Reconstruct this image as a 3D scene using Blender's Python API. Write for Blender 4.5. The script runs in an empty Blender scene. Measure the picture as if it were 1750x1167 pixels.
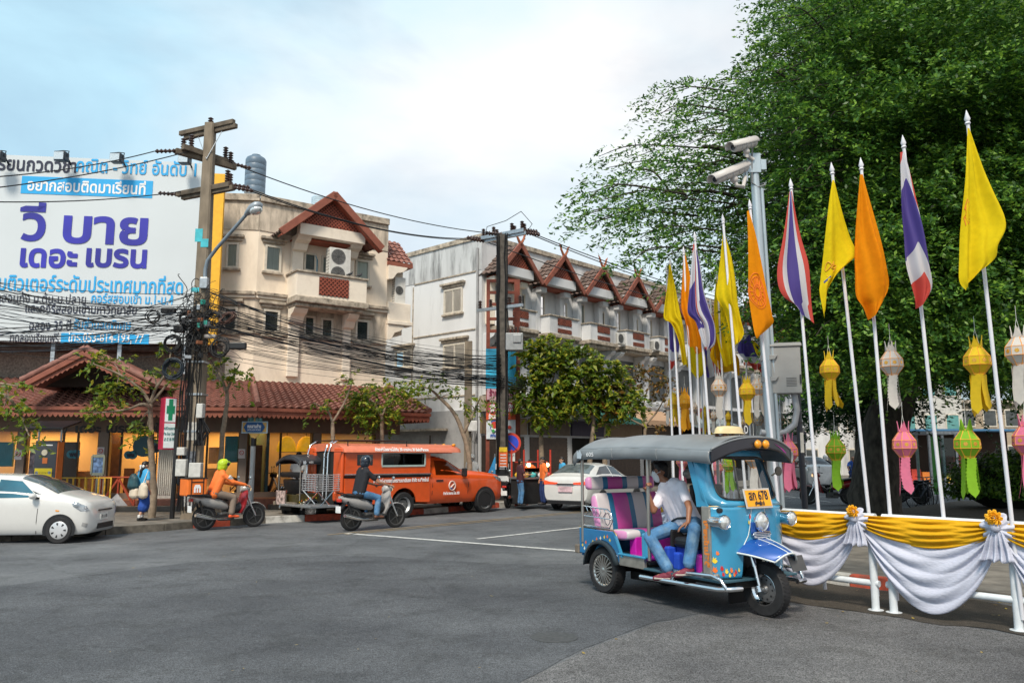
import bpy,bmesh,math,random
import numpy as np
from mathutils import Vector,Matrix
random.seed(7);RNG=np.random.default_rng(7)
SC=bpy.context.scene;COL=SC.collection
R=math.radians
# -- camera, sky, sun, exposure
FPX=1350.0;TILT=math.atan(192.5/FPX);EYE=1.75
cam=bpy.data.cameras.new("camera");cam_o=bpy.data.objects.new("camera",cam);COL.objects.link(cam_o)
cam.sensor_width=36;cam.lens=36*FPX/1750;cam.clip_end=2000;cam.clip_start=.1
cam_o.location=(0,0,EYE);cam_o.rotation_euler=(math.pi/2+TILT,0,0);SC.camera=cam_o
SUN_EL,SUN_AZ=R(50),R(193)
W=bpy.data.worlds.new("World");SC.world=W;W.use_nodes=True
nt=W.node_tree;nt.nodes.clear()
def wn(t,**k):
 n=nt.nodes.new(t)
 for a,b in k.items():setattr(n,a,b)
 return n
sky=wn('ShaderNodeTexSky',sky_type='NISHITA',sun_disc=False);sky.sun_elevation=SUN_EL;sky.sun_rotation=SUN_AZ
sky.air_density=1.1;sky.dust_density=1.5
bg1=wn('ShaderNodeBackground');bg1.inputs[1].default_value=.09
bg2=wn('ShaderNodeBackground');bg2.inputs[1].default_value=1.0
tc=wn('ShaderNodeTexCoord');sep=wn('ShaderNodeSeparateXYZ');nt.links.new(tc.outputs['Generated'],sep.inputs[0])
mp=wn('ShaderNodeMapping');mp.inputs['Scale'].default_value=(1.0,1.0,2.2);mp.inputs['Location'].default_value=(.62,.1,.33)
nt.links.new(tc.outputs['Generated'],mp.inputs[0])
n1=wn('ShaderNodeTexNoise');n1.inputs['Scale'].default_value=2.3;n1.inputs['Detail'].default_value=7;n1.inputs['Roughness'].default_value=.52;n1.inputs['Distortion'].default_value=.35
nt.links.new(mp.outputs[0],n1.inputs['Vector'])
cr=wn('ShaderNodeValToRGB');cr.color_ramp.elements[0].position=.30;cr.color_ramp.elements[1].position=.60
cr.color_ramp.elements[0].color=(.45,.45,.45,1);cr.color_ramp.elements[1].color=(1,1,1,1)
nt.links.new(n1.outputs['Fac'],cr.inputs[0])
n2=wn('ShaderNodeTexNoise');n2.inputs['Scale'].default_value=1.3;n2.inputs['Detail'].default_value=6
nt.links.new(mp.outputs[0],n2.inputs['Vector'])
cr2=wn('ShaderNodeValToRGB');cr2.color_ramp.elements[0].position=.40;cr2.color_ramp.elements[1].position=.70
cr2.color_ramp.elements[0].color=(.39,.585,.69,1);cr2.color_ramp.elements[1].color=(.73,.71,.70,1)
gx_=wn('ShaderNodeMath',operation='MULTIPLY_ADD');gx_.inputs[1].default_value=.20;nt.links.new(sep.outputs['X'],gx_.inputs[0]);nt.links.new(n2.outputs['Fac'],gx_.inputs[2]);nt.links.new(gx_.outputs[0],cr2.inputs[0]);nt.links.new(cr2.outputs[0],bg2.inputs[0])
mx=wn('ShaderNodeMixShader');wo=wn('ShaderNodeOutputWorld')
nt.links.new(sky.outputs[0],bg1.inputs[0]);nt.links.new(cr.outputs[0],mx.inputs[0])
nt.links.new(bg1.outputs[0],mx.inputs[1]);nt.links.new(bg2.outputs[0],mx.inputs[2]);nt.links.new(mx.outputs[0],wo.inputs[0])
sun=bpy.data.lights.new("sun",'SUN');sun.energy=2.7;sun.angle=R(12);sun.color=(1,.90,.75)
sun_o=bpy.data.objects.new("sun",sun);COL.objects.link(sun_o)
sd=Vector((math.sin(SUN_AZ)*math.cos(SUN_EL),math.cos(SUN_AZ)*math.cos(SUN_EL),math.sin(SUN_EL)))
sun_o.rotation_euler=sd.to_track_quat('Z','Y').to_euler()
SC.view_settings.view_transform='Standard';SC.view_settings.look='None';SC.view_settings.exposure=0.6;SC.view_settings.gamma=1
SC.render.engine='CYCLES'
try:
 SC.cycles.use_denoising=True;SC.cycles.max_bounces=6;SC.cycles.transparent_max_bounces=24
except Exception:pass
# -- photo pixel -> place in the world
_f=np.array([0,math.cos(TILT),math.sin(TILT)]);_u=np.array([0,-math.sin(TILT),math.cos(TILT)]);_C=np.array([0,0,EYE])
def ray(px,py):return np.array([1.,0,0])*(px-875)/FPX+_u*(583.5-py)/FPX+_f
def G(px,py,z=0.0):
 r=ray(px,py);return Vector(_C+r*(z-EYE)/r[2])
def D(px,py,Y):
 r=ray(px,py);return Vector(_C+r*Y/r[1])
def PL(px,py,p,d):
 r=ray(px,py);n=np.array([-d[1],d[0],0]);p=np.array([p[0],p[1],0.])
 return Vector(_C+r*(np.dot(p-np.array([0,0,0]),n)/np.dot(r,n)))
def pxm(Y):return Y/FPX*1.0
# -- materials
_MC={}
def mat(name,col,rough=.6,metal=0.,var=.12,scale=6.,bump=0.,spec=.5,coat=0.,stretch=(1,1,1),dirt=None,dirt_amt=.5,dirt_scale=2.2,emit=0.,trans=0.,tl=0.,detail=5,sub=0.):
 if name in _MC:return _MC[name]
 m=bpy.data.materials.new(name);m.use_nodes=True;t=m.node_tree;p=t.nodes['Principled BSDF'];out=t.nodes['Material Output']
 p.inputs['Roughness'].default_value=rough;p.inputs['Metallic'].default_value=metal;p.inputs['Specular IOR Level'].default_value=spec
 p.inputs['Coat Weight'].default_value=coat;p.inputs['Coat Roughness'].default_value=.06
 c=t.nodes.new('ShaderNodeTexCoord');mpn=t.nodes.new('ShaderNodeMapping');mpn.inputs['Scale'].default_value=stretch
 t.links.new(c.outputs['Object'],mpn.inputs[0])
 nz=t.nodes.new('ShaderNodeTexNoise');nz.inputs['Scale'].default_value=scale;nz.inputs['Detail'].default_value=detail
 t.links.new(mpn.outputs[0],nz.inputs['Vector'])
 rp=t.nodes.new('ShaderNodeValToRGB');a,b=rp.color_ramp.elements;a.position=.3;b.position=.7
 a.color=tuple(max(0,x*(1-var))for x in col)+(1,);b.color=tuple(min(1,x*(1+var))for x in col)+(1,)
 t.links.new(nz.outputs['Fac'],rp.inputs[0]);last=rp.outputs[0]
 if dirt:
  n3=t.nodes.new('ShaderNodeTexNoise');n3.inputs['Scale'].default_value=dirt_scale;n3.inputs['Detail'].default_value=8;n3.inputs['Roughness'].default_value=.65
  t.links.new(mpn.outputs[0],n3.inputs['Vector'])
  r3=t.nodes.new('ShaderNodeValToRGB');e0,e1=r3.color_ramp.elements;e0.position=.48;e1.position=.72
  e0.color=(0,0,0,1);e1.color=(dirt_amt,)*3+(1,)
  t.links.new(n3.outputs['Fac'],r3.inputs[0])
  mxn=t.nodes.new('ShaderNodeMix');mxn.data_type='RGBA';mxn.inputs[7].default_value=tuple(dirt)+(1,)
  t.links.new(r3.outputs[0],mxn.inputs[0]);t.links.new(last,mxn.inputs[6]);last=mxn.outputs[2]
 t.links.new(last,p.inputs['Base Color'])
 if bump:
  bn=t.nodes.new('ShaderNodeBump');bn.inputs['Strength'].default_value=bump;bn.inputs['Distance'].default_value=.02
  t.links.new(nz.outputs['Fac'],bn.inputs['Height']);t.links.new(bn.outputs[0],p.inputs['Normal'])
 if emit:
  t.links.new(last,p.inputs['Emission Color']);p.inputs['Emission Strength'].default_value=emit
 if sub:p.inputs['Subsurface Weight'].default_value=sub;p.inputs['Subsurface Radius'].default_value=(.02,.008,.004)
 if tl:
  tb=t.nodes.new('ShaderNodeBsdfTranslucent');t.links.new(last,tb.inputs[0]);ms=t.nodes.new('ShaderNodeMixShader');ms.inputs[0].default_value=tl
  t.links.new(p.outputs[0],ms.inputs[1]);t.links.new(tb.outputs[0],ms.inputs[2]);t.links.new(ms.outputs[0],out.inputs[0])
 _MC[name]=m;return m
def glass(name,tint=(.8,.85,.85),through=.75,rough=.03,ior=1.5):
 if name in _MC:return _MC[name]
 m=bpy.data.materials.new(name);m.use_nodes=True;t=m.node_tree;out=t.nodes['Material Output'];t.nodes.remove(t.nodes['Principled BSDF'])
 tr=t.nodes.new('ShaderNodeBsdfTransparent');tr.inputs[0].default_value=tuple(x*through for x in tint)+(1,)
 gl=t.nodes.new('ShaderNodeBsdfGlossy');gl.inputs['Roughness'].default_value=rough
 fr=t.nodes.new('ShaderNodeFresnel');fr.inputs[0].default_value=ior;ms=t.nodes.new('ShaderNodeMixShader')
 t.links.new(fr.outputs[0],ms.inputs[0]);t.links.new(tr.outputs[0],ms.inputs[1]);t.links.new(gl.outputs[0],ms.inputs[2]);t.links.new(ms.outputs[0],out.inputs[0])
 _MC[name]=m;return m
# -- mesh builder
def _basis(d):
 d=Vector(d).normalized();a=Vector((0,0,1))if abs(d.z)<.95 else Vector((1,0,0))
 x=d.cross(a).normalized();return x,d.cross(x).normalized(),d
class MB:
 def __init__(s):s.v=[];s.f=[];s.mi=[];s.uv={};s.cur=0
 def add(s,vs,fs):
  o=len(s.v);s.v+=[tuple(p)for p in vs];s.f+=[tuple(i+o for i in f)for f in fs];s.mi+=[s.cur]*len(fs);return s
 def box(s,c,d,rz=0.,M=None):
  x,y,z=[k/2 for k in d];cs,sn=math.cos(rz),math.sin(rz)
  vs=[]
  for a,b,e in((-x,-y,-z),(x,-y,-z),(x,y,-z),(-x,y,-z),(-x,-y,z),(x,-y,z),(x,y,z),(-x,y,z)):
   p=Vector((a,b,e))if M else Vector((a*cs-b*sn,a*sn+b*cs,e))
   if M:p=M@p
   vs.append(p+Vector(c))
  return s.add(vs,[(0,3,2,1),(4,5,6,7),(0,1,5,4),(1,2,6,5),(2,3,7,6),(3,0,4,7)])
 def bar(s,p,q,w,h,up=None):
  p,q=Vector(p),Vector(q);d=(q-p).normalized();a=Vector(up)if up else(Vector((0,0,1))if abs(d.z)<.95 else Vector((0,1,0)))
  x=d.cross(a).normalized()*w/2;y=x.cross(d).normalized()*h/2
  vs=[p-x-y,p+x-y,p+x+y,p-x+y,q-x-y,q+x-y,q+x+y,q-x+y]
  return s.add(vs,[(0,1,2,3),(7,6,5,4),(0,4,5,1),(1,5,6,2),(2,6,7,3),(3,7,4,0)])
 def tube(s,pts,r,n=8,closed=False,caps=True):
  pts=[Vector(p)for p in pts];m=len(pts);rs=r if isinstance(r,(list,tuple))else[r]*m
  x=None;vs=[];fs=[]
  for i in range(m):
   if closed:d=pts[(i+1)%m]-pts[i-1]
   else:d=pts[min(i+1,m-1)]-pts[max(i-1,0)]
   if d.length<1e-9:d=Vector((0,0,1))
   d.normalize()
   if x is None:x=_basis(d)[0]
   else:
    x=x-d*x.dot(d);x=x.normalized()if x.length>1e-6 else _basis(d)[0]
   y=d.cross(x)
   for k in range(n):
    a=2*math.pi*k/n;vs.append(pts[i]+(x*math.cos(a)+y*math.sin(a))*rs[i])
  for i in range(m if closed else m-1):
   j=(i+1)%m
   for k in range(n):
    k2=(k+1)%n;fs.append((i*n+k,i*n+k2,j*n+k2,j*n+k))
  if caps and not closed:fs+=[tuple(range(n-1,-1,-1)),tuple((m-1)*n+k for k in range(n))]
  return s.add(vs,fs)
 def cyl(s,p,q,r,r2=None,n=16):return s.tube([p,q],[r,r if r2 is None else r2],n)
 def lathe(s,prof,M=None,n=20,caps=True):
  vs=[];fs=[];m=len(prof)
  for r,z in prof:
   for k in range(n):
    a=2*math.pi*k/n;p=Vector((r*math.cos(a),r*math.sin(a),z));vs.append(M@p if M else p)
  for i in range(m-1):
   for k in range(n):
    k2=(k+1)%n;fs.append((i*n+k,i*n+k2,(i+1)*n+k2,(i+1)*n+k))
  if caps:fs+=[tuple(range(n-1,-1,-1)),tuple((m-1)*n+k for k in range(n))]
  return s.add(vs,fs)
 def ball(s,c,r,sc=(1,1,1),n=12,M=None):
  vs=[];fs=[];h=n//2;c=Vector(c)
  for i in range(h+1):
   t=math.pi*i/h
   for k in range(n):
    a=2*math.pi*k/n;p=Vector((r*sc[0]*math.sin(t)*math.cos(a),r*sc[1]*math.sin(t)*math.sin(a),r*sc[2]*math.cos(t)))
    vs.append((M@p if M else p)+c)
  for i in range(h):
   for k in range(n):
    k2=(k+1)%n;fs.append((i*n+k,(i+1)*n+k,(i+1)*n+k2,i*n+k2))
  return s.add(vs,fs)
 def prism(s,poly,w,at=None):
  P=[Vector(at(*p))if at else Vector(p)for p in poly];w=Vector(w);n=len(P)
  fs=[tuple(range(n-1,-1,-1)),tuple(range(n,2*n))]+[(i,(i+1)%n,n+(i+1)%n,n+i)for i in range(n)]
  return s.add(P+[p+w for p in P],fs)
 def loft(s,secs,closed=True,cap=True):
  n=len(secs[0]);vs=[p for q in secs for p in q];fs=[]
  for i in range(len(secs)-1):
   for k in range(n if closed else n-1):
    k2=(k+1)%n;fs.append((i*n+k,i*n+k2,(i+1)*n+k2,(i+1)*n+k))
  if cap and closed:fs+=[tuple(range(n-1,-1,-1)),tuple((len(secs)-1)*n+k for k in range(n))]
  return s.add(vs,fs)
 def grid(s,fn,nu,nv,uv=False):
  o=len(s.v);vs=[fn(i/nu,j/nv)for j in range(nv+1)for i in range(nu+1)]
  if uv:
   for j in range(nv+1):
    for i in range(nu+1):s.uv[o+j*(nu+1)+i]=(i/nu,j/nv)
  return s.add(vs,[(j*(nu+1)+i,j*(nu+1)+i+1,(j+1)*(nu+1)+i+1,(j+1)*(nu+1)+i)for j in range(nv)for i in range(nu)])
 def quad(s,a,b,c,d):return s.add([a,b,c,d],[(0,1,2,3)])
 def build(s,name,m,parent=None,smooth=None,bevel=0.,seg=2,thick=0.,world=False,sub=0,base=True,flip=False):
  vs=[Vector(p)for p in s.v];loc=Vector((0,0,0))
  if world and parent is not None:
   Mi=wmat(parent).inverted();vs=[Mi@p for p in vs]
  elif parent is None and base and vs:
   lo=Vector([min(p[i]for p in vs)for i in range(3)]);hi=Vector([max(p[i]for p in vs)for i in range(3)])
   loc=Vector(((lo.x+hi.x)/2,(lo.y+hi.y)/2,lo.z));vs=[p-loc for p in vs]
  me=bpy.data.meshes.new(name);me.from_pydata([tuple(p)for p in vs],[],s.f);me.validate();me.update()
  for x in(m if isinstance(m,(list,tuple))else[m]):me.materials.append(x)
  if isinstance(m,(list,tuple))and len(me.polygons)==len(s.mi):me.polygons.foreach_set('material_index',s.mi)
  if s.uv:
   l=me.uv_layers.new(name='UVMap')
   for lp in me.loops:l.data[lp.index].uv=s.uv.get(lp.vertex_index,(0,0))
  bm=bmesh.new();bm.from_mesh(me)
  if not s.uv:bmesh.ops.recalc_face_normals(bm,faces=bm.faces)
  bm.to_mesh(me);bm.free()
  if smooth is not None:
   me.polygons.foreach_set('use_smooth',[True]*len(me.polygons))
   if smooth<180:me.set_sharp_from_angle(angle=R(smooth))
  o=bpy.data.objects.new(name,me);COL.objects.link(o);o.location=loc
  if parent is not None:o.parent=parent
  if thick:md=o.modifiers.new('t','SOLIDIFY');md.thickness=thick;md.offset=0
  if bevel:md=o.modifiers.new('b','BEVEL');md.width=bevel;md.segments=seg;md.limit_method='ANGLE';md.angle_limit=R(40)
  if sub:md=o.modifiers.new('s','SUBSURF');md.levels=sub;md.render_levels=sub
  return o
def wmat(o):
 m=Matrix.LocRotScale(o.location,o.rotation_euler.to_quaternion()if o.rotation_mode=='XYZ' else None,o.scale)
 return wmat(o.parent)@m if o.parent else m
def tag(o,label=None,cat=None,group=None,kind=None):
 if label:o['label']=label
 if cat:o['category']=cat
 if group:o['group']=group
 if kind:o['kind']=kind
 return o
def thing(name,label,cat,loc=(0,0,0),rz=0.,group=None):
 o=bpy.data.objects.new(name,None);COL.objects.link(o);o.location=Vector(loc);o.rotation_euler=(0,0,rz);o.empty_display_size=.2
 return tag(o,label,cat,group)
def copy_tree(o,parent=None):
 c=o.copy();COL.objects.link(c);c.parent=parent
 for ch in[x for x in bpy.data.objects if x.parent==o]:copy_tree(ch,c)
 return c
def dup(o,loc,rz=None,label=None,scale=None):
 c=copy_tree(o);c.location=Vector(loc)
 if rz is not None:c.rotation_euler=(0,0,rz)
 if scale:c.scale=(scale,)*3
 if label:c['label']=label
 return c
def lettering(txt,size,m,parent,M,name='lettering',align='CENTER',fit=None,bold=0.,sp=1.0,world=False):
 """writing as flat mesh: M places text x -> right, y -> up, z -> out of the sign; fit = wanted width"""
 c=bpy.data.curves.new('tmp','FONT');c.body=txt;c.size=size;c.align_x=align;c.align_y='CENTER';c.offset=bold;c.space_character=sp;c.resolution_u=3
 o=bpy.data.objects.new('tmp',c);COL.objects.link(o);bpy.context.view_layer.update()
 me=bpy.data.meshes.new_from_object(o.evaluated_get(bpy.context.evaluated_depsgraph_get()))
 bpy.data.objects.remove(o);bpy.data.curves.remove(c)
 n=len(me.vertices);me.name=name
 if not n:return None
 co=np.zeros(n*3);me.vertices.foreach_get('co',co);co=co.reshape(-1,3)
 par=list(range(n))
 def fd(i):
  while par[i]!=i:par[i]=par[par[i]];i=par[i]
  return i
 for e in me.edges:
  a,b=fd(e.vertices[0]),fd(e.vertices[1])
  if a!=b:par[a]=b
 ids={};z=np.array([ids.setdefault(fd(i),len(ids))for i in range(n)])
 co[:,2]+=z%7*.0006
 if fit:
  w=co[:,0].max()-co[:,0].min();co[:,0]*=fit/w
 P=[M@Vector(p)for p in co]
 if world:Mi=wmat(parent).inverted();P=[Mi@p for p in P]
 me.vertices.foreach_set('co',np.array([tuple(p)for p in P]).ravel());me.materials.clear();me.materials.append(m);me.update()
 o=bpy.data.objects.new(name,me);COL.objects.link(o);o.parent=parent
 return o
def frame(o,x,y):
 x=Vector(x).normalized();y=Vector(y);z=x.cross(y).normalized();y=z.cross(x)
 return Matrix(((x.x,y.x,z.x,o[0]),(x.y,y.y,z.y,o[1]),(x.z,y.z,z.z,o[2]),(0,0,0,1)))
def blob(name,cones,m,parent,vox=.012,smooth_it=4,extra=None,fac=.5):
 """one continuous surface: rounded tapered limbs (p, q, rp, rq) welded by a voxel remesh"""
 b=extra or MB()
 for p,q,ra,rb in cones:
  p,q=Vector(p),Vector(q);d=q-p
  if d.length<1e-5:b.ball(p,ra,n=10);continue
  x,y,dn=_basis(d);n=10
  rings=[]
  for a in(-80,-45,-10):rings.append((p+dn*ra*math.sin(R(a)),ra*math.cos(R(a))))
  for a in(10,45,80):rings.append((q+dn*rb*math.sin(R(a)),rb*math.cos(R(a))))
  b.tube([k[0]for k in rings],[max(k[1],.0008)for k in rings],n)
 o=b.build(name,m,parent,smooth=180)
 md=o.modifiers.new('r','REMESH');md.mode='VOXEL';md.voxel_size=vox;md.use_smooth_shade=True
 if smooth_it:ms=o.modifiers.new('s','SMOOTH');ms.factor=fac;ms.iterations=smooth_it
 return o
def rotz(a):return Matrix.Rotation(a,4,'Z')
def lerp(a,b,t):return a+(b-a)*t
def sag(p,q,drop,n=14):
 p,q=Vector(p),Vector(q);return[p.lerp(q,t/n)-Vector((0,0,drop*4*(t/n)*(1-t/n)))for t in range(n+1)]
def leaf_mesh(name,pts,nrm,size,m,parent=None,aspect=2.0,droop=.0,world=True,axis=None):
 """many small pointed leaves (4-corner blades), one mesh; pts, nrm: (N,3) arrays, size: (N,)"""
 N=len(pts);a=RNG.normal(size=(N,3))if axis is None else axis+RNG.normal(size=(N,3))*.25
 x=np.cross(a,nrm)if axis is None else a-nrm*(a*nrm).sum(1,keepdims=True)
 x/=np.linalg.norm(x,axis=1,keepdims=True)+1e-9;y=np.cross(nrm,x)
 s=size[:,None]
 q=np.stack([pts-x*s,pts+y*s/aspect-x*s*.15-nrm*s*.12,pts+x*s-np.array([0,0,1])*s*droop,pts-y*s/aspect-x*s*.15-nrm*s*.12],1).reshape(-1,3)
 if parent is not None and world:
  Mi=np.array(wmat(parent).inverted());q=q@Mi[:3,:3].T+Mi[:3,3]
 me=bpy.data.meshes.new(name);me.vertices.add(4*N);me.vertices.foreach_set('co',q.ravel());me.loops.add(4*N);me.polygons.add(N)
 me.loops.foreach_set('vertex_index',np.arange(4*N));me.polygons.foreach_set('loop_start',np.arange(N)*4);me.polygons.foreach_set('loop_total',np.full(N,4))
 me.update(calc_edges=True);me.materials.append(m)
 o=bpy.data.objects.new(name,me);COL.objects.link(o);o.parent=parent
 return o
def leaf_mat(name,dark,mid,light,tl=.35):
 if name in _MC:return _MC[name]
 m=bpy.data.materials.new(name);m.use_nodes=True;t=m.node_tree;p=t.nodes['Principled BSDF'];out=t.nodes['Material Output']
 p.inputs['Roughness'].default_value=.45;p.inputs['Specular IOR Level'].default_value=.4
 g=t.nodes.new('ShaderNodeNewGeometry');rp=t.nodes.new('ShaderNodeValToRGB');rp.color_ramp.elements[0].color=dark+(1,);rp.color_ramp.elements[1].color=light+(1,)
 e=rp.color_ramp.elements.new(.55);e.color=mid+(1,)
 t.links.new(g.outputs['Random Per Island'],rp.inputs[0])
 tb=t.nodes.new('ShaderNodeBsdfTranslucent');ms=t.nodes.new('ShaderNodeMixShader');ms.inputs[0].default_value=tl
 t.links.new(rp.outputs[0],p.inputs['Base Color']);t.links.new(rp.outputs[0],tb.inputs[0])
 t.links.new(p.outputs[0],ms.inputs[1]);t.links.new(tb.outputs[0],ms.inputs[2]);t.links.new(ms.outputs[0],out.inputs[0])
 _MC[name]=m;return m
CHROME=mat('chrome',(.75,.76,.78),.12,1.,.05);STEEL=mat('galvanised steel',(.42,.45,.48),.42,.8,.2,12)
BLACK=mat('black plastic',(.012,.012,.014),.45);RUBBER=mat('tyre rubber',(.014,.014,.016),.75,var=.3,scale=20)
WHITE=mat('white paint',(.78,.79,.8),.45,var=.05);LETW=mat('white lettering',(.85,.85,.87),.6,var=.02);LETK=mat('black lettering',(.015,.016,.03),.6)
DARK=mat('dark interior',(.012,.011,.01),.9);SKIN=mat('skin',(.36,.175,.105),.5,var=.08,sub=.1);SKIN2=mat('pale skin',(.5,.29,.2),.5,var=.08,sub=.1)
HAIR=mat('black hair',(.010,.008,.008),.5,var=.4,scale=40);LAMP_GLASS=mat('lamp glass',(.7,.72,.72),.12,.55,.25,30)
# -- ground, road, kerbs
def asphalt(name,c,speck=.5,patch=(1,1,1)):
 m=bpy.data.materials.new(name);m.use_nodes=True;t=m.node_tree;p=t.nodes['Principled BSDF'];p.inputs['Roughness'].default_value=.82;p.inputs['Specular IOR Level'].default_value=.35
 tcn=t.nodes.new('ShaderNodeTexCoord')
 def nz(sc,de,ro=.6):
  n=t.nodes.new('ShaderNodeTexNoise');n.inputs['Scale'].default_value=sc;n.inputs['Detail'].default_value=de;n.inputs['Roughness'].default_value=ro;t.links.new(tcn.outputs['Object'],n.inputs['Vector']);return n
 def rp(src,a,b,ca,cb):
  r=t.nodes.new('ShaderNodeValToRGB');r.color_ramp.elements[0].position=a;r.color_ramp.elements[1].position=b;r.color_ramp.elements[0].color=(*ca,1);r.color_ramp.elements[1].color=(*cb,1);t.links.new(src,r.inputs[0]);return r.outputs[0]
 def mul(a,b):
  x=t.nodes.new('ShaderNodeMix');x.data_type='RGBA';x.blend_type='MULTIPLY';x.inputs[0].default_value=1;t.links.new(a,x.inputs[6]);t.links.new(b,x.inputs[7]);return x.outputs[2]
 g=nz(95,3,.7);col=rp(g.outputs['Fac'],.36,.66,tuple(x*(1-speck)for x in c),tuple(x*(1+speck)for x in c))
 col=mul(col,rp(nz(.55,7).outputs['Fac'],.3,.72,(.6,.6,.62),(1.22,1.21,1.19)))
 v=nz(14,5,.75);col=mul(col,rp(v.outputs['Fac'],.35,.62,(.8,.8,.8),(1.08,1.08,1.08)))
 st=t.nodes.new('ShaderNodeTexVoronoi');st.feature='DISTANCE_TO_EDGE';st.inputs['Scale'].default_value=.42
 w=nz(2.2,5);wm=t.nodes.new('ShaderNodeMix');wm.data_type='VECTOR';wm.inputs[0].default_value=.22;t.links.new(tcn.outputs['Object'],wm.inputs[4]);t.links.new(w.outputs['Color'],wm.inputs[5]);t.links.new(wm.outputs[1],st.inputs['Vector'])
 col=mul(col,rp(st.outputs['Distance'],.001,.006,(.82,.82,.82),(1,1,1)))
 col=mul(col,rp(nz(1.7,8,.7).outputs['Fac'],.50,.64,(1,1,1),(.72,.72,.71)));col=mul(col,rp(nz(.21,4).outputs['Fac'],.42,.6,(.86,.86,.86),(1.08,1.08,1.07)))
 t.links.new(col,p.inputs['Base Color'])
 b=t.nodes.new('ShaderNodeBump');b.inputs['Strength'].default_value=.55;b.inputs['Distance'].default_value=.012;t.links.new(g.outputs['Fac'],b.inputs['Height']);t.links.new(b.outputs[0],p.inputs['Normal'])
 return m
ASPH=asphalt('road asphalt',(.138,.147,.160),.8);ASPH2=asphalt('newer asphalt',(.10,.107,.119),.7);ASPH3=asphalt('coarse worn asphalt',(.15,.15,.155),.95);DIRT=asphalt('oily dirt',(.062,.052,.042),.85)
PAVE=mat('pavement concrete',(.17,.155,.135),.85,var=.35,scale=3,bump=.3,dirt=(.05,.045,.04),dirt_amt=.7);SOIL=mat('planter soil',(.09,.075,.058),.95,var=.5,scale=14,bump=.6)
KRED=mat('kerb red',(.42,.07,.035),.8,var=.3,scale=8,dirt=(.06,.05,.045),dirt_amt=.9,dirt_scale=5);KWHITE=mat('kerb white',(.5,.49,.46),.8,var=.2,scale=8,dirt=(.07,.06,.05),dirt_amt=.9,dirt_scale=4);KDARK=mat('kerb concrete',(.10,.09,.075),.9,var=.4,scale=7)
def jag(P,amp=.05,step=.22):
 Q=[]
 for i in range(len(P)):
  a,c=V3(P[i]),V3(P[(i+1)%len(P)]);n=max(1,min(60,int((c-a).length/step)));w=0
  for k in range(n):w=.7*w+random.gauss(0,amp);Q.append(a.lerp(c,k/n)+Vector((w*.7,w,0))*(1 if 0<k else 0))
 return Q
V3=lambda p:Vector((p[0],p[1],0))
def sheet(name,P,z,m,label=None,drop=0):
 if 'patch' in name or 'dirt' in name:P=jag(P)
 b=MB();b.add([(p[0],p[1],z)for p in P],[tuple(range(len(P)))])
 if drop:n=len(P);b.add([(p[0],p[1],z)for p in P]+[(p[0],p[1],z-drop)for p in P],[(i,(i+1)%n,n+(i+1)%n,n+i)for i in range(n)])
 o=b.build(name,m,base=False);bm=bmesh.new();bm.from_mesh(o.data);bmesh.ops.triangulate(bm,faces=bm.faces)
 for f in bm.faces:
  if f.normal.z<-.5:f.normal_flip()
 bm.to_mesh(o.data);bm.free();return tag(o,kind='structure')
sheet('ground',[(-900,-500),(900,-500),(900,1100),(-900,1100)],-.012,PAVE)
sheet('road',[(-160,-60),(160,-60),(160,190),(-160,190)],0,ASPH)
U=Vector((.681,.733,0));NO=Vector((.733,-.681,0))
UL=Vector((.9927,.1203,0));NL=Vector((.1203,-.9927,0));U2=Vector((.809,.588,0));N2=Vector((.588,-.809,0))
gp=lambda*q:[G(x,y)for x,y in q]
sheet('asphalt_patch',gp((-60,1010),(330,960),(560,948),(900,965),(1010,962),(1180,985),(1310,1030),(1205,1047),(1120,1062),(1000,1107),(880,1170),(500,1290),(-200,1290)),.004,ASPH2)
sheet('asphalt_patch',gp((1322,1027),(1420,1040),(1535,1056),(1740,1086),(1900,1110),(2050,1300),(1200,1400),(900,1230),(890,1166),(1004,1109),(1122,1065),(1207,1050)),.004,ASPH3)
sheet('dirt_ground',gp((1240,985),(1345,992),(1525,1011),(1750,1040),(1950,1065),(1950,1115),(1742,1085),(1536,1055),(1420,1039),(1325,1026),(1240,1010)),.008,DIRT)
KB=gp((-700,968),(-260,943),(100,919),(180,914),(281,907),(330,902.5),(394,898.5),(454,894),(585,887.5),(680,882),(767,875),(880,864.7),(925,860));KB.append(KB[-1]+U*70)
inner=[p+Vector((-.65,.78,0))*16 for p in KB]
sheet('pavement',[p+Vector((-.09,.1,0))for p in KB]+inner[::-1],.15,PAVE,drop=.15)
def kerb_run(P,h,cols,step,w=.16,d=Vector((-.65,.78,0))):
 b=MB();pts=[];L=0;out=[]
 for i in range(len(P)-1):
  n=max(1,round((P[i+1]-P[i]).length/step))
  for k in range(n):pts.append(P[i].lerp(P[i+1],k/n))
 pts.append(P[-1])
 for i in range(len(pts)-1):
  a,c=pts[i],pts[i+1];b.cur=cols(i,a);q=(c-a)*.006
  b.add([a+q,c-q,c-q+d*w,a+q+d*w,a+q+d*.02+Vector((0,0,h)),c-q+d*.02+Vector((0,0,h)),c-q+d*w+Vector((0,0,h)),a+q+d*w+Vector((0,0,h))],[(0,1,5,4),(4,5,6,7),(0,4,7,3),(1,2,6,5),(2,3,7,6)])
 return tag(b.build('kerb',[KDARK,KRED,KWHITE],base=False,bevel=.012),kind='structure')
kerb_run(KB,.165,lambda i,a:0 if a.x<-7.9 or a.x>8 else(2,1,0)[i%3]if a.x<-4 else(1,2)[i%2],.95)
IK=gp((1150,955),(1250,972),(1340,986),(1372,990),(1452,1002),(1525,1010));IKB=gp((1640,1022),(1800,1040),(2100,1080))
back=gp((2300,900),(1900,886),(1700,886),(1480,886),(1330,886),(1240,890),(1150,910))
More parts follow.
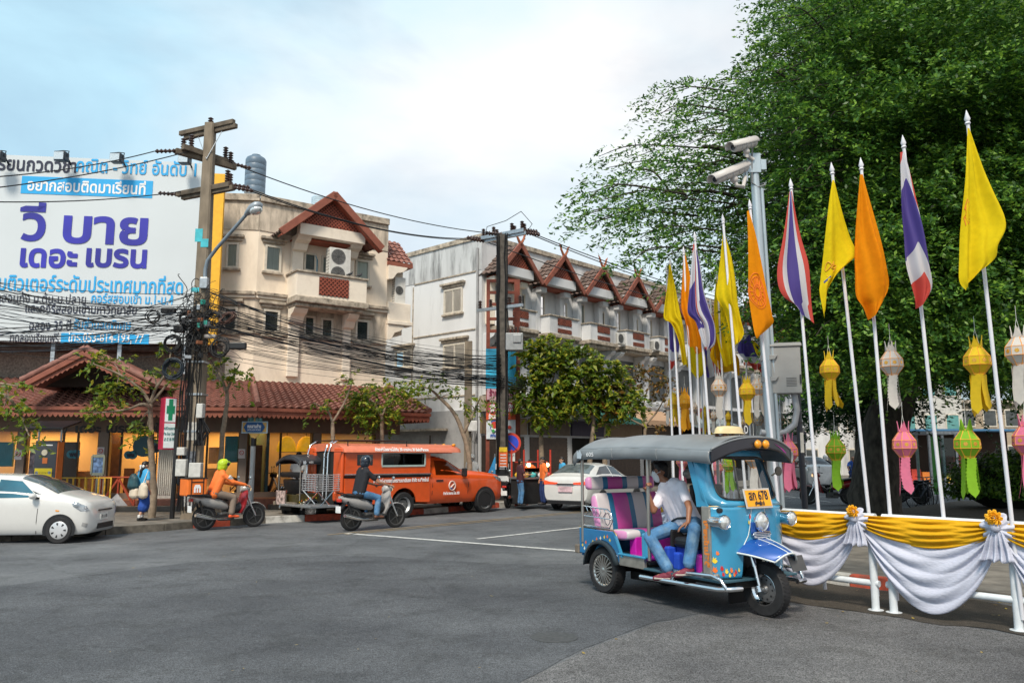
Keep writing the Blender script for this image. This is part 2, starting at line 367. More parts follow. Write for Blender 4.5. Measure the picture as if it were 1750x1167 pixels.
sheet('pavement',[p+Vector((.06,.12,0))for p in IK]+IKB+back,.12,PAVE,drop=.12)
tag(kerb_run(IK,.15,lambda i,a:(1,1,1,2,1)[min(i,4)],9,.2,Vector((.55,.83,0))),kind='structure')
sheet('planter_soil',gp((1380,878),(1480,893),(1560,893),(1750,915),(2100,915),(2300,860),(1640,862),(1540,876)),.13,SOIL)
MARK=mat('road paint',(.55,.55,.54),.75,var=.12,scale=10,dirt=(.12,.12,.125),dirt_amt=.8,dirt_scale=9);YMARK=mat('yellow road paint',(.26,.19,.10),.75,var=.15,scale=10,dirt=(.125,.13,.14),dirt_amt=.95,dirt_scale=9)
def line(px,w,m=MARK,z=.008):
 P=gp(*px);d=(P[1]-P[0]).normalized();n=Vector((-d.y,d.x,0))*w/2;sheet('road_marking',[P[0]-n,P[1]-n,P[1]+n,P[0]+n],z,m)
line(((592,911.5),(1250,962)),.16);line(((815,921),(1150,884)),.13);line(((560,914),(1120,862)),.1,YMARK);line(((590,913.6),(1130,863)),.08,YMARK)
line(((690,881.5),(890,865.5)),.12);line(((1330,871),(1560,889)),.12);line(((1345,851),(1560,842)),.12);line(((1330,846),(1420,858)),.1)
M_MH=mat('cast iron cover',(.085,.088,.09),.6,.5,.3,20)
b=MB();c=G(947,1089);b.lathe([(.23,.004),(.23,.008),(.2,.0085),(.18,.007)],Matrix.Translation(c),28);tag(b.build('manhole_cover',M_MH,smooth=40),'round iron manhole cover set in the dark asphalt','manhole cover')
# -- building helpers
CREAM=mat('cream render',(.80,.69,.565),.85,var=.06,scale=1.1,bump=.08,dirt=(.36,.29,.22),dirt_amt=.5,dirt_scale=1.1,stretch=(1,1,.45))
CREAMD=mat('stained render',(.55,.47,.38),.9,var=.3,scale=5,bump=.3,dirt=(.12,.10,.08),dirt_amt=.8,dirt_scale=4,stretch=(1,1,.3))
MOULD=mat('weathered moulding',(.42,.36,.29),.9,var=.35,scale=6,dirt=(.07,.06,.05),dirt_amt=.9,dirt_scale=5)
CREAM2=mat('clean cream render',(.82,.73,.62),.8,var=.05,scale=2,dirt=(.4,.33,.27),dirt_amt=.4,dirt_scale=2)
WALLW=mat('white render',(.66,.67,.69),.85,var=.06,scale=1.2,bump=.05,dirt=(.30,.30,.31),dirt_amt=.8,dirt_scale=.9,stretch=(1,1,.25))
WALLS=mat('black streaked render',(.52,.53,.54),.9,var=.15,scale=3,dirt=(.05,.05,.05),dirt_amt=.95,dirt_scale=2.4,stretch=(1,1,.16))
SHOPB=mat('brown wall tile',(.165,.115,.085),.6,var=.15,scale=4);ROOFT=mat('terracotta roof tile',(.235,.10,.077),.65,var=.28,scale=7,dirt=(.12,.04,.03),dirt_amt=.6,dirt_scale=1.6)
ROOFD=mat('dark roof tile',(.13,.085,.07),.75,var=.4,scale=6,dirt=(.04,.035,.03),dirt_amt=.8);TERRA=mat('terracotta trim',(.25,.078,.048),.6,var=.15,scale=5,dirt=(.2,.05,.03),dirt_amt=.5);LATT=mat('terracotta lattice',(.33,.085,.05),.7,var=.15)
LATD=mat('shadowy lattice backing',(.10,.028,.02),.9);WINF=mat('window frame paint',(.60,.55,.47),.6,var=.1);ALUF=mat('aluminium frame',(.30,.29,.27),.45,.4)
CURT=mat('net curtain',(.46,.46,.42),.8,var=.25,scale=3,stretch=(14,14,.2));CURT2=mat('drawn beige curtain',(.50,.47,.40),.8,var=.3,scale=3,stretch=(9,9,.2));CURT3=mat('dim window interior',(.06,.068,.07),.5,var=.3,scale=3)
PANE=glass('window glass',(.9,.97,.97),.95,.04,1.4);SHOPGL=glass('shop window glass',(.97,.97,.95),.95,.03,1.25)
def slab(b,P0,d,n,s0,s1,z0,z1,o0,o1):
 """box along wall direction d from s0 to s1, z0 to z1, from offset o0 to o1 outward n"""
 A=Vector((P0[0],P0[1],0));q=lambda s,o,z:A+d*s+n*o+Vector((0,0,z))
 b.add([q(s0,o0,z0),q(s1,o0,z0),q(s1,o1,z0),q(s0,o1,z0),q(s0,o0,z1),q(s1,o0,z1),q(s1,o1,z1),q(s0,o1,z1)],[(0,1,2,3),(7,6,5,4),(0,4,5,1),(1,5,6,2),(2,6,7,3),(3,7,4,0)]);return b
def window(par,P0,d,n,s0,s1,z0,z1,o=0.,back=None,lintel=True,split=1,fr=None,fm=None,name='window'):
 b=MB();t=.07;fm=fm or WINF
 for a in(s0,s1-t):slab(b,P0,d,n,a,a+t,z0+t,z1-t,o,o+.07)
 slab(b,P0,d,n,s0,s1,z0,z0+t,o,o+.07);slab(b,P0,d,n,s0,s1,z1-t,z1,o,o+.07)
 for k in range(1,split):m=lerp(s0,s1,k/split);slab(b,P0,d,n,m-.03,m+.03,z0+t,z1-t,o,o+.055)
 w=b.build(name,fm,par,world=True)
 g=MB();A_=Vector((P0[0],P0[1],0))+n*(o+.03);g.quad(*[A_+d*s_+Vector((0,0,z_))for s_,z_ in((s0+t,z0+t),(s1-t,z0+t),(s1-t,z1-t),(s0+t,z1-t))]);g.build('pane',PANE,w,world=True)
 g=MB();slab(g,P0,d,n,s0+t,s1-t,z0+t,z1-t,o+.004,o+.012);g.build('window_backing',back or CURT,w,world=True)  # curtain cloth, except dim backs: dark sheets painting the unlit room
 b=MB();slab(b,P0,d,n,s0-.08,s1+.08,z0-.09,z0-.003,o,o+.13);b.build('sill',MOULD,w,world=True,bevel=.015)
 if lintel:
  b=MB();slab(b,P0,d,n,s0-.1,s1+.1,z1+.06,z1+.17,o,o+.10);slab(b,P0,d,n,s0-.17,s1+.17,z1+.172,z1+.28,o,o+.18);b.build('lintel',MOULD,w,world=True,bevel=.02)
 return w
def lattice(par,quad,name='lattice',step=.13,m=None,bm_=None,th=.03,tri=False):
 """diagonal slats over a dark board; quad: a (low start), b (low end), c, d; tri: c is the apex"""
 a,bq,c,dq=[Vector(p)for p in quad];e1=(bq-a);L=e1.length;e1.normalize();e2=(dq-a)if not tri else(c-(a+bq)/2);Hh=e2.length;e2.normalize();n=e1.cross(e2).normalized()
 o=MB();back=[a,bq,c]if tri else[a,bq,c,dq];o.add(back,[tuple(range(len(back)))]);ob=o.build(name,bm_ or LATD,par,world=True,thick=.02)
 s=MB();inside=(lambda x,y:0<=y<=Hh and(y/Hh)*L/2<=x<=L-(y/Hh)*L/2)if tri else(lambda x,y:0<=x<=L and 0<=y<=Hh)
 for sg in(1,-1):
  k=-Hh if sg>0 else 0
  while k<L+Hh:
   pts=[t for t in np.linspace(0,Hh,60)if inside(k+sg*t,t)]
   if len(pts)>1:s.bar(a+e1*(k+sg*pts[0])+e2*pts[0]+n*.02,a+e1*(k+sg*pts[-1])+e2*pts[-1]+n*.02,th,.018,n)
   k+=step
 s.build('slat_grid',m or LATT,ob,world=True);return ob
def tile_roof(par,a,b,c,d,m=None,cw=.24,rh=.3,name='roof',amp=.03):
 """curved tiles in courses: a-b the eave, d-c the upper edge"""
 a,b,c,d=[Vector(p)for p in(a,b,c,d)];L=max((b-a).length,(c-d).length);H=((d-a).length+(c-b).length)/2
 n=(b-a).cross(d-a).normalized();n=n if n.z>0 else-n;nc=max(2,round(L/cw));nr=max(2,round(H/rh));per=5;o=MB();ws=[math.sin(2*math.pi*k/per)for k in range(per)]
 for r in range(nr):
  vs=[];t0,t1=r/nr,(r+1.06)/nr
  for t,lift in((t0,.052),(min(t1,1),.0)):
   for i in range(nc*per+1):
    s=i/(nc*per);vs.append(a.lerp(b,s).lerp(d.lerp(c,s),t)+n*(lift+amp*ws[i%per]+random.uniform(-.003,.003)))
  N=nc*per+1;low=[v-n*.045 for v in vs[:N]]
  o.add(vs+low,[(i,i+1,N+i+1,N+i)for i in range(N-1)]+[(2*N+i,2*N+i+1,i+1,i)for i in range(N-1)])
 return o.build(name,m or ROOFT,par,world=True)
# -- corner building with the tiled arcade
U0=Vector((-8.75,26.5,0));S0=Vector((-8.0,24.3,0));E0=Vector((-7.39,23.0,0))
cb=thing('corner_building','cream three storey corner building with balcony gable above a tiled arcade','building',(-9.5,29,0))
b=MB();ZT=10.55;A=U0;B=U0+U2*4.95
P=[U0-UL*16,A,B,B+U2.cross(Vector((0,0,1)))*-9,U0-UL*16-NL*9]
b.add([(p.x,p.y,0)for p in P]+[(p.x,p.y,ZT)for p in P],[(0,1,6,5),(1,2,7,6),(2,3,8,7),(3,4,9,8),(4,0,5,9),(5,6,7,8,9)]);b.build('wall',CREAM,cb,world=True)
def band(nm,z0,z1,o0,o1,m,s0=0.,s1=4.95,both=True):
 b=MB();slab(b,U0,U2,N2,s0,s1,z0,z1,o0,o1)
 if both:slab(b,U0,UL,NL,-3,-.003,z0,z1,o0,o1*.98)
 return b.build(nm,m,cb,world=True,bevel=.015)
band('parapet',ZT-1.15,ZT-.12,.003,.03,CREAMD);band('parapet',ZT-.12,ZT+.12,.0,.12,MOULD)
band('string_course',7.02,7.12,.004,.1,CREAM2);band('string_course',7.122,7.24,.004,.18,MOULD)
band('string_course',4.05,4.2,.004,.12,MOULD);band('stain_band',5.95,7.0,.002,.012,CREAMD);band('string_course',5.8,5.94,.004,.09,MOULD)
pz=lambda px,py,P0,d,n=None,o=0:(lambda q:((q-P0-(n*o if n else Vector((0,0,0)))).dot(d),q.z))(PL(px,py,P0+(n*o if n else Vector((0,0,0))),d))
def pwin(x0,y0,x1,y1,P0=U0,d=U2,n=N2,par=cb,o=0.,**k):
 s0,za=pz(x0,y0,P0,d,n,o);s1,zb=pz(x1,y1,P0,d,n,o);xm=(x0+x1)/2
 return window(par,P0,d,n,s0,s1,zb,za,o,**k)
pwin(453,418,479,467);pwin(607,443,630,489);pwin(519,431,539,466,o=-.0,lintel=False,back=CURT3);pwin(549,437,564,470,lintel=False)
pwin(450,528,476,574,back=CURT3);pwin(607,546,629,587,back=CURT3);pwin(519,539,537,577,lintel=False,back=CURT3);pwin(548,543,568,580,lintel=False,back=CURT3)
pwin(388,415,407,459,d=UL,n=NL);pwin(383,525,405,569,d=UL,n=NL,back=CURT3)
def corbel(par,P0,d,n,s,z,w,h,dep,m=CREAM2):
 b=MB();A=P0+d*(s-w/2)
 prof=[(0,z),(0,z-h),(dep*.25,z-h*.92),(dep*.45,z-h*.5),(dep*.8,z-h*.35),(dep,z-h*.1),(dep,z)]
 b.prism([A+n*x+Vector((0,0,y))for x,y in prof],d*w);return b.build('corbel',m,par,world=True,bevel=.01)
for s,w in((1.34,.40),(3.32,.30)):
 b=MB();slab(b,U0,U2,N2,s-w/2,s+w/2,7.3,9.35,.0,.26);b.build('pillar',CREAM2,cb,world=True,bevel=.02);corbel(cb,U0+N2*.26,U2,N2,s,9.3,w+.1,.5,.6)
 b=MB();slab(b,U0,U2,N2,s-w/2,s+w/2,4.4,6.4,0,.14);b.build('pillar',CREAM2,cb,world=True,bevel=.02)
 corbel(cb,U0+N2*.14,U2,N2,s,6.74,w+.1,.5,.6)
b=MB();slab(b,U0,U2,N2,1.1,3.55,9.25,9.65,.66,.98);b.build('beam',CREAM2,cb,world=True,bevel=.02)
b=MB();slab(b,U0,U2,N2,1.12,3.5,9.18,9.24,.0,.64);b.build('soffit',LATT,cb,world=True)
q=lambda s,o,z:U0+U2*s+N2*o+Vector((0,0,z))
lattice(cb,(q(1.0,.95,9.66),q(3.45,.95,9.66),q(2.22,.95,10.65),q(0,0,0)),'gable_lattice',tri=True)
tile_roof(cb,q(.42,1.2,9.2),q(.42,-.4,9.2),q(2.22,-.4,10.78),q(2.22,1.2,10.78),m=ROOFD);tile_roof(cb,q(4.02,-.4,9.2),q(4.02,1.2,9.2),q(2.22,1.2,10.78),q(2.22,-.4,10.78))
for s0,s1 in((.34,2.25),(4.10,2.19)):
 b=MB();b.bar(q(s0,1.24,9.12),q(s1,1.24,10.81),.1,.26,N2.cross(U2));b.build('bargeboard',TERRA,cb,world=True,bevel=.02)
 b=MB();b.bar(q(s0,1.1,9.02),q(s1,1.1,10.70),.3,.05,N2.cross(U2));b.build('soffit',LATT,cb,world=True)
b=MB();b.bar(q(2.22,-.4,10.83),q(2.22,1.3,10.83),.2,.12);b.build('ridge',TERRA,cb,world=True,bevel=.04)
bal=MB();slab(bal,U0,U2,N2,1.05,3.65,7.1,7.92,.86,.98);slab(bal,U0,U2,N2,1.05,1.17,7.1,7.92,.003,.858);slab(bal,U0,U2,N2,3.53,3.65,7.1,7.92,.003,.858);balo=bal.build('balcony',CREAM2,cb,world=True,bevel=.012)
b=MB();slab(b,U0,U2,N2,1.0,3.7,7.923,7.99,.0,1.04);b.build('rail_cap',MOULD,balo,world=True,bevel=.012)
b=MB();slab(b,U0,U2,N2,1.0,3.72,6.88,7.097,0.19,1.06);slab(b,U0,U2,N2,1.08,3.6,6.75,6.877,0.15,.92);b.build('slab',MOULD,balo,world=True,bevel=.03)
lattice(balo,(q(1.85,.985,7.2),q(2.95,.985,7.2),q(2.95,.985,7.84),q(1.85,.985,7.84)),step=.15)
b=MB();b.tube([q(2.12,.05,7.3),q(2.12,.05,8.65),q(2.05,.05,8.8)],.03);b.build('water_pipe',mat('blue pipe',(.1,.28,.4),.5),cb,world=True,smooth=60)
q3=lambda s,o,z:B+U2*s+N2*o+Vector((0,0,z));rm=B-U0
b=MB();slab(b,B,U2,N2,.003,.85,6.3,9.2,-2.4,-.35);b.build('side_bay',CREAM2,cb,world=True)
tile_roof(cb,q3(-.05,.05,9.05),q3(1.05,.05,9.05),q3(1.05,-1.2,10.2),q3(-.05,-1.2,10.2));b=MB();slab(b,B,U2,N2,-.02,1.05,8.88,9.04,-1.6,.08);b.build('eave_board',TERRA,cb,world=True)
b=MB();slab(b,B,U2,N2,.01,.98,6.75,7.45,-.34,.1);slab(b,B,U2,N2,.0,1.05,6.6,6.747,-.4,.16);b.build('balcony',CREAM2,cb,world=True,bevel=.02);corbel(cb,B+U2*.003,N2,U2,-.1,6.59,.4,.6,.7)
corbel(cb,B+U2*.003,N2,U2,-.1,8.87,.4,.55,.8)
ZE=3.11;ZR=4.2
e=lambda s,z=ZE:E0+(U2*s if s>0 else UL*s)+Vector((0,0,z));RT=lambda s:U0+(U2*s if s>0 else UL*s)+Vector((0,0,ZR))
RT0=RT(0)+N2*.05
tile_roof(cb,e(0),e(5.75),RT(5.1)+N2*.05,RT0);tile_roof(cb,e(-13),e(0),RT0,RT(-13)+NL*.05);tile_roof(cb,e(5.75),e(5.75)-N2*3.5,RT(5.1)-N2*1.2,RT(5.1)+N2*.05)
for p0,p1 in((e(0),RT0),(e(5.75),RT(5.1))):
 b=MB();b.tube([p0.lerp(p1,k/14)+Vector((0,0,.08+.02*(k%2)))for k in range(15)],[.09,.075]*7+[.09],8);b.build('hip_ridge',ROOFT,cb,world=True,smooth=50)
def fringe(p0,p1,out,zt=ZE-.02,h=.3):
 b=MB();L=(p1-p0).length;n=round(L/.14);d=(p1-p0)/n;z=Vector((0,0,zt-p0.z));pts=[p0+z,];low=[]
 for k in range(n):
  low+=[p0+d*k+z-Vector((0,0,h*.72)),p0+d*(k+.25)+z-Vector((0,0,h*.92)),p0+d*(k+.5)+z-Vector((0,0,h)),p0+d*(k+.75)+z-Vector((0,0,h*.92))]
 vs=low+[p1+z-Vector((0,0,h*.72))];m=len(vs);top=[Vector((v.x,v.y,zt))for v in vs];t=[v-out*.04 for v in vs+top]
 b.add(vs+top+t,[(i,i+1,m+i+1,m+i)for i in range(m-1)]+[(2*m+i+1,2*m+i,3*m+i,3*m+i+1)for i in range(m-1)]+[(i+1,i,2*m+i,2*m+i+1)for i in range(m-1)]);b.build('eave_fringe',TERRA,cb,world=True)
 b=MB();b.bar(p0+z+out*.03-Vector((0,0,.05)),p1+z+out*.03-Vector((0,0,.05)),.05,.1);b.build('eave_board',TERRA,cb,world=True)
fringe(e(0),e(5.75),N2);fringe(e(-13),e(0),NL);fringe(e(5.75),e(5.75)-N2*3.4,U2)
FL=.45
fl=MB();fp=[S0-UL*13,S0,S0+U2*5.1,S0+U2*5.1-N2*3,S0-UL*13-NL*3.2];fo=[S0-UL*13+NL*1.0,S0+NL*1.0+U2*.45,S0+U2*5.1+N2*.95]
pl=[fo[0],fo[1],fo[2],fp[3],fp[4]];fl.add([(p.x,p.y,.152)for p in pl]+[(p.x,p.y,FL)for p in pl],[(0,1,6,5),(1,2,7,6),(5,6,7,8,9),(2,3,8,7)]);fl.build('floor',mat('red floor tile',(.20,.075,.05),.5,var=.2,scale=8),cb,world=True)
st=MB();slab(st,S0+NL*1.0,UL,NL,-13,.5,.152,.30,.003,.34);st.build('step',mat('dark granite',(.05,.047,.045),.5,var=.3),cb,world=True,bevel=.01);st=MB();slab(st,S0+N2*.95,U2,N2,.3,5.1,.152,.30,.003,.34);st.build('step',mat('dark granite',(.05,)*3),cb,world=True,bevel=.01)
for(d,n,s0,s1)in((UL,NL,-13,.06),(U2,N2,0.06,5.1)):
 b=MB();slab(b,S0,d,n,s0,s1,2.42,3.42,-.3,.06);b.build('fascia',SHOPB,cb,world=True)
 b=MB();slab(b,S0,d,n,s0,s1,FL,FL+.16,-.06,.02);b.build('plinth',SHOPB,cb,world=True)
ORANGE=bpy.data.materials.new('orange glazed brick');ORANGE.use_nodes=True;_t=ORANGE.node_tree;_p=_t.nodes['Principled BSDF'];_b=_t.nodes.new('ShaderNodeTexBrick');_p.inputs['Roughness'].default_value=.7
_b.inputs['Color1'].default_value=(.80,.23,.010,1);_b.inputs['Color2'].default_value=(.70,.18,.008,1);_b.inputs['Mortar'].default_value=(.32,.11,.01,1);_b.inputs['Scale'].default_value=1;_b.inputs['Brick Width'].default_value=.3;_b.inputs['Row Height'].default_value=.13;_b.inputs['Mortar Size'].default_value=.008
_tc=_t.nodes.new('ShaderNodeTexCoord');_m=_t.nodes.new('ShaderNodeMapping');_m.inputs['Rotation'].default_value=(R(90),0,0);_t.links.new(_tc.outputs['Object'],_m.inputs[0]);_t.links.new(_m.outputs[0],_b.inputs['Vector']);_t.links.new(_b.outputs[0],_p.inputs['Base Color'])
b=MB();slab(b,S0,UL,NL,-13,.0,FL,2.5,-2.6,-2.5);b.build('back_wall',ORANGE,cb,world=True)
b=MB();slab(b,S0,U2,N2,.8,5.1,FL,2.5,-2.6,-2.5);b.build('back_wall',mat('dim cafe wall',(.16,.09,.05),.8,var=.4,scale=2),cb,world=True)
b=MB();pc=[S0-UL*13-NL*.3,S0-NL*.3,S0+U2*5.1-N2*.3,S0+U2*5.1-N2*2.7,S0-UL*13-NL*2.7];b.add([(p.x,p.y,2.52)for p in pc],[(0,1,2,3,4)]);b.build('ceiling',mat('shop ceiling',(.5,.36,.2),.8),cb,world=True)
b=MB();slab(b,S0+U2*.7,-N2,U2,.4,2.5,FL,2.5,-.05,.05);b.build('partition',mat('teal partition',(.02,.08,.11),.6),cb,world=True)
PIL=mat('taupe pillar',(.21,.165,.135),.7,var=.1)
def pill(x0,x1,d=UL,n=NL,nm='pillar',m=PIL,z1=2.42,o=.05):
 s0=pz(x0,800,S0,d)[0];s1=pz(x1,800,S0,d)[0];b=MB();slab(b,S0,d,n,s0,s1,FL,z1,-.25,o);return b.build(nm,m,cb,world=True,bevel=.01)
for x0,x1 in((-120,-100),(27,41),(166,183)):pill(x0,x1)
pill(407,421);pill(533,546,U2,N2);pill(640,652,U2,N2)
s0=pz(269,800,S0,UL,NL,.3)[0];s1=pz(300,800,S0,UL,NL,.3)[0];b=MB();slab(b,S0,UL,NL,s0,s1,FL,2.42,.06,.28)
for k in range(9):x=lerp(s0,s1,(k+.5)/9);slab(b,S0,UL,NL,x-.018,x+.018,FL+.12,2.4,.281,.315)
b.build('fluted_pilaster',mat('pale stone',(.56,.53,.48),.7,var=.1,scale=9),cb,world=True,bevel=.012)
def pane(x0,x1,d,n,nm='shop_window'):
 s0=pz(x0,800,S0,d)[0];s1=pz(x1,800,S0,d)[0];b=MB();A_=S0-n*.015;b.quad(*[A_+d*s_+Vector((0,0,z_))for s_,z_ in((s0,FL+.16),(s1,FL+.16),(s1,2.42),(s0,2.42))]);w=b.build(nm,SHOPGL,cb,world=True)
 f=MB();t=.025
 for a in(s0+.002,s1-t-.002):slab(f,S0,d,n,a,a+t,FL+.16,2.41,-.04,.02)
 f.build('frame',mat('bronze frame',(.035,.03,.025),.4,.5),w,world=True);return w
for x0,x1 in((-100,27),(41,105),(105,130),(130,166),(183,205),(205,267),(302,352),(352,407)):pane(x0,x1,UL,NL)
for x0,x1 in((423,478),(478,533),(546,640),(652,735)):pane(x0,x1,U2,N2)
def inside(x0,x1,y0,y1,dep,m,d=UL,n=NL,th=.1,nm='shop_fitting'):
 s0,za=pz(x0,y0,S0,d,n,-dep);s1,zb=pz(x1,y1,S0,d,n,-dep);b=MB();slab(b,S0,d,n,s0,s1,max(zb,FL),min(za,2.5),-dep-th,-dep);return b.build(nm,m,cb,world=True,bevel=.01)
TEAL=mat('teal sign',(.012,.16,.22),.4);BROWNW=mat('brown wood',(.10,.05,.025),.6,var=.3);ORW=mat('pale orange wood',(.55,.30,.12),.6,var=.2)
inside(106,128,755,850,.5,mat('dark door',(.03,.022,.018),.4));inside(-20,20,755,797,.3,TEAL);inside(-20,10,815,850,1.2,BROWNW,th=.6);inside(188,202,740,850,1.4,BROWNW);inside(212,226,800,850,1.6,BROWNW)
inside(52,60,762,850,.12,mat('poster rack',(.25,.22,.28),.5,var=.9,scale=9));inside(130,160,805,850,.9,ORW,th=.5);inside(305,330,742,850,2.2,BROWNW);inside(357,372,764,792,.3,ORW);inside(352,370,800,830,.3,ORW);inside(385,405,745,790,.4,TEAL)
inside(236,256,812,850,1.9,ORW,th=.4);inside(425,445,760,850,.5,BROWNW,U2,N2);inside(560,640,770,850,.8,BROWNW,U2,N2)
def disc(par,P0,d,n,px,py,r,m,o,nm='logo_disc'):
 c=PL(px,py,P0+n*o,d);b=MB();b.add([c+d*r*math.cos(a)+Vector((0,0,r*math.sin(a)))for a in np.linspace(0,2*math.pi,29)[:-1]],[tuple(range(28))]);return b.build(nm,m,par,world=True,thick=.006)
def sign_text(par,txt,P0,d,n,px,py,w_px,size,m,o,nm='lettering',bold=0.,fit=True):
 c=PL(px,py,P0+n*o,d);a0=PL(px-w_px/2,py,P0+n*o,d);a1=PL(px+w_px/2,py,P0+n*o,d)
 return lettering(txt,size,m,par,frame(c,d,(0,0,1)),nm,fit=(a1-a0).length if fit else None,bold=bold,world=True)
for px,py,r in((121,776,.12),(129,776,.13),(134.5,771,.04),(219,777,.12),(227,777,.13)):disc(cb,S0,UL,NL,px,py,r,TEAL,.012)
disc(cb,S0,UL,NL,246,762,.32,mat('deep teal',(.01,.075,.10),.4),.012);disc(cb,S0,UL,NL,266,762,.2,mat('deep teal',(.01,.075,.1)),.016)
sign_text(cb,'we',S0,UL,NL,125,776,14,.2,LETK,.03,bold=.01);sign_text(cb,'we',S0,UL,NL,223,777,14,.2,LETK,.03,bold=.01);sign_text(cb,'e',S0,UL,NL,267,764,9,.4,LETK,.03,bold=.015)
LETB=mat('dark sign letters',(.012,.010,.009),.4)
for tx,px,w in(('ย',110,10),('เดอะ',150,44),('เบรน',204,44),('เชียงใหม่',262,50)):sign_text(cb,tx,S0,UL,NL,px,733,w,.34,LETB,.075,bold=.012)
NOS=mat('no smoking red',(.5,.03,.03),.5)
for d,n,px,py in((UL,NL,31,777),(UL,NL,172,772),(UL,NL,413,775)):
 c=PL(px,py,S0+n*.055,d);b=MB();b.quad(*[c+d*x+Vector((0,0,y))for x,y in((-.1,-.14),(.1,-.14),(.1,.14),(-.1,.14))]);w=b.build('notice',mat('notice white',(.6,.55,.55),.6),cb,world=True,thick=.008)
 b=MB();b.tube([c+n*.012+d*.06*math.cos(a)+Vector((0,0,.03+.06*math.sin(a)))for a in np.linspace(0,6.283,17)[:-1]],.01,5,closed=True);b.bar(c+n*.012+d*-.04+Vector((0,0,.07)),c+n*.012+d*.04+Vector((0,0,-.01)),.012,.006);b.build('prohibition_mark',NOS,w,world=True)
for i,(s,d,n,e_)in enumerate(((-10,UL,NL,38),(-6.6,UL,NL,38),(-3.4,UL,NL,38),(-.8,UL,NL,34),(2.2,U2,N2,9),(4.2,U2,N2,6))):
 l=bpy.data.lights.new('shop_ceiling_light','AREA');l.energy=e_;l.size=2.2;l.size_y=1.2;l.shape='RECTANGLE';l.color=(1,.5,.10);o=bpy.data.objects.new('shop_ceiling_light',l);COL.objects.link(o);o.location=S0+d*s-n*1.4+Vector((0,0,2.47));o.rotation_euler=(0,0,math.atan2(d.y,d.x))
gq=E0+NL*.55;ax=PL(146,600,gq,UL);lx=PL(36,655,gq,UL);rx=PL(256,656,gq,UL)
for p0 in(lx,rx):
 b=MB();back_=-NL*3.6;b.add([p0,ax,ax+back_,p0+back_],[(0,1,2,3)]);b.build('porch_roof',ROOFT,cb,world=True,thick=.1)
 b=MB();b.bar(p0+NL*.04-Vector((0,0,.1)),ax+NL*.04-Vector((0,0,.06)),.06,.15,(0,0,1));b.build('bargeboard',TERRA,cb,world=True,bevel=.02)
 n=26;b=MB();dn=(ax-p0)/n;zz=Vector((0,0,1));vs=[]
 for k in range(n+1):vs+=[p0+dn*k-zz*.15,p0+dn*k-zz*(.31 if k%2 else.26)]
 b.add([v-NL*.01 for v in vs],[(2*k,2*k+2,2*k+3,2*k+1)for k in range(n)]);b.build('gable_fringe',TERRA,cb,world=True,thick=.03)
 b=MB();b.tube([p0.lerp(ax,k/12)+Vector((0,0,.09))for k in range(13)],[.1,.085]*6+[.1],8);b.build('gable_ridge',ROOFT,cb,world=True,smooth=50)
b=MB();b.add([lx-NL*1.2,rx-NL*1.2,ax-NL*1.2],[(0,1,2)]);b.build('gable_panel',mat('dark gable boarding',(.035,.025,.02),.8),cb,world=True,thick=.05)
b=MB();slab(b,U0,UL,NL,-16,-.9,4.05,5.05,.02,.06);b.build('grey_band',mat('pebbledash',(.20,.165,.135),.95,var=.4,scale=18,bump=.4),cb,world=True)
b=MB();slab(b,U0,UL,NL,-16,-1,5.05,5.35,.02,.75);b.build('dark_ledge',mat('rusty ledge',(.07,.045,.035),.8,var=.5),cb,world=True)
B0=U0+NL*1.2
bbz0,bbz1=5.24,11.3
bb=thing('billboard','huge white billboard with blue and black lettering over the arcade roof','billboard',(-13,25,5.2))
b=MB();slab(b,B0,UL,NL,-10.6,-1.32,bbz0,bbz1,-.1,0);b.build('panel',mat('billboard vinyl',(.56,.61,.645),.5,var=.03,scale=.5),bb,world=True)
b=MB();slab(b,B0,UL,NL,-1.315,-.93,bbz0,10.95,-.14,.03);b.build('yellow_edge',mat('yellow edge',(.80,.42,.02),.6,var=.1),bb,world=True)
b=MB()
for s in(-10.4,-8,-6,-4,-2):slab(b,B0,UL,NL,s,s+.12,4.3,bbz1-.2,-.3,-.18)
for z in(5.5,8,10.6):slab(b,B0,UL,NL,-10.5,-1.4,z,z+.1,-.4,-.302)
b.build('support_frame',STEEL,bb,world=True)
CYAN=mat('billboard cyan',(.015,.36,.74),.5,var=.04);NAVY=mat('billboard navy',(.010,.014,.045),.5);ROYAL=mat('billboard royal blue',(.022,.022,.33),.5,var=.35,scale=.5)
def bbbar(x0,y0,x1,y1):
 s0,z1=pz(x0,y0,B0,UL);s1,z0=pz(x1,y1,B0,UL);b=MB();slab(b,B0,UL,NL,s0,s1,z0,z1,.002,.012);return b.build('colour_bar',CYAN,bb,world=True)
bbbar(38,301,260,339);bbbar(105,569,254,588)
def bbt(txt,x0,x1,y,size,m,bold=0.,o=.02):return sign_text(bb,txt,B0,UL,NL,(x0+x1)/2,y,x1-x0,size,m,o,bold=bold)
bbt('เรียนกวดวิชา',-10,131,283,.62,NAVY,.012);bbt('คณิต - วิทย์ อันดับ 1',133,338,288,.62,CYAN,.012);bbt('อยากสอบติดมาเรียนที่',48,250,321,.52,WHITE,.012)
bbt('วี',36,82,386,1.5,ROYAL,.045);bbt('บาย',108,253,392,1.5,ROYAL,.045);bbt('เดอะ',33,131,440,1.0,ROYAL,.035);bbt('เบรน',147,251,440,1.0,ROYAL,.035)
bbt('รวมติวเตอร์ระดับประเทศมากที่สุด',-28,316,488,.68,CYAN,.012);bbt('เปิดสอนทั้ง ม.ต้น-ม.ปลาย',-22,147,511,.42,NAVY);bbt('คอร์สสอบเข้า ม.1-ม.4',156,296,512,.42,CYAN,.006)
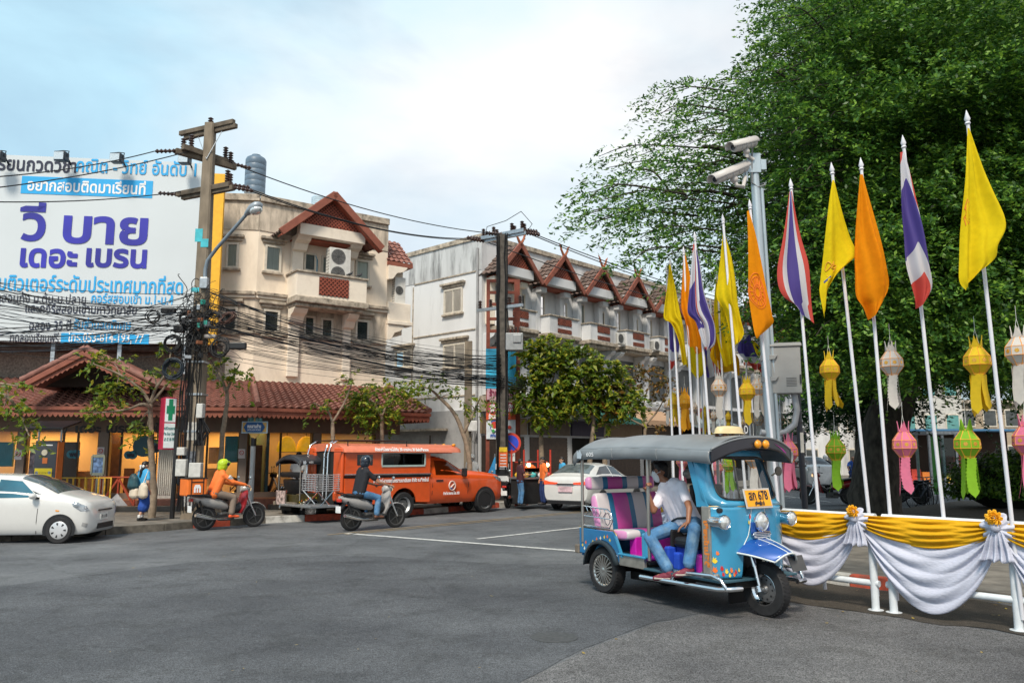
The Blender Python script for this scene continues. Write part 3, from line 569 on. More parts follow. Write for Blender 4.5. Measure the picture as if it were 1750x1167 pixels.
bbt('และคอร์สสอบเข้ามหาวิทยาลัย',44,234,529,.40,NAVY,.004);bbt('ฉลอง 35 ปี',50,121,557,.42,NAVY,.004);bbt('รับส่วนลดพิเศษ',126,224,556,.42,CYAN,.006);bbt('ทดลองเรียนฟรี',17,100,578,.40,NAVY);bbt('โทร.053-814-193, 77',116,246,578,.40,WHITE,.006)
FLD=mat('flood lamp housing',(.02,.03,.04),.4,.3)
fp0=None
for i,(px,py)in enumerate(((-3,268),(105,268),(200,271),(316,273))):
 c=PL(px,py,B0+NL*.55,UL);lb=['first','','',''];labels=['flood lamp on the billboard top edge, cut by the picture edge','flood lamp above the black lettering on the billboard top','flood lamp above the blue lettering on the billboard top','flood lamp beside the concrete pole on the billboard top']
 if i==0:
  t=thing('flood_lamp',labels[0],'flood lamp',c,0,'flood lamps on the billboard')
  b=MB();b.box((0,0,0),(.36,.3,.3));b.build('housing',FLD,t,bevel=.04);b=MB();b.box((0,-.16,-.02),(.3,.02,.24));b.build('lens',LAMP_GLASS,t)
  b=MB();b.tube([(-.2,0,0),(-.2,.05,.2),(.0,.1,.24),(.2,.05,.2),(.2,0,0)],.015,6);b.build('yoke',FLD,t,smooth=60);b=MB();b.bar((0,.1,.24),(0,.62,-.1),.04,.04);b.build('arm',FLD,t)
  b=MB();[b.box((-.12+.06*k,.17,0),(.012,.05,.24))for k in range(5)];b.build('cooling_fin',FLD,t);fp0=t
 else:dup(fp0,c,0,labels[i])
def tank(px,py0,py1,w,Y,lab,m):
 a=D(px,py1,Y);z=D(px,py0,Y).z-a.z;r=w/2/FPX*Y;t=thing('water_tank',lab,'water tank',a)
 b=MB();prof=[(r*.98,0)]
 for k in range(6):
  z0=z*.86*k/6;prof+=[(r,z0+.02),(r,z0+z*.86/6-.03),(r*.965,z0+z*.86/6)]
 prof+=[(r*.9,z*.9),(r*.6,z*.95),(r*.4,z*.96)];b.lathe(prof,n=28);b.build('body',m,t,smooth=50);b=MB();b.lathe([(r*.42,z*.955),(r*.42,z*.99),(r*.3,z),(.02,z)],n=20);b.build('lid',m,t,smooth=50);return t
TANKM=mat('grey blue tank',(.10,.15,.21),.45,var=.12);tank(435,265,331,36,29.5,'tall ribbed blue grey water tank on the cream building roof',TANKM);tank(545,335,358,27,31.5,'low pale blue water tank lid showing over the cream parapet',mat('pale tank',(.35,.46,.55),.45))
ACW=mat('air conditioner casing',(.62,.61,.58),.5,var=.08,dirt=(.3,.28,.25),dirt_amt=.4)
def aircon(c,d,n,w,h,dep,lab,fans,face=True,grp=None):
 t=thing('air_conditioner',lab,'air conditioner',c,math.atan2(d.y,d.x),grp);b=MB();b.box((0,dep/2,h/2),(w,dep,h));b.build('casing',ACW,t,bevel=.02)
 for k in range(fans):
  zc=h*(k+.5)/fans;r=min(w*.36,h/fans*.42);b=MB();xo=w*-.1
  for q_ in range(4):b.tube([(xo+r*(q_+1)/4*math.cos(a),-.012,zc+r*(q_+1)/4*math.sin(a))for a in np.linspace(0,6.283,21)[:-1]],.006,4,closed=True)
  for a in range(8):b.bar((xo,-.012,zc),(xo+r*math.cos(a*.785),-.012,zc+r*math.sin(a*.785)),.008,.008)
  f=b.build('fan_grille',mat('dark grille',(.06,.06,.06),.5),t);b=MB();b.lathe([(.01,0),(r*.98,0),(r*.98,.004),(.01,.004)],Matrix.Translation((xo,-.004,zc))@Matrix.Rotation(math.pi/2,4,'X'),24);b.build('fan_well',mat('fan well',(.12,.12,.12),.7),f)
 b=MB();[b.box((-w/2-.002,dep/2,h*(.1+.8*k/9)),(.006,dep*.8,.012))for k in range(10)];b.build('side_louvre',mat('dark grille',(.06,)*3),t);return t
c=PL(582,473,U0+N2*.9,U2);aircon(U0+U2*2.62+N2*.95+Vector((0,0,7.72)),U2,N2,.8,1.25,.34,'tall white twin fan air conditioner standing on the cream balcony',2)
c=B+U2*.62+N2*-.1;aircon(Vector((c.x,c.y,7.46)),U2,N2,.45,1.05,.3,'slim air conditioner on the small side balcony under red tiles',1)
b=MB()
for px in(597,614,619):
 pass
def pigeon(px,py,lab,rz):
 c=PL(px,py,U0+N2*.98,U2);t=thing('pigeon',lab,'bird',(c.x,c.y,7.992),rz,'pigeons on the balcony rail');
 blob('body',[((-.02,0,.09),(.05,0,.11),.045,.04),((.05,0,.11),(.085,0,.165),.028,.022),((.085,0,.165),(.09,0,.17),.024,.022),((-.02,0,.09),(-.13,0,.05),.035,.012),((.09,0,.168),(.118,0,.162),.008,.004),((.0,.015,.06),(.0,.015,.0),.006,.005),((.0,-.015,.06),(.0,-.015,.0),.006,.005)],mat('slate feathers',(.035,.038,.045),.7),t,.008,2)
pigeon(598,472,'dark pigeon perched beside the air conditioner on the balcony rail',R(30));pigeon(614,474,'dark pigeon at the balcony rail end by the far window',R(20))
# -- white terrace with the row of gables
W0=Vector((-1.22,33,0));ZW=11.05;SP=2.99;NU=11
tb=thing('terrace_building','long white terrace with a row of dark tiled gables and balconies, streaked end wall','building',W0+U*16-NO*4)
w_=lambda s,o,z:W0+U*s+NO*o+Vector((0,0,z))
b=MB();slab(b,W0,U,NO,-.1,1.24+SP*(NU-.5),0,ZW,-9.5,0);b.build('wall',WALLW,tb,world=True)
EW=-U
b=MB();slab(b,W0-U*.1,NO,EW,-9.5,0,ZW-1.5,ZW-.14,.002,.02);b.build('streaked_band',WALLS,tb,world=True)
b=MB();slab(b,W0-U*.1,NO,EW,-9.55,.04,ZW-.139,ZW+.06,-.12,.08);slab(b,W0,U,NO,-.02,34,ZW-.139,ZW+.06,-.12,.09);b.build('parapet_cap',MOULD,tb,world=True)
b=MB()
for z in(9.5,7.0,4.2):slab(b,W0-U*.1,NO,EW,-4.4,-.35,z,z+.05,.003,.045)
for s in(-4.5,-.25):slab(b,W0-U*.1,NO,EW,s,s+.05,0,9.4,.003,.03)
b.build('wall_joint',MOULD,tb,world=True)
ew=W0-U*.1
for x0,y0,x1,y1 in((760,497,791,533),(759,590,797,625),(677,601,705,627)):pwin(x0,y0,x1,y1,P0=ew,d=NO,n=EW,par=tb,split=2,back=CURT2 if y0<500 else CURT3,fm=WINF)
b=MB();slab(b,ew,NO,EW,-8.5,-1.9,2.75,2.85,.003,.5);b.build('ledge',MOULD,tb,world=True)
GREYW=mat('grey boundary render',(.33,.33,.34),.85,var=.12,scale=1.4,dirt=(.12,.12,.12),dirt_amt=.5)
b=MB();slab(b,ew,NO,EW,-9.5,-.3,.15,3.6,.004,.1);b.build('plinth_wall',GREYW,tb,world=True)
b=MB();b.tube([ew+NO*-.18+EW*.08+Vector((0,0,z))for z in(.2,10.5)],.05,8);b.build('drain_pipe',GREYW,tb,world=True,smooth=60)
BROWNC=mat('shutter brown',(.075,.05,.035),.5,.3,.2);AWN=[mat('tan awning',(.42,.27,.17),.8,var=.1),mat('green awning edge',(.02,.12,.10),.7),mat('grey awning',(.22,.26,.27),.7)]
FINI=mat('weathered finial',(.33,.10,.04),.7,var=.3);BARG2=mat('weathered bargeboard',(.22,.062,.035),.7,var=.35,scale=5)
for k in range(NU):
 c=1.24+SP*k;far=k>6
 gb=MB();slab(gb,W0,U,NO,c-1.0,c+1.0,9.3,9.72,.62,.9);g=gb.build('gable',WALLW,tb,world=True,bevel=.02)
 b=MB();slab(b,W0,U,NO,c-1.05,c+1.05,9.22,9.297,0,.61);b.build('soffit',LATT,g,world=True)
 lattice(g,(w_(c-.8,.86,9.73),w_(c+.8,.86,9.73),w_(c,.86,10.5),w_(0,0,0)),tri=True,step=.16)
 for sg in(-1,1):
  tile_roof(g,w_(c+sg*1.36,1.02,9.3),w_(c+sg*1.36,-.2,9.3),w_(c,-.2,10.72),w_(c,1.02,10.72),m=ROOFD,cw=.3,rh=.33)
  b=MB();b.bar(w_(c+sg*1.44,1.05,9.2),w_(c-sg*.03,1.05,10.75),.09,.2,U.cross(NO));b.build('bargeboard',(BARG2,TERRA)[k==0],g,world=True)
  b=MB();b.tube([w_(c,1.02,10.72),w_(c+sg*.12,1.02,10.88),w_(c+sg*.2,1.02,11.0),w_(c+sg*.26,1.02,11.16),w_(c+sg*.38,1.02,11.3)],[.07,.06,.05,.05,.015],6);b.tube([w_(c+sg*.2,1.02,11.0),w_(c+sg*.32,1.02,11.02)],[.045,.01],5);b.build('finial',FINI,g,world=True)
 for s in(-.98,.72):
  b=MB();slab(b,W0,U,NO,c+s-.16,c+s+.16,7.2,9.2,.003,.3);slab(b,W0,U,NO,c+s-.22,c+s+.22,8.98,9.215,.302,.62);b.build('pillar',CREAM2 if k==0 else WALLW,tb,world=True,bevel=.02)
 window(tb,W0,U,NO,c-.68,c-.28,7.3,9.0,back=CURT3 if k%2 else CURT,lintel=False);window(tb,W0,U,NO,c+.98,c+1.36,7.7,8.85,back=CURT3,lintel=False)
 b=MB();s0,s1=c-.85,c+1.2;slab(b,W0,U,NO,s0,s1,7.13,7.9,.74,.84);slab(b,W0,U,NO,s0,s0+.1,7.13,7.9,.31,.739);slab(b,W0,U,NO,s1-.1,s1,7.13,7.9,.01,.739);bl=b.build('balcony',WALLW,tb,world=True)
 b=MB();slab(b,W0,U,NO,s0-.06,s1+.06,7.902,7.97,.302,.9);slab(b,W0,U,NO,s0-.1,s1+.1,6.95,7.128,.005,.93);slab(b,W0,U,NO,s0,s1,6.8,6.948,.005,.8);b.build('rail_cap',MOULD,bl,world=True,bevel=.02)
 for z0,z1 in((7.55,7.86),(7.2,7.38)):lattice(bl,(w_(c-.3,.846,z0),w_(c+.68,.846,z0),w_(c+.68,.846,z1),w_(c-.3,.846,z1)),step=.12,m=BARG2)
 b=MB();slab(b,W0,U,NO,c-.8,c+.9,4.6,6.5,.002,.014);b.build('window',CURT3,tb,world=True)
 for s in(-1.1,1.15):b=MB();slab(b,W0,U,NO,c+s-.18,c+s+.18,4.2,6.79,.003,.2);b.build('pillar',WALLW,tb,world=True,bevel=.02);corbel(tb,W0+NO*.2,U,NO,c+s,6.79,.36,.5,.55,WALLW)
 b=MB();slab(b,W0,U,NO,c-1.45,c+1.45,3.5,4.15,.004,.7);b.build('shop_canopy',(MOULD,WALLW,GREYW)[k%3],tb,world=True)
 b=MB();slab(b,W0,U,NO,c-1.3,c+1.3,.15,2.5,.006,.03)
 for j in range(18):slab(b,W0,U,NO,c-1.3,c+1.3,.2+j*.128,.26+j*.128,.031,.045)
 b.build('bay_front',BROWNC if k in(0,1,3,6)else DARK,tb,world=True)  # brown bays are shutters; dark ones paint the shade inside open shopfronts
 b=MB();slab(b,W0,U,NO,c-1.4,c+1.4,2.6,3.3,.006,.12);b.build('fascia',(mat('tan fascia',(.28,.20,.13),.7),mat('brown fascia',(.15,.11,.08),.7),DARK,mat('purple fascia',(.06,.05,.09),.6))[(k+(k>1))%4],tb,world=True)
for s0,s1,m in((4.6,8.3,AWN[1]),(8.3,12.6,AWN[0]),(13,18,AWN[2])):
 b=MB();b.add([w_(s0,.72,3.95),w_(s1,.72,3.95),w_(s1,2.3,3.35),w_(s0,2.3,3.35)],[(0,1,2,3)]);n=24
 b.add([w_(lerp(s0,s1,i/n),2.31,z)for i in range(n+1)for z in(3.35,3.17 if i%2 else 3.1)],[(2*i,2*i+2,2*i+3,2*i+1)for i in range(n)]);b.build('awning',m,tb,world=True,thick=.03)
b=MB();slab(b,W0,U,NO,15.6,26.6,2.2,4.3,.8,.95);fb=b.build('sign_fascia',mat('black sign board',(.012,.018,.022),.5),tb,world=True)
sign_text(fb,'THAI FINE FOOD',W0,U,NO,1241,733,78,.7,LETW,.97,bold=.01)
b=MB();slab(b,W0,U,NO,15.9,17.2,3.0,4.25,.96,1.0);b.build('red_emblem_panel',mat('red sign',(.55,.06,.05),.5),tb,world=True)
aircon(w_(8.75,.95,7.15),U,NO,.6,.55,.3,'white air conditioner hung between the second and third terrace balconies',1);aircon(w_(12.0,.95,7.15),U,NO,.6,.5,.3,'white air conditioner hung between the third and fourth terrace balconies',1)
def plain_building(lab,x0,x1,ytop,Y,m,rows,cols,wm,yb=770,nm='building'):
 a=D(x0,yb,Y);c=D(x1,yb,Y);z=D((x0+x1)/2,ytop,Y).z;t=thing(nm,lab,'building',((a.x+c.x)/2,Y,0));w=c.x-a.x
 b=MB();b.box((0,4,z/2),(w,8,z));b.build('wall',m,t);b=MB();b.box((0,3.9,z+.15),(w+.5,8.6,.3));b.build('roof_edge',MOULD,t)
 for i in range(rows):
  for j in range(cols):
   zc=z*(i+.6)/rows;xc=w*((j+.5)/cols-.5);f=MB();f.box((xc,-.02,zc),(w/cols*.62,.1,z/rows*.5));o=f.build('window',WINF,t);g=MB();g.box((xc,-.08,zc),(w/cols*.54,.03,z/rows*.42));g.build('pane',wm,o)
 return t
plain_building('white office block behind the yellow lanterns across the square',1330,1480,590,62,WALLW,4,4,CURT3);plain_building('pale grey block seen between the trunk and the hedge',1500,1650,640,58,mat('pale grey render',(.5,.49,.46),.85),3,4,mat('teal blinds',(.10,.28,.27),.5));plain_building('low tan shop row seen past the hedge',1640,1900,690,66,mat('tan render',(.35,.28,.2),.85),2,7,CURT3)
sh=thing('shop_front','open shopfront with red and orange goods behind the parked bicycles','shop',(D(1610,790,50).x,50,0));b=MB();b.box((0,1,1.6),(9.5,.2,3.2));b.build('wall',mat('dark shop interior',(.05,.03,.02),.9),sh);b=MB();b.box((0,-.6,3.2),(9.8,3,.12));b.build('canopy',mat('blue canopy',(.05,.16,.3),.6),sh)
for i in range(14):b=MB();h=random.uniform(.5,1.8);b.box((-4.4+.66*i,.2,h/2),(.55,.8,h));b.build('goods_rack',(mat('red goods',(.55,.05,.03),.6),mat('orange goods',(.7,.2,.03),.6),mat('blue goods',(.05,.1,.3),.6),mat('yellow goods',(.6,.4,.05),.6))[i%4],sh)
# -- utility poles and their wires
CONC=mat('pole concrete',(.215,.175,.13),.9,var=.25,scale=5,bump=.2,dirt=(.10,.085,.07),dirt_amt=.6,dirt_scale=3,stretch=(1,1,.35));CONCD=mat('dark weathered concrete',(.085,.075,.065),.9,var=.4,scale=6,bump=.2);ARMW=mat('weathered timber arm',(.12,.095,.07),.9,var=.4,scale=5);INSUL=mat('brown insulator',(.05,.025,.02),.25);CABLE=mat('cable sheath',(.010,.010,.012),.55,var=.3);CABLB=mat('blue black cable',(.012,.022,.035),.5);PAPER=mat('torn poster paper',(.42,.41,.38),.85,var=.35,scale=9)
def insulator(t,p,d=(0,0,1),L=.34,r=.075):
 d=Vector(d).normalized();p=Vector(p);M=Matrix.Translation(p)@d.to_track_quat('Z','Y').to_matrix().to_4x4();prof=[(r*.4,0)];n=5
 for k in range(n):prof+=[(r*.55,L*(k+.1)/n),(r,L*(k+.35)/n),(r*.95,L*(k+.5)/n),(r*.5,L*(k+.8)/n)]
 prof.append((r*.3,L));b=MB();b.lathe(prof,M,10);return b.build('insulator',INSUL,t,world=True,smooth=50)
def upole(lab,base,top,w0,w1,m):
 t=thing('utility_pole',lab,'utility pole',base);d=top-base;b=MB();secs=[]
 for k in range(9):
  p=base.lerp(top,k/8);w=lerp(w0,w1,k/8)/2;ch=w*.28;secs.append([p+Vector((x,y,0))for x,y in((-w+ch,-w),(w-ch,-w),(w,-w+ch),(w,w-ch),(w-ch,w),(-w+ch,w),(-w,w-ch),(-w,-w+ch))])
 b.loft(secs);b.build('shaft',m,t,world=True);return t
YL=21.4;bl_=G(326,886,.15);tl_=D(360,212,bl_.y-.1);pL=upole('tall square concrete utility pole wrapped in cables in front of the billboard',bl_,tl_,.42,.25,CONC)
arms=[]
for(a,c,w,off)in(((308,229,1.02),(400,208,.98),.11,-.16),((316,236,1.02),(404,215,.98),.11,.16),((300,257,.97),(403,288,1.03),.13,-.17),((312,252,.97),(398,279,1.03),.13,.17),((303,333,1.02),(393,315,.98),.12,-.16),((312,338,1.02),(399,321,.98),.12,.16)):
 y=bl_.y;p=D(a[0],a[1],y*a[2]);q_=D(c[0],c[1],y*c[2]);p.z=q_.z=(p.z+q_.z)/2;b=MB();b.bar(p,q_,w,w*1.15);b.build('cross_arm',ARMW,pL,world=True,bevel=.012);arms.append((p,q_))
for(p,q_),ts in((arms[1],(.5,)),(arms[2],(.12,)),(arms[3],(.16,.84)),(arms[4],(.95,)),(arms[5],(.93,.5)),(arms[2],(.9,))):
 for t_ in ts:insulator(pL,p.lerp(q_,t_)+Vector((0,0,.07)))
for p,d in((arms[2][0],(-1,-.2,-.1)),(arms[4][1],(1,.3,-.08)),(arms[5][1],(1,.3,-.08)),(arms[4][0],(-1,-.1,.05)),(arms[3][1],(1,.2,-.2))):insulator(pL,p,d,.5,.06)
b=MB();[b.tube([arms[1][0].lerp(arms[1][1],t_),bl_.lerp(tl_,.9)+Vector((0,-.16,0))],.012,5)for t_ in(.25,.75)];b.build('arm_brace',STEEL,pL,world=True)
POSTB=mat('turquoise poster scrap',(.05,.42,.5),.7,var=.2)
for t_,h,m,x in((.70,.35,POSTB,-.1),(.68,.22,POSTB,.06),(.56,.12,POSTB,-.12),(.21,.45,PAPER,0),(.145,.35,mat('grey poster',(.10,.11,.13),.8,var=.6,scale=20),0),(.10,.5,PAPER,.02),(.05,.4,mat('newsprint',(.3,.3,.3),.8,var=.6,scale=25),0),(.12,.3,mat('dark poster',(.05,.06,.09),.8,var=.8,scale=14),-.14)):
 p=bl_.lerp(tl_,t_);b=MB();w=lerp(.42,.25,t_)/2;b.box(p+Vector((x,-w-.006,0)),(w*1.3,.008,h));b.build('poster_scrap',m,pL,world=True)
for t_ in(.38,.21,.30):p=bl_.lerp(tl_,t_);w=lerp(.42,.25,t_)+.05;b=MB();b.box(p,(w,w,.05));b.build('steel_band',STEEL,pL,world=True)
for(x,y,w,h)in((311,799,.26,.42),(335,803,.3,.36),(343,702,.16,.36),(311,771,.2,.2)):
 p=D(x,y,bl_.y-.3);b=MB();b.box(p,(w,.2,h));b.build('meter_box',mat('pale meter box',(.5,.5,.48),.6,var=.15,scale=9),pL,world=True,bevel=.02)
p=D(344,737,bl_.y-.25);b=MB();[b.tube([p+Vector((random.gauss(0,.05),random.gauss(0,.05),.35)),p+Vector((random.gauss(0,.1),random.gauss(0,.06),0)),p+Vector((random.gauss(0,.08),random.gauss(0,.05),-.35))],.02,4)for _ in range(16)];b.build('wire_bundle',CABLE,pL,world=True)
b=MB()
for k in range(16):
 x=random.uniform(-.36,-.12)if k<11 else random.uniform(-.1,.2);pts=[]
 for i in range(9):t_=.44*i/8+.02;w=lerp(.42,.25,t_)/2;pts.append(bl_.lerp(tl_,t_)+Vector((x+random.gauss(0,.02),-w-random.uniform(.01,.05),0)))
 b.tube(pts,.013,4)
b.build('riser_cable',CABLE,pL,world=True)
bm_=G(858,862,.0);bm_+=Vector((0,.1,.15));tm_=D(858,402,bm_.y);pM=upole('dark concrete utility pole with transformer standing before the red sign frame',bm_,tm_,.46,.36,CONCD)
armsM=[]
for a,c,w in(((822,408,1.02),(896,393,.98),.13),((828,412,1.02),(900,398,.98),.12),((816,533,1.02),(893,519,.98),.11)):
 p=D(a[0],a[1],bm_.y*a[2]);q_=D(c[0],c[1],bm_.y*c[2]);p.z=q_.z=(p.z+q_.z)/2;b=MB();b.bar(p,q_,w,w);b.build('cross_arm',STEEL,pM,world=True);armsM.append((p,q_))
for p,q_ in armsM:
 for t_ in(.06,.3,.72,.95):insulator(pM,p.lerp(q_,t_)+Vector((0,0,.06)),L=.3,r=.08)
for p,d in((armsM[0][0],(-1,-.2,0)),(armsM[1][0],(-1,-.2,.1)),(armsM[0][1],(1,.5,0)),(armsM[1][1],(1,.5,0)),(armsM[0][0].lerp(armsM[0][1],.5),(-1,-.3,0)),(armsM[0][0].lerp(armsM[0][1],.6),(1,.5,.1))):insulator(pM,p,d,.55,.09)
p=D(879,585,bm_.y-.3);b=MB();b.box(p,(.62,.5,.62));b.box(p+Vector((.1,-.27,.1)),(.3,.05,.3));b.build('transformer',mat('grey transformer',(.30,.31,.32),.5,.3,.15),pM,world=True,bevel=.04)
for k in range(4):insulator(pM,p+Vector((-.2+.13*k,0,.31)),L=.25,r=.05)
for k in range(6):
 t_=.012+.022*k;b=MB();b.box(bm_.lerp(tm_,t_),(.475-t_*.1,.475-t_*.1,.2));b.build('painted_band',(BLACK,WHITE)[k%2],pM,world=True)
b=MB();[b.tube([bm_.lerp(tm_,.1+.9*i/10)+Vector((x+random.gauss(0,.02),-.25,0))for i in range(11)],.022,4)for x in(-.2,-.14,-.1,.12,.2)];b.build('riser_cable',CABLE,pM,world=True)
b=MB();b.tube([armsM[1][0],armsM[1][0]+Vector((.1,-.2,.5)),armsM[1][0]+Vector((.8,-.3,.7)),armsM[1][1]+Vector((-.2,0,.8)),armsM[1][1]+Vector((.2,-.1,.3)),armsM[1][1]],.014,5);b.build('jumper_wire',CABLE,pM,world=True,smooth=80)
p=D(860,783,bm_.y-.3)
def plate(px,py,w,h,Y,m,par=None,name='plate',world=True,th=.02):b=MB();b.box(D(px,py,Y),(w,th,h));return b.build(name,m,par,world=world and par is not None)
o_=plate(860,783,.3,.6,bm_.y-.28,mat('orange notice',(.75,.13,.02),.6),pM,'notice_board')
o2=plate(860,768,.28,.16,bm_.y-.295,mat('yellow notice head',(.75,.5,.02),.6),pM,'notice_head');b=MB();[b.box(D(860,777+5*k,bm_.y-.295),(.22,.006,.03))for k in range(5)];b.build('notice_text',LETW,pM,world=True)
def cable(P,r,nm,lab,grp,m=None,cat='cable'):b=MB();b.tube(P,r,5);o=b.build(nm,m or CABLE,smooth=180);return tag(o,lab,cat,grp)
wl=[arms[2][0]+Vector((-.5,-.1,-.05)),arms[3][0].lerp(arms[3][1],.2),arms[4][0]+Vector((.2,0,.1))]
for p,(ye,Y),lab in zip(wl,((299,15),(320,15.2),(337,15.5)),('thin power line crossing the billboard, highest of its three','thin power line crossing the billboard, middle of its three','thin power line crossing the billboard, lowest of its three')):cable(sag(p,D(-60,ye+7,Y),.12),.014,'power_line',lab,'power lines crossing the billboard')
for p,q_,lab in((arms[3][1],armsM[0][0].lerp(armsM[0][1],.5),'upper power line from the cream gable to the second pole'),(arms[5][1]+Vector((.4,.1,0)),armsM[0][0]+Vector((-.4,0,0)),'middle power line from the cream gable to the second pole'),(arms[4][1]+Vector((.4,.1,-.1)),armsM[1][0]+Vector((-.4,0,.05)),'lower power line from the cream gable to the second pole')):cable(sag(p,q_,.35,20),.017,'power_line',lab,'power lines between the two poles')
for p,dz,lab in((armsM[0][1],0,'upper power line running above the terrace gables'),(armsM[1][1],-.3,'middle power line running above the terrace gables'),(armsM[1][0],-.15,'lower power line running above the terrace gables')):cable(sag(p,p+U*30+Vector((.3,0,.6+dz)),.7,20),.02,'power_line',lab,'power lines above the gables')
pt=lambda y:D(336+(590-y)*.035,y,bl_.y-.15)
for k in range(48):
 y0=random.triangular(488,600,545);ye=random.choice([random.uniform(462,520),random.uniform(500,606),random.uniform(560,606)]);a=pt(y0)+Vector((random.uniform(-.3,.1),random.uniform(-.25,.2),0));P=sag(a,D(-70,ye,random.uniform(15.5,19)),random.uniform(.02,.45))
 cable(P,random.choice((.005,.006,.007,.009,.013)),'communication_cable','black communication cable strung across the lower billboard into the tangled pole','cables across the billboard',random.choice((CABLE,CABLE,CABLB)))
me_=bm_.lerp(tm_,.40)
for k in range(60):
 y0=random.triangular(478,615,550);a=pt(y0)+Vector((random.uniform(-.1,.3),random.uniform(-.25,.2),0));yq=random.triangular(590,668,645);q_=D(856,yq,bm_.y-random.uniform(.2,.5));mid=a.lerp(q_,.62);
 P=sag(a,q_,random.uniform(.05,.5),18);cable(P,random.choice((.005,.006,.008,.010)),'communication_cable','black communication cable strung across the cream building between the two poles','cables between the two poles',random.choice((CABLE,CABLE,CABLB)))
for k in range(6):
 q_=D(856,642+k*3.5,bm_.y-.35);cable(sag(D(600,614+3.2*k,25.2),q_,.12),(.014,.022,.018)[k%3],'communication_cable','thick black cable run low along the tiled arcade to the second pole','thick trunk cables',CABLE)
 cable(sag(q_,q_+U*26+Vector((.3,0,-.3+.05*k)),.5),(.012,.018,.014)[k%3],'communication_cable','thick black cable running behind the street trees along the terrace','thick trunk cables beyond the pole',CABLE)
b=MB()
for k in range(170):
 c=D(random.gauss(340,15),random.gauss(553,28),bl_.y-random.uniform(.15,.55));pts=[c]
 for i in range(5):pts.append(pts[-1]+Vector((random.gauss(0,.16),random.gauss(0,.06),random.gauss(-.02,.16))))
 fine=[]
 for i in range(len(pts)-1):
  for s in range(3):fine.append(pts[i].lerp(pts[i+1],s/3))
 for _ in range(2):fine=[fine[0]]+[(fine[i-1]+fine[i]+fine[i+1])/3 for i in range(1,len(fine)-1)]+[fine[-1]]
 b.tube(fine,random.choice((.006,.008,.011)),4)
tag(b.build('cable_tangle',CABLE,smooth=180),'dense black knot of tangled cable ends round the concrete pole','cables',kind='stuff')
for k in range(14):
 c=D(random.gauss(338,10),random.gauss(556,24),bl_.y-random.uniform(.4,.6));b=MB();b.box(c,(random.uniform(.06,.2),.08,random.uniform(.05,.14)),random.uniform(0,3));tag(b.build('splice_box',(mat('rusty bracket',(.20,.07,.03),.7),STEEL,BLACK,mat('green clip',(.02,.25,.2),.5))[k%4],bevel=.01),'small bracket or splice box caught in the cable tangle on the pole','splice box','splice boxes in the tangle')
def coil(px,py,r,n,lab,m=CABLE,sq=1.,tilt=0.,th=.012):
 c=D(px,py,bl_.y-.5);b=MB();r=r/FPX*bl_.y
 for k in range(n):
  rr=r*random.uniform(.8,1.08);o=Vector((random.gauss(0,.02),random.gauss(0,.04),random.gauss(0,.02)));b.tube([c+o+Matrix.Rotation(tilt,3,'Y')@Vector((rr*math.cos(a),.02*math.sin(3*a+k),rr*sq*math.sin(a)))for a in np.linspace(0,6.283,25)[:-1]],th,5,closed=True)
 tag(b.build('cable_coil',m,smooth=180),lab,'cable coil','cable coils on the pole')
coil(296,630,17,16,'thick hanging coil of blue black cable under the tangle, in front of the porch gable',CABLB);coil(294,587,13,11,'round cable coil against the lower blue billboard bar');coil(262,541,11,4,'thin wide cable loop against the billboard print');coil(366,547,14,9,'cable coil on the building side of the pole, level with the yellow billboard edge');coil(376,594,15,9,'cable coil hanging lowest on the building side of the pole');coil(388,543,14,6,'brown oval cable coil beside the cream wall',mat('brown cable',(.08,.035,.025),.5),.5,R(-32));coil(318,545,12,6,'cable coil tucked against the pole in the middle of the tangle')
for px,py,w,h,lab in((288,531,.36,.14,'black splice closure above the wide thin cable loop'),(306,562,.26,.2,'square black splice box beside the round coil'),(404,591,.5,.18,'long black splice closure hanging toward the cream building'),(360,575,.3,.1,'pale labelled splice closure among the coils')):b=MB();c=D(px,py,bl_.y-.45);b.box(c,(w,.14,h));tag(b.build('splice_closure',BLACK if px!=360 else mat('grey closure',(.25,.23,.22),.6),bevel=.03),lab,'splice box')
sl=thing('street_lamp','grey street lamp on a long arm reaching from the concrete pole','street lamp',D(350,470,bl_.y-.25));y=bl_.y
b=MB();b.tube([D(350,480,y-.25),D(351,460,y-.25),D(355,445,y-.28),D(370,425,y-.4),D(420,368,y-.9)],[.05,.05,.05,.048,.045],8);b.build('arm',mat('painted grey arm',(.22,.27,.32),.5,.3),sl,world=True,smooth=60)
hd=D(424,364,y-.95);ax_=(D(445,352,y-1.15)-D(420,368,y-.9)).normalized();M=Matrix.Translation(hd)@ax_.to_track_quat('X','Z').to_matrix().to_4x4()
b=MB();b.loft([[M@Vector((x,w*math.cos(a),h*math.sin(a)+z))for a in np.linspace(0,6.283,13)[:-1]]for x,w,h,z in((-.12,.03,.03,0),(-.05,.07,.06,0),(.08,.11,.09,.02),(.2,.15,.13,.02),(.36,.15,.12,.02),(.45,.09,.06,.03))]);b.build('lamp_housing',mat('lamp housing',(.32,.36,.40),.45,.3),sl,world=True,smooth=60)
b=MB();b.ball((0,0,0),.15,(1.15,1,.7),14);b.v=[tuple(M@(Vector(p)+Vector((.27,0,-.07))))for p in b.v];b.build('lens',LAMP_GLASS,sl,world=True,smooth=180)
b=MB();c=D(349,484,y-.25);b.box(c,(.2,.14,.3));b.build('clamp_box',STEEL,sl,world=True,bevel=.02)
sf=thing('sign_frame','tall rusty red steel frame carrying blue and white sign panels','sign',D(860,850,30.3));YF=30.2;REDS=mat('rust red steel',(.20,.045,.025),.7,var=.25,scale=6)
b=MB()
for x in(833,884):b.bar(Vector((D(x,850,YF).x,YF,.1)),Vector((D(x,850,YF).x*1.0,YF,D(x,478,YF).z)),.22 if x==884 else.14,.14)
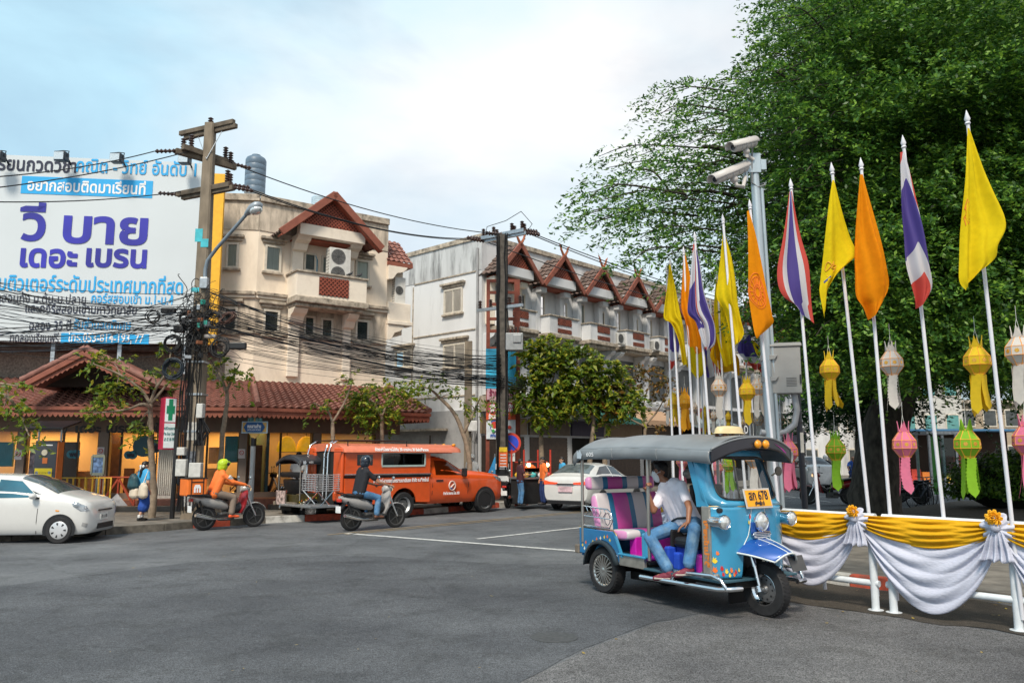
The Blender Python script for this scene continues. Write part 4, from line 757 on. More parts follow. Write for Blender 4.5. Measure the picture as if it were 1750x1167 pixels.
for yy in(480,500,520,545,566,595,690):p=D(833,yy,YF);q_=D(884,yy,YF);p.z=q_.z;b.bar(p+Vector((.07,0,0)),q_+Vector((-.11,0,0)),.1,.11)
for yy0,yy1 in((690,850),):pass
b.build('post',REDS,sf,world=True)
b=MB();b.bar(Vector((D(884,850,YF).x+.1,YF+.8,.1)),Vector((D(884,500,YF).x,YF+.1,D(884,480,YF).z)),.1,.1);b.build('strut',REDS,sf,world=True)
def panel(x0,y0,x1,y1,m,o=0.,nm='sign_panel'):
 p=D(x0,y1,YF-.12-o);q_=D(x1,y0,YF-.12-o);b=MB();b.box(((p.x+q_.x)/2,YF-.12-o,(p.z+q_.z)/2),(q_.x-p.x,.03,q_.z-p.z));return b.build(nm,m,sf,world=True)
def ptext(txt,x,y,w,size,m,par,o=.02,Y=None,bold=.01):
 Y=(YF-.14-o)if Y is None else Y;c=D(x,y,Y);return lettering(txt,size,m,par,frame(c,(1,0,0),(0,0,1)),fit=w/FPX*Y,bold=bold,world=True)
panel(830,596,882,664,mat('torn blue vinyl',(.03,.36,.58),.5,var=.25,scale=2.5));PINK=mat('magenta sign',(.50,.04,.13),.5);pp=panel(832,664,882,683,mat('faded pink sign',(.5,.3,.36),.5));ptext('ร้านอาหาร',857,672,42,.3,mat('maroon letters',(.2,.01,.05),.6),pp);pp=panel(835,689,880,705,PINK);ptext('เปิดบริการทุกวัน',857,694,38,.17,LETW,pp);ptext('โทร 053-270-111',857,701,38,.15,LETW,pp)
wp=panel(831,706,881,750,mat('white sign',(.62,.68,.74),.5));rp_=panel(831,706,881,717,mat('orange red head',(.6,.08,.02),.5),.035);ptext('ร้านศิลาโพธิ์',852,712,34,.22,LETW,rp_,.06)
for px,py,r,m in((845,730,.16,mat('sign blue',(.03,.10,.4),.5)),(845,726,.13,mat('sign red',(.55,.05,.03),.5)),(844,732,.1,LETW),(843,736,.06,mat('sign green',(.05,.35,.08),.5)),(871,730,.07,mat('sign red',(.55,.05,.03),.5))):c=D(px,py,YF-.17-(.004*(px+py)%.03));b=MB();b.cyl(c,c+Vector((0,.006,0)),r,n=20);b.build('picture_spot',m,sf,world=True)
ptext('อาหารเหนือ',852,719.5,26,.1,mat('sign blue',(.03,.1,.4),.5),wp);ptext('กาแฟ ของฝาก',858,744,40,.16,mat('sign blue',(.03,.1,.4),.5),wp)
ns=thing('no_parking_sign','blue no parking disc with red ring and slash on a white plate','traffic sign',D(873,855,28.7));Yn=28.7;c=D(873,757,Yn);b=MB();b.bar(Vector((c.x,Yn+.05,.15)),Vector((c.x,Yn+.05,c.z+.4)),.06,.06);b.build('post',STEEL,ns,world=True)
pz_=plate(873,778,.3,.42,Yn-.0,mat('white plate',(.6,.62,.62),.6),ns,'plate');b=MB();b.cyl(c,c+Vector((0,-.02,0)),.37,n=28);b.build('disc',mat('sign red',(.55,.05,.03),.5),ns,world=True);b=MB();b.cyl(c+Vector((0,-.021,0)),c+Vector((0,-.03,0)),.28,n=28);b.build('face',mat('sign royal',(.02,.06,.55),.5),ns,world=True);b=MB();b.bar(c+Vector((-.22,-.034,.22)),c+Vector((.22,-.034,-.22)),.02,.09,(0,1,0));b.build('slash',mat('sign red',(.55,.05,.03),.5),ns,world=True)
for y_,tx in((770,'06.00-09.00'),(778,'15.00-18.00')):lettering(tx,.09,LETK,ns,frame(D(873,y_,Yn-.02),(1,0,0),(0,0,1)),fit=.24,world=True)
mp_=thing('meter_post','short grey concrete post with meter box against the terrace end wall','post',G(801,850,.15));Ym=30.5;b=MB();x=D(800,700,Ym).x;b.box((x,Ym,3.1),(.28,.28,6.0));b.build('post',CONC,mp_,world=True);p=D(808,728,Ym-.25);b=MB();b.box(p,(.36,.2,.4));b.build('meter_box',mat('white meter',(.6,.6,.6),.5),mp_,world=True,bevel=.03);b=MB();[b.tube([D(806+3*k,735,Ym-.2),D(800+6*k,752,Ym-.3),D(812+2*k,758,Ym-.3),D(815,740,Ym-.2)],.012,4)for k in range(3)];b.build('loose_wire',CABLE,mp_,world=True)
cs=thing('clinic_sign','white clinic sign with green cross and red chevron edge on a black post','sign',G(291,886,.15));yb=cs.location.y;
b=MB();b.box((cs.location.x+.04,yb,1.25),(.09,.09,2.3));b.build('post',BLACK,cs,world=True)
def csq(x0,y0,x1,y1,x2,y2,x3,y3,m,nm,Ya=0,o=0.,th=.01):
 b=MB();P=[D(x0,y0,yb-.12-o),D(x1,y1,yb+.04-o),D(x2,y2,yb+.04-o),D(x3,y3,yb-.12-o)];b.quad(*P);return b.build(nm,m,cs,world=True,thick=th)
RS=mat('sign border red',(.50,.015,.06),.5);WS=mat('lit white acrylic',(.74,.80,.82),.4)
P0=D(281,768,yb-.15);Pn=D(302,678,yb+.03)
fx=(D(302,700,yb+.06)-D(281,700,yb-.12));fx.z=0;wS=fx.length;fx.normalize();fn=Vector((fx.y,-fx.x,0));sx=(D(309,700,yb+.25)-D(302,700,yb+.06));sx.z=0;wd=sx.length*2.2;sxn=-fn
zt_=D(290,679,yb).z;zb_=D(290,768,yb).z;o0=D(281,700,yb-.12);o0.z=0
q5=lambda a,z,o=0:o0+fx*a+fn*o+Vector((0,0,z))
b=MB();slab(b,o0,fx,fn,0,wS,zb_,zt_,-wd,0);b.build('case',RS,cs,world=True,bevel=.01)
for z0,z1 in((lerp(zb_,zt_,.03),lerp(zb_,zt_,.5)),(lerp(zb_,zt_,.525),lerp(zb_,zt_,.975))):b=MB();slab(b,o0,fx,fn,.02,wS-.02,z0,z1,.002,.012);b.build('face',WS,cs,world=True)
GRN=mat('cross green',(.005,.22,.10),.5);zc=lerp(zb_,zt_,.76);b=MB();slab(b,o0,fx,fn,wS/2-.05,wS/2+.05,zc-.27,zc+.27,.014,.02);slab(b,o0,fx,fn,.05,wS/2-.0501,zc-.1,zc+.1,.014,.02);slab(b,o0,fx,fn,wS/2+.0501,wS-.05,zc-.1,zc+.1,.014,.02);b.build('cross',GRN,cs,world=True)
for tx,f_,s_,w in(('คลินิกแพทย์',.40,.1,.27),('Pim Bup Clinic',.30,.1,.27),('皮 膚 診 所',.19,.09,.25)):lettering(tx,s_,mat('grey green letters',(.08,.22,.22),.6),cs,frame(q5(wS/2,lerp(zb_,zt_,f_),.016),fx,(0,0,1)),fit=w,world=True,bold=.003)
k_=15;b=MB()
for k in range(k_):
 z=lerp(zb_,zt_,(k+.35)/k_);h=(zt_-zb_)/k_;A_=q5(wS,z)+fx*.004;s_=-fn
 b.add([A_+s_*wd*.12,A_+s_*wd*.5+Vector((0,0,h*.45)),A_+s_*wd*.88,A_+s_*wd*.88+Vector((0,0,h*.45)),A_+s_*wd*.5+Vector((0,0,h*.9)),A_+s_*wd*.12+Vector((0,0,h*.45))],[(0,1,4,5),(1,2,3,4)])
b.build('chevron_marking',WS,cs,world=True)
st_=thing('street_name_sign','ornate blue street name sign with golden frame on a grey post','street sign',G(430,871,.15));yb2=st_.location.y;x2_=D(431,800,yb2).x
b=MB();b.cyl((x2_,yb2,.15),(x2_,yb2,D(430,762,yb2).z),.075);b.build('post',mat('pale grey post',(.42,.44,.46),.5,.2),st_,world=True,smooth=50);b=MB();b.cyl((x2_,yb2,D(430,762,yb2).z),(x2_,yb2,D(430,748,yb2).z),.085);b.build('collar',BLACK,st_,world=True,smooth=50)
GOLD=mat('gold ornament',(.62,.38,.12),.4,.3,.2,20);cc=D(435.5,730,yb2-.05);sc_=yb2/FPX
def cpoly(P,m,nm,o=0.,th=.03):b=MB();b.add([cc+Vector((x*sc_,-o,z*sc_))for x,z in P],[tuple(range(len(P)))]);return b.build(nm,m,st_,world=True,thick=th)
cpoly([(-22,-10),(22,-10),(22,10),(-22,10)],mat('pale blue border',(.38,.55,.68),.5),'board');cpoly([(-20,-8),(20,-8),(20,8),(-20,8)],GOLD,'gilded_corner',.02);cpoly([(-18,0),(-13,-8),(13,-8),(18,0),(13,8),(-13,8)],mat('sign deep blue',(.01,.09,.28),.4),'name_panel',.04)
cpoly([(-9,-10),(9,-10),(6,-15),(1.5,-19),(-1.5,-19),(-6,-15)],GOLD,'bracket',.01);cpoly([(-12,10),(12,10),(12,15),(5,17),(2,14),(0,22),(-2,14),(-5,17),(-12,16)],mat('painted crest',(.12,.32,.34),.5,var=.9,scale=14),'crest',.01);cpoly([(-1.5,10),(1.5,10),(0,22)],GOLD,'spire',.03)
lettering('ถนนสามล้าน',.13,LETW,st_,frame(cc+Vector((0,-.06,1.4*sc_)),(1,0,0),(0,0,1)),fit=23*sc_,world=True,bold=.006);lettering('SAMLARN ROAD',.08,LETW,st_,frame(cc+Vector((0,-.06,-4.5*sc_)),(1,0,0),(0,0,1)),fit=23*sc_,world=True)
# -- white railing with its cloth, flags, lanterns
RAILW=mat('white enamel rail',(.66,.70,.74),.35,var=.05,dirt=(.35,.36,.36),dirt_amt=.35,dirt_scale=7)
F0,F1,F2=G(1497,1043),G(1528,1047),G(1742,1078);FA=G(1335,976,.3);FA.z=0;dA=(FA-F0).normalized();FA=FA+dA*.75;dB=(F2-F1).normalized()
zt,zl=1.03,.3;Z=lambda p,z:Vector((p.x,p.y,z))
def railing(lab,P,ends=True):
 t=thing('white_railing',lab,'railing',P[0],0,'white street railings')
 for p in P:b=MB();b.cyl(Z(p,0),Z(p,zt-.02),.043,n=14);b.build('post',RAILW,t,world=True,smooth=50);b=MB();b.cyl(Z(p,0),Z(p,.012),.085,n=14);b.build('foot_plate',RAILW,t,world=True)
 d=(P[-1]-P[0]).normalized()*.06
 for z,nm,r in((zt,'top_rail',.05),(zl,'lower_rail',.036)):b=MB();b.tube([Z(P[0]-d,z)]+[Z(p,z)for p in P[1:-1]]+[Z(P[-1]+d,z)],r,14);b.build(nm,RAILW,t,world=True,smooth=50)
 return t
railing('white railing section that ends beside the tuk-tuk front wheel',[F0,FA])
railing('white railing section with the large draped white swag and two bows',[F1,F2,F2+dB*1.25])
FC=[Vector((2.95,12.2,0)),Vector((2.72,13.3,0)),Vector((2.6,14.6,0))];railing('white railing section hidden behind the tuk-tuk, seen through its windscreen',FC)
CY=mat('yellow satin',(.80,.44,.012),.7,var=.06,tl=.25,bump=.35,scale=26,spec=.25,stretch=(1,1,2.5));CWH=mat('pale lilac white satin',(.66,.68,.80),.8,var=.04,tl=.25,bump=.35,scale=24,spec=.25,stretch=(1,1,2.5))
def swag(lab,A,B,sy,sw,e0=.12,e1=.12,half=(0.,1.)):
 t=thing('fabric_swag',lab,'fabric swag',Z((A+B)/2,0),0,'yellow and white railing swags');d=(B-A).normalized();n=Vector((d.y,-d.x,0));n=n if n.y<0 else-n
 ph=random.uniform(0,6)
 def sheet_(drop,start,end,off,pl,nv,nm,m,p2):
  b=MB()
  def fn(u,v):
   u_=lerp(half[0],half[1],u);a=4*u_*(1-u_);bun=1-a;s=start+(end-start)*1.0
   z0=zt+.03-start*a**.8;dr=lerp(e0*.8,drop,a**.85);vv=v+.035*math.sin(2.3*math.pi*u_+ph)*v*(1-v)*4
   x=A.lerp(B,u_+.02*math.sin(vv*9)*bun);fold=(abs(math.sin(math.pi*vv*pl+.7*math.sin(u_*5+p2)+p2))**.75)*.045*(.55+.6*bun)+.012*math.sin(vv*27+u_*11)
   return Vector((x.x,x.y,z0-dr*vv))+n*(off+fold+.05*a*math.sin(math.pi*min(1,vv)))
  b.grid(fn,44,nv);b.build(nm,m,t,smooth=180,thick=.004,world=True)
 sheet_(sw,sy*.45,0,.052,5.5,54,'white_drape',CWH,1.1);sheet_(sy,0,0,.085,4.5,30,'yellow_drape',CY,.4)
 return t
KA=lambda px:PL(px,885,F0,dA);KBv=lambda px:PL(px,885,F1,dB)
k1=Z(KA(1474),zt);k2=Z(KBv(1711),zt);k0=Z(PL(1300,885,F0,dA),zt);k3=k2+dB*1.15
swag('short yellow and white swag ending at the tuk-tuk headlamp',k0,k1,.33,.72);swag('wide yellow and white swag between the two bows',k1,k2,.31,.86);swag('swag cut by the picture edge beyond the second bow',k2,k3,.31,.86)
swag('swag behind the tuk-tuk glimpsed beside its windscreen pillar',Z(FC[0],zt),Z(FC[1],zt),.3,.7);swag('swag farthest behind the tuk-tuk roof',Z(FC[1],zt),Z(FC[2],zt),.3,.7)
def bow(lab,c,d,s=1.):
 n=Vector((d.y,-d.x,0));n=n if n.y<0 else-n;d=d if d.x>0 else-d;t=thing('fabric_bow',lab,'fabric bow',c+n*.12,0,'bows on the railing');z=Vector((0,0,1));c=c+n*.13
 b=MB()
 def ruff(u,v):a=u*2*math.pi;r=(.035+.125*v)*s*(1+.12*math.sin(7*a)*v);return c+d*r*math.cos(a)*.92+z*(r*math.sin(a)-.03*s)+n*(.055-.05*v+.025*math.sin(11*a)*v)
 b.grid(ruff,66,6);b.build('ruffle',CWH,t,smooth=180,thick=.003,world=True)
 b=MB()
 def tail(u,v):w=lerp(.05,.155,v**.8)*s;x=(u-.5)*2*w;return c+d*(x-.02*v)-z*(.05+.30*v+.012*math.sin(u*19))*s+n*(.04+.022*math.cos(u*6.283*4.5)*(.35+v)+.01*math.sin(v*7))
 b.grid(tail,70,12);b.build('tail',CWH,t,smooth=180,thick=.003,world=True)
 b=MB();b.ball(c+n*.06+z*.0,.058*s,n=12,sc=(1,.8,1));b.build('knot',CWH,t,smooth=180,world=True)
 b=MB();cc=c+n*.085+z*.085*s
 for ring,(k,r,tilt)in enumerate(((9,.068,.3),(8,.052,.7),(6,.03,1.1),(4,.012,1.4))):
  for i in range(k):
   a=2*math.pi*i/k+ring*.5+random.uniform(-.1,.1);o=cc+(d*math.cos(a)+z*math.sin(a))*r*s*.75+n*(.012*ring);e1=(d*math.cos(a)+z*math.sin(a))*math.cos(tilt)+n*math.sin(tilt);e2=-d*math.sin(a)+z*math.cos(a);b.grid(lambda u,v,o=o,e1=e1,e2=e2:o+e1*(v-.35)*.055*s+e2*(u-.5)*.05*s*(1-.5*v*v)+n*.006*math.sin(u*9),4,3)
 b.build('rosette',mat('marigold cloth',(.85,.42,.01),.6,var=.15,scale=30),t,smooth=180,world=True,thick=.003)
 return t
bow('white cloth bow with marigold rosette near the tuk-tuk',k1,dA,.88);bow('white cloth bow with marigold rosette at the railing post by the picture edge',k2,dB,1.0);bow('small bow with yellow rosette behind the tuk-tuk cab',Z(FC[1],zt),Vector((.1,1,0)),.9)
def stripes_mat():
 m=bpy.data.materials.new('tricolour stripe cloth');m.use_nodes=True;t=m.node_tree;p=t.nodes['Principled BSDF'];out=t.nodes['Material Output'];p.inputs['Roughness'].default_value=.75
 uv=t.nodes.new('ShaderNodeUVMap');sp=t.nodes.new('ShaderNodeSeparateXYZ');r=t.nodes.new('ShaderNodeValToRGB');r.color_ramp.interpolation='CONSTANT';e=r.color_ramp.elements;pp=t.nodes.new('ShaderNodeMath');pp.operation='PINGPONG';pp.inputs[1].default_value=1
 e[0].position=0;e[0].color=(.62,.075,.06,1);e[1].position=1/6;e[1].color=(.66,.66,.72,1)
 for ps,c in((1/3,(.085,.06,.30,1)),(2/3,(.66,.66,.72,1)),(5/6,(.62,.075,.06,1))):x=e.new(ps);x.color=c
 t.links.new(uv.outputs[0],sp.inputs[0]);t.links.new(sp.outputs[0],pp.inputs[0]);t.links.new(pp.outputs[0],r.inputs[0]);t.links.new(r.outputs[0],p.inputs['Base Color'])
 tb=t.nodes.new('ShaderNodeBsdfTranslucent');ms=t.nodes.new('ShaderNodeMixShader');ms.inputs[0].default_value=.42;t.links.new(r.outputs[0],tb.inputs[0]);t.links.new(p.outputs[0],ms.inputs[1]);t.links.new(tb.outputs[0],ms.inputs[2]);t.links.new(ms.outputs[0],out.inputs[0]);return m
TRI=stripes_mat();FY=mat('yellow flag cloth',(.82,.62,.012),.9,var=.06,tl=.42,bump=.3,scale=14,spec=.15);FO=mat('orange flag cloth',(.85,.29,.006),.9,var=.06,tl=.42,bump=.3,scale=14,spec=.15);FG=mat('golden flag cloth',(.80,.44,.008),.9,var=.08,tl=.42,bump=.3,scale=14,spec=.15)
POLEW=mat('white flag pole',(.68,.68,.73),.4,var=.04)
def flagpole(top,bot,Yt,Yb,lab,z0=None):
 p=D(*top,Yt);q_=D(*bot,Yb);
 d=(q_-p).normalized();q_=q_+d*((q_.z-.12)/max(.2,-d.z));t=thing('flag_pole',lab,'flag pole',q_,0,'white flag poles');r=.022
 b=MB();b.tube([q_,p+(q_-p).normalized()*.1],[r,r*.8],10);b.build('shaft',POLEW,t,smooth=50,world=True)
 M=Matrix.Translation(p+(q_-p).normalized()*.1)@(p-q_).to_track_quat('Z','Y').to_matrix().to_4x4();b=MB();b.lathe([(.015,-.02),(.03,0),(.018,.015),(.03,.045),(.002,.14)],M,10);b.build('spear_tip',POLEW,t,smooth=50,world=True);return p,q_
def flag(rows,Y,m,lab,tmap=None,amp=.05,folds=2.6,ph=0.,crop=None,grp='flags on the white poles',back=0.):
 if crop:s,ox,oy=crop;rows=[(ox+a/s,oy+b_/s,ox+c/s,oy+d_/s)for a,b_,c,d_ in rows]
 Ls=[D(a,b_,Y+back)for a,b_,c,d_ in rows];Rs=[D(c,d_,Y+back)for a,b_,c,d_ in rows];n=len(rows)
 def crv(P,v):
  x=v*(n-1);i=min(int(x),n-2);f=x-i;p0,p1,p2,p3=P[max(i-1,0)],P[i],P[i+1],P[min(i+2,n-1)]
  return.5*((2*p1)+(p2-p0)*f+(2*p0-5*p1+4*p2-p3)*f*f+(3*p1-p0-3*p2+p3)*f**3)
 def fn(u,v):
  l,r=crv(Ls,v),crv(Rs,v);w=min(1,v*2.2);p=l.lerp(r,u);a=amp*w
  return p+Vector((0,-1,0))*(a*math.sin(u*6.283*folds*.5+ph+v*1.6)+a*.5*math.sin(u*6.283*folds*1.1+ph*2-v*3)+.03*w*math.sin(v*8+u*3+ph)+a*.9*(1-abs(2*u-1)))+Vector((0,0,.012*w*math.sin(u*11+ph)))
 b=MB();nu,nv=34,36;b.grid(fn,nu,nv,uv=True)
 if tmap:
  for k in list(b.uv):u,v=b.uv[k];b.uv[k]=(tmap(u,v),v)
 o=b.build('flag',m,smooth=180,base=True);tag(o,lab,'flag',grp);return o,fn
def on_flag(o,fn,strokes,m,w=.02,nm='emblem'):
 """strokes drawn on the cloth: lists of (u, v)"""
 b=MB();loc=o.location
 for S in strokes:b.tube([fn(u,v)-loc+Vector((0,-.006,0))for u,v in S],w,4)
 x=b.build(nm,m,o);x.scale=(1,1,1);return x
c7=(2.537,1100,180)
PD=[((1652,195),(1728,880),7.75,8.1),((1543,237),(1612,878),8.5,8.75),((1471,275),(1521,878),9.0,9.2),((1421,283),(1485,878),9.2,9.45),((1351,310),(1399,875),9.8,9.95),((1281,345),(1322,780),10.6,10.7),((1235,370),(1266,742),11.2,11.3),((1187,400),(1213,752),12.1,12.2),((1168,425),(1185,750),12.9,13.0),((1145,445),(1163,752),13.7,13.8),((1139,455),(1149,752),14.6,14.7),((1214,512),(1232,752),16.5,16.5),((1270,530),(1283,752),17.5,17.5),((1246,560),(1252,752),19,19),((1196,580),(1203,752),19.5,19.5),((1327,548),(1336,770),21,21)]
flabs=['yellow flag at the picture edge','striped flag before the dark trunk','orange flag between yellow and striped flags','yellow flag with cipher','striped flag beside the camera pole','orange wheel flag','yellow flag left of the wheel flag','striped flag crossing the orange flag','narrow orange flag','yellow flag nearest the terrace','purple striped flag','crumpled golden flag','blue striped flag','small yellow flag','small yellow flag low','distant yellow flag']
pl_=['carrying the tall yellow flag nearest the picture edge','carrying the striped flag in front of the dark trunk','carrying the broad orange flag over the white lantern','carrying the yellow flag with a royal cipher','carrying the striped flag beside the grey camera pole','carrying the orange flag with a wheel emblem','in front of the yellow flag next to the wheel flag','carrying the striped flag folded over an orange one','carrying the narrow orange flag','carrying the long yellow flag nearest the terrace','carrying the purple striped flag below a yellow one','carrying the crumpled golden flag','carrying the blue striped flag by the camera pole','carrying a small yellow flag half hidden by others','carrying a small yellow flag low among the lanterns','carrying a distant small flag over the grey cabinet']
for(tp,bt,yt,yb_),l_ in zip(PD,pl_):flagpole(tp,bt,yt,yb_,'white flag pole '+l_)
EMO=mat('printed orange emblem',(.72,.16,.01),.7);EMB=mat('printed blue emblem',(.05,.07,.25),.7);EMG=mat('printed gold emblem',(.60,.28,.01),.7)
circ=lambda cu,cv,ru,rv,n=26:[(cu+ru*math.cos(a),cv+rv*math.sin(a))for a in np.linspace(0,6.283,n)]
o,fn=flag([(1404,100,1412,100),(1390,260,1462,250),(1380,380,1500,370),(1370,520,1543,520),(1362,650,1514,610),(1356,770,1512,665),(1388,810,1440,722)],7.72,FY,'tall yellow flag nearest the picture edge with a rayed emblem at its hem',crop=c7,amp=.06,folds=2.2,ph=.6)
on_flag(o,fn,[[(.02+.04*math.cos(a),.45+.02*math.sin(a)),(.02+.22*math.cos(a),.45+.07*math.sin(a))]for a in np.linspace(-1.3,1.3,9)],EMO,.004)
flag([(1112,205,1130,200),(1108,290,1158,300),(1112,420,1184,420),(1120,560,1215,560),(1126,700,1248,690),(1150,790,1270,785),(1185,880,1215,855)],8.47,TRI,'red white and blue striped flag in front of the dark trunk',lambda u,v:.05+.18*u+(.95*v if u<.55 else.95*v-.42*(u-.55)/.45*(1 if v>.3 else v/.3)),crop=c7,amp=.05,ph=1.4)
flag([(938,300,950,300),(925,450,985,430),(917,600,1020,560),(914,720,1055,680),(914,830,1078,770),(950,880,1060,830),(985,925,1000,905)],8.97,FO,'broad plain orange flag hanging over the white lantern',crop=c7,amp=.06,folds=2.4,ph=2.2)
o,fn=flag([(818,325,826,325),(800,430,858,440),(785,560,895,560),(775,690,915,620),(765,770,912,655),(757,820,850,712),(775,930,800,770)],9.17,FY,'yellow flag bearing an orange royal cipher, beside the orange flag',crop=c7,amp=.05,folds=1.8,ph=.2)
on_flag(o,fn,[[(.2+.12*math.cos(t),.52+.03*math.sin(2*t)+.01*t)for t in np.linspace(0,5.5,22)],circ(.33,.58,.09,.02,14),[(.14,.66),(.34,.63),(.4,.60)]],EMG,.007);on_flag(o,fn,[[(.10,.72),(.26,.69)],[(.12,.75),(.2,.73)]],EMB,.007)
flag([(632,375,642,372),(615,480,665,480),(598,590,690,590),(577,710,712,680),(580,790,722,780),(605,840,728,860),(655,868,736,945)],9.77,TRI,'striped flag with a wide violet blue band beside the grey camera pole',lambda u,v:(.02+1.0*u*(1.05-.15*v))if v<.86 else.05+u*.95,crop=c7,amp=.05,folds=1.5,ph=.9)
o,fn=flag([(448,460,455,455),(450,560,488,560),(452,690,515,690),(455,800,535,800),(462,880,558,900),(475,980,566,940),(485,1015,500,1000)],10.55,FO,'orange flag printed with a dharma wheel, hanging before the camera pole',crop=c7,amp=.03,folds=1.0,ph=.4)
on_flag(o,fn,[circ(.42,.52,.43,.135),circ(.42,.52,.36,.112),circ(.42,.52,.12,.037),circ(.42,.52,.2,.06)]+[[(.42+.14*math.cos(a),.52+.044*math.sin(a)),(.42+.35*math.cos(a),.52+.108*math.sin(a))]for a in np.linspace(0,6.283,17)[:-1]],EMO,.006)
flag([(342,560,352,560),(335,650,380,650),(325,750,400,760),(318,830,412,850),(350,890,425,930),(370,960,435,990),(390,1040,412,1030)],11.3,FY,'yellow flag hung behind its own white pole, beside the wheel flag',crop=c7,amp=.05,ph=2.8)
flag([(215,600,225,600),(205,700,245,690),(195,820,262,800),(192,900,285,880),(225,940,310,960),(245,1010,312,1030),(265,1060,285,1055)],12.1,TRI,'striped flag folded so its red band hangs over violet',lambda u,v:(.9-.75*v-.1*u)if u<.42 else(.0+1.25*(u-.42)+.2*v),crop=c7,amp=.05,ph=.3)
flag([(172,640,180,640),(168,730,200,730),(162,830,210,830),(162,890,230,920),(180,950,245,1000),(195,1040,248,1055)],12.9,FO,'narrow orange flag half covered by the folded striped flag',crop=c7,amp=.04,ph=1.9)
flag([(110,690,116,690),(100,790,140,790),(85,920,160,900),(118,950,172,960),(150,1030,182,1040),(165,1120,195,1130)],13.65,FY,'long creased yellow flag nearest the terrace',crop=c7,amp=.05,folds=3,ph=.8)
flag([(105,700,112,698),(106,850,130,860),(108,945,152,960),(112,1010,156,1030),(112,1080,152,1090),(116,1150,138,1120)],14.6,TRI,'violet striped flag showing below the creased yellow flag',lambda u,v:.5 if v<.62 else.5+.5*(v-.62)/.38,crop=c7,amp=.04,ph=1)
P1=(1,0,0)
for(tp,bt,yt),(l_,rows,m,fl)in zip((((1186,455),(1196,752),15.2),((1225,458),(1240,752),15.8)),(('carrying a second orange flag behind the folded striped one',[(1186,470,1190,472),(1180,520,1206,525),(1177,570,1210,575),(1188,606,1205,600)],FO,'wider orange flag showing behind the folded striped flag'),('carrying a yellow flag between the folded striped flag and the yellow one',[(1224,470,1228,470),(1219,530,1247,535),(1226,590,1258,585),(1238,628,1256,618)],FY,'yellow flag hanging behind the crumpled golden flag'))):flagpole(tp,bt,yt,yt,'white flag pole '+l_);flag(rows,yt,m,fl,crop=P1,amp=.06,ph=1.1)
flag([(1213,530,1218,540),(1216,560,1234,565),(1216,590,1250,595),(1212,612,1264,612),(1228,632,1266,640)],16.4,FG,'crumpled golden flag blown sideways among the lanterns',crop=P1,amp=.12,folds=3,ph=.8)
flag([(1270,548,1275,548),(1262,585,1290,598),(1262,604,1301,622),(1280,624,1303,640)],17.4,TRI,'blue striped flag blown toward the grey camera pole',lambda u,v:.95-.9*v-.15*u,crop=P1,amp=.08,ph=.2)
o,fn=flag([(1246,565,1250,565),(1264,575,1284,582),(1276,585,1302,600),(1284,600,1303,618)],18.9,FY,'small yellow flag with dark cipher tucked behind the wheel flag',crop=P1,amp=.08,ph=1.2);on_flag(o,fn,[[(.6+.1*math.cos(t),.7+.06*math.sin(2*t))for t in np.linspace(0,5.5,12)]],LETK,.012)
flag([(1176,575,1196,578),(1174,606,1206,610),(1178,630,1206,630),(1190,648,1200,642)],19.4,FY,'small yellow flag hanging low beneath the narrow orange flag',crop=P1,amp=.06,ph=.5)
flag([(1200,592,1220,596),(1196,622,1232,626),(1202,645,1231,643)],19.6,TRI,'small striped flag low between the golden flag and a lantern',lambda u,v:.4+.7*u,crop=P1,amp=.05,ph=.5)
flag([(1327,552,1332,560),(1328,572,1340,580)],20.9,FY,'distant small yellow flag above the grey cabinet',crop=P1,amp=.03)
PAPM={'yellow':mat('yellow paper',(.80,.58,.015),.7,var=.05,tl=.4),'white':mat('white paper',(.72,.68,.64),.7,var=.05,tl=.4),'pink':mat('pink paper',(.78,.22,.36),.7,var=.06,tl=.4),'green':mat('lime green paper',(.28,.55,.02),.7,var=.06,tl=.4),'orange':mat('amber paper',(.85,.42,.01),.7,var=.05,tl=.4)}
TRIMO=mat('orange lantern trim',(.75,.28,.02),.6);GOLDP=mat('gold foil',(.75,.38,.06),.35,.5,.2,30);STRG=mat('white string',(.6,.6,.58),.8)
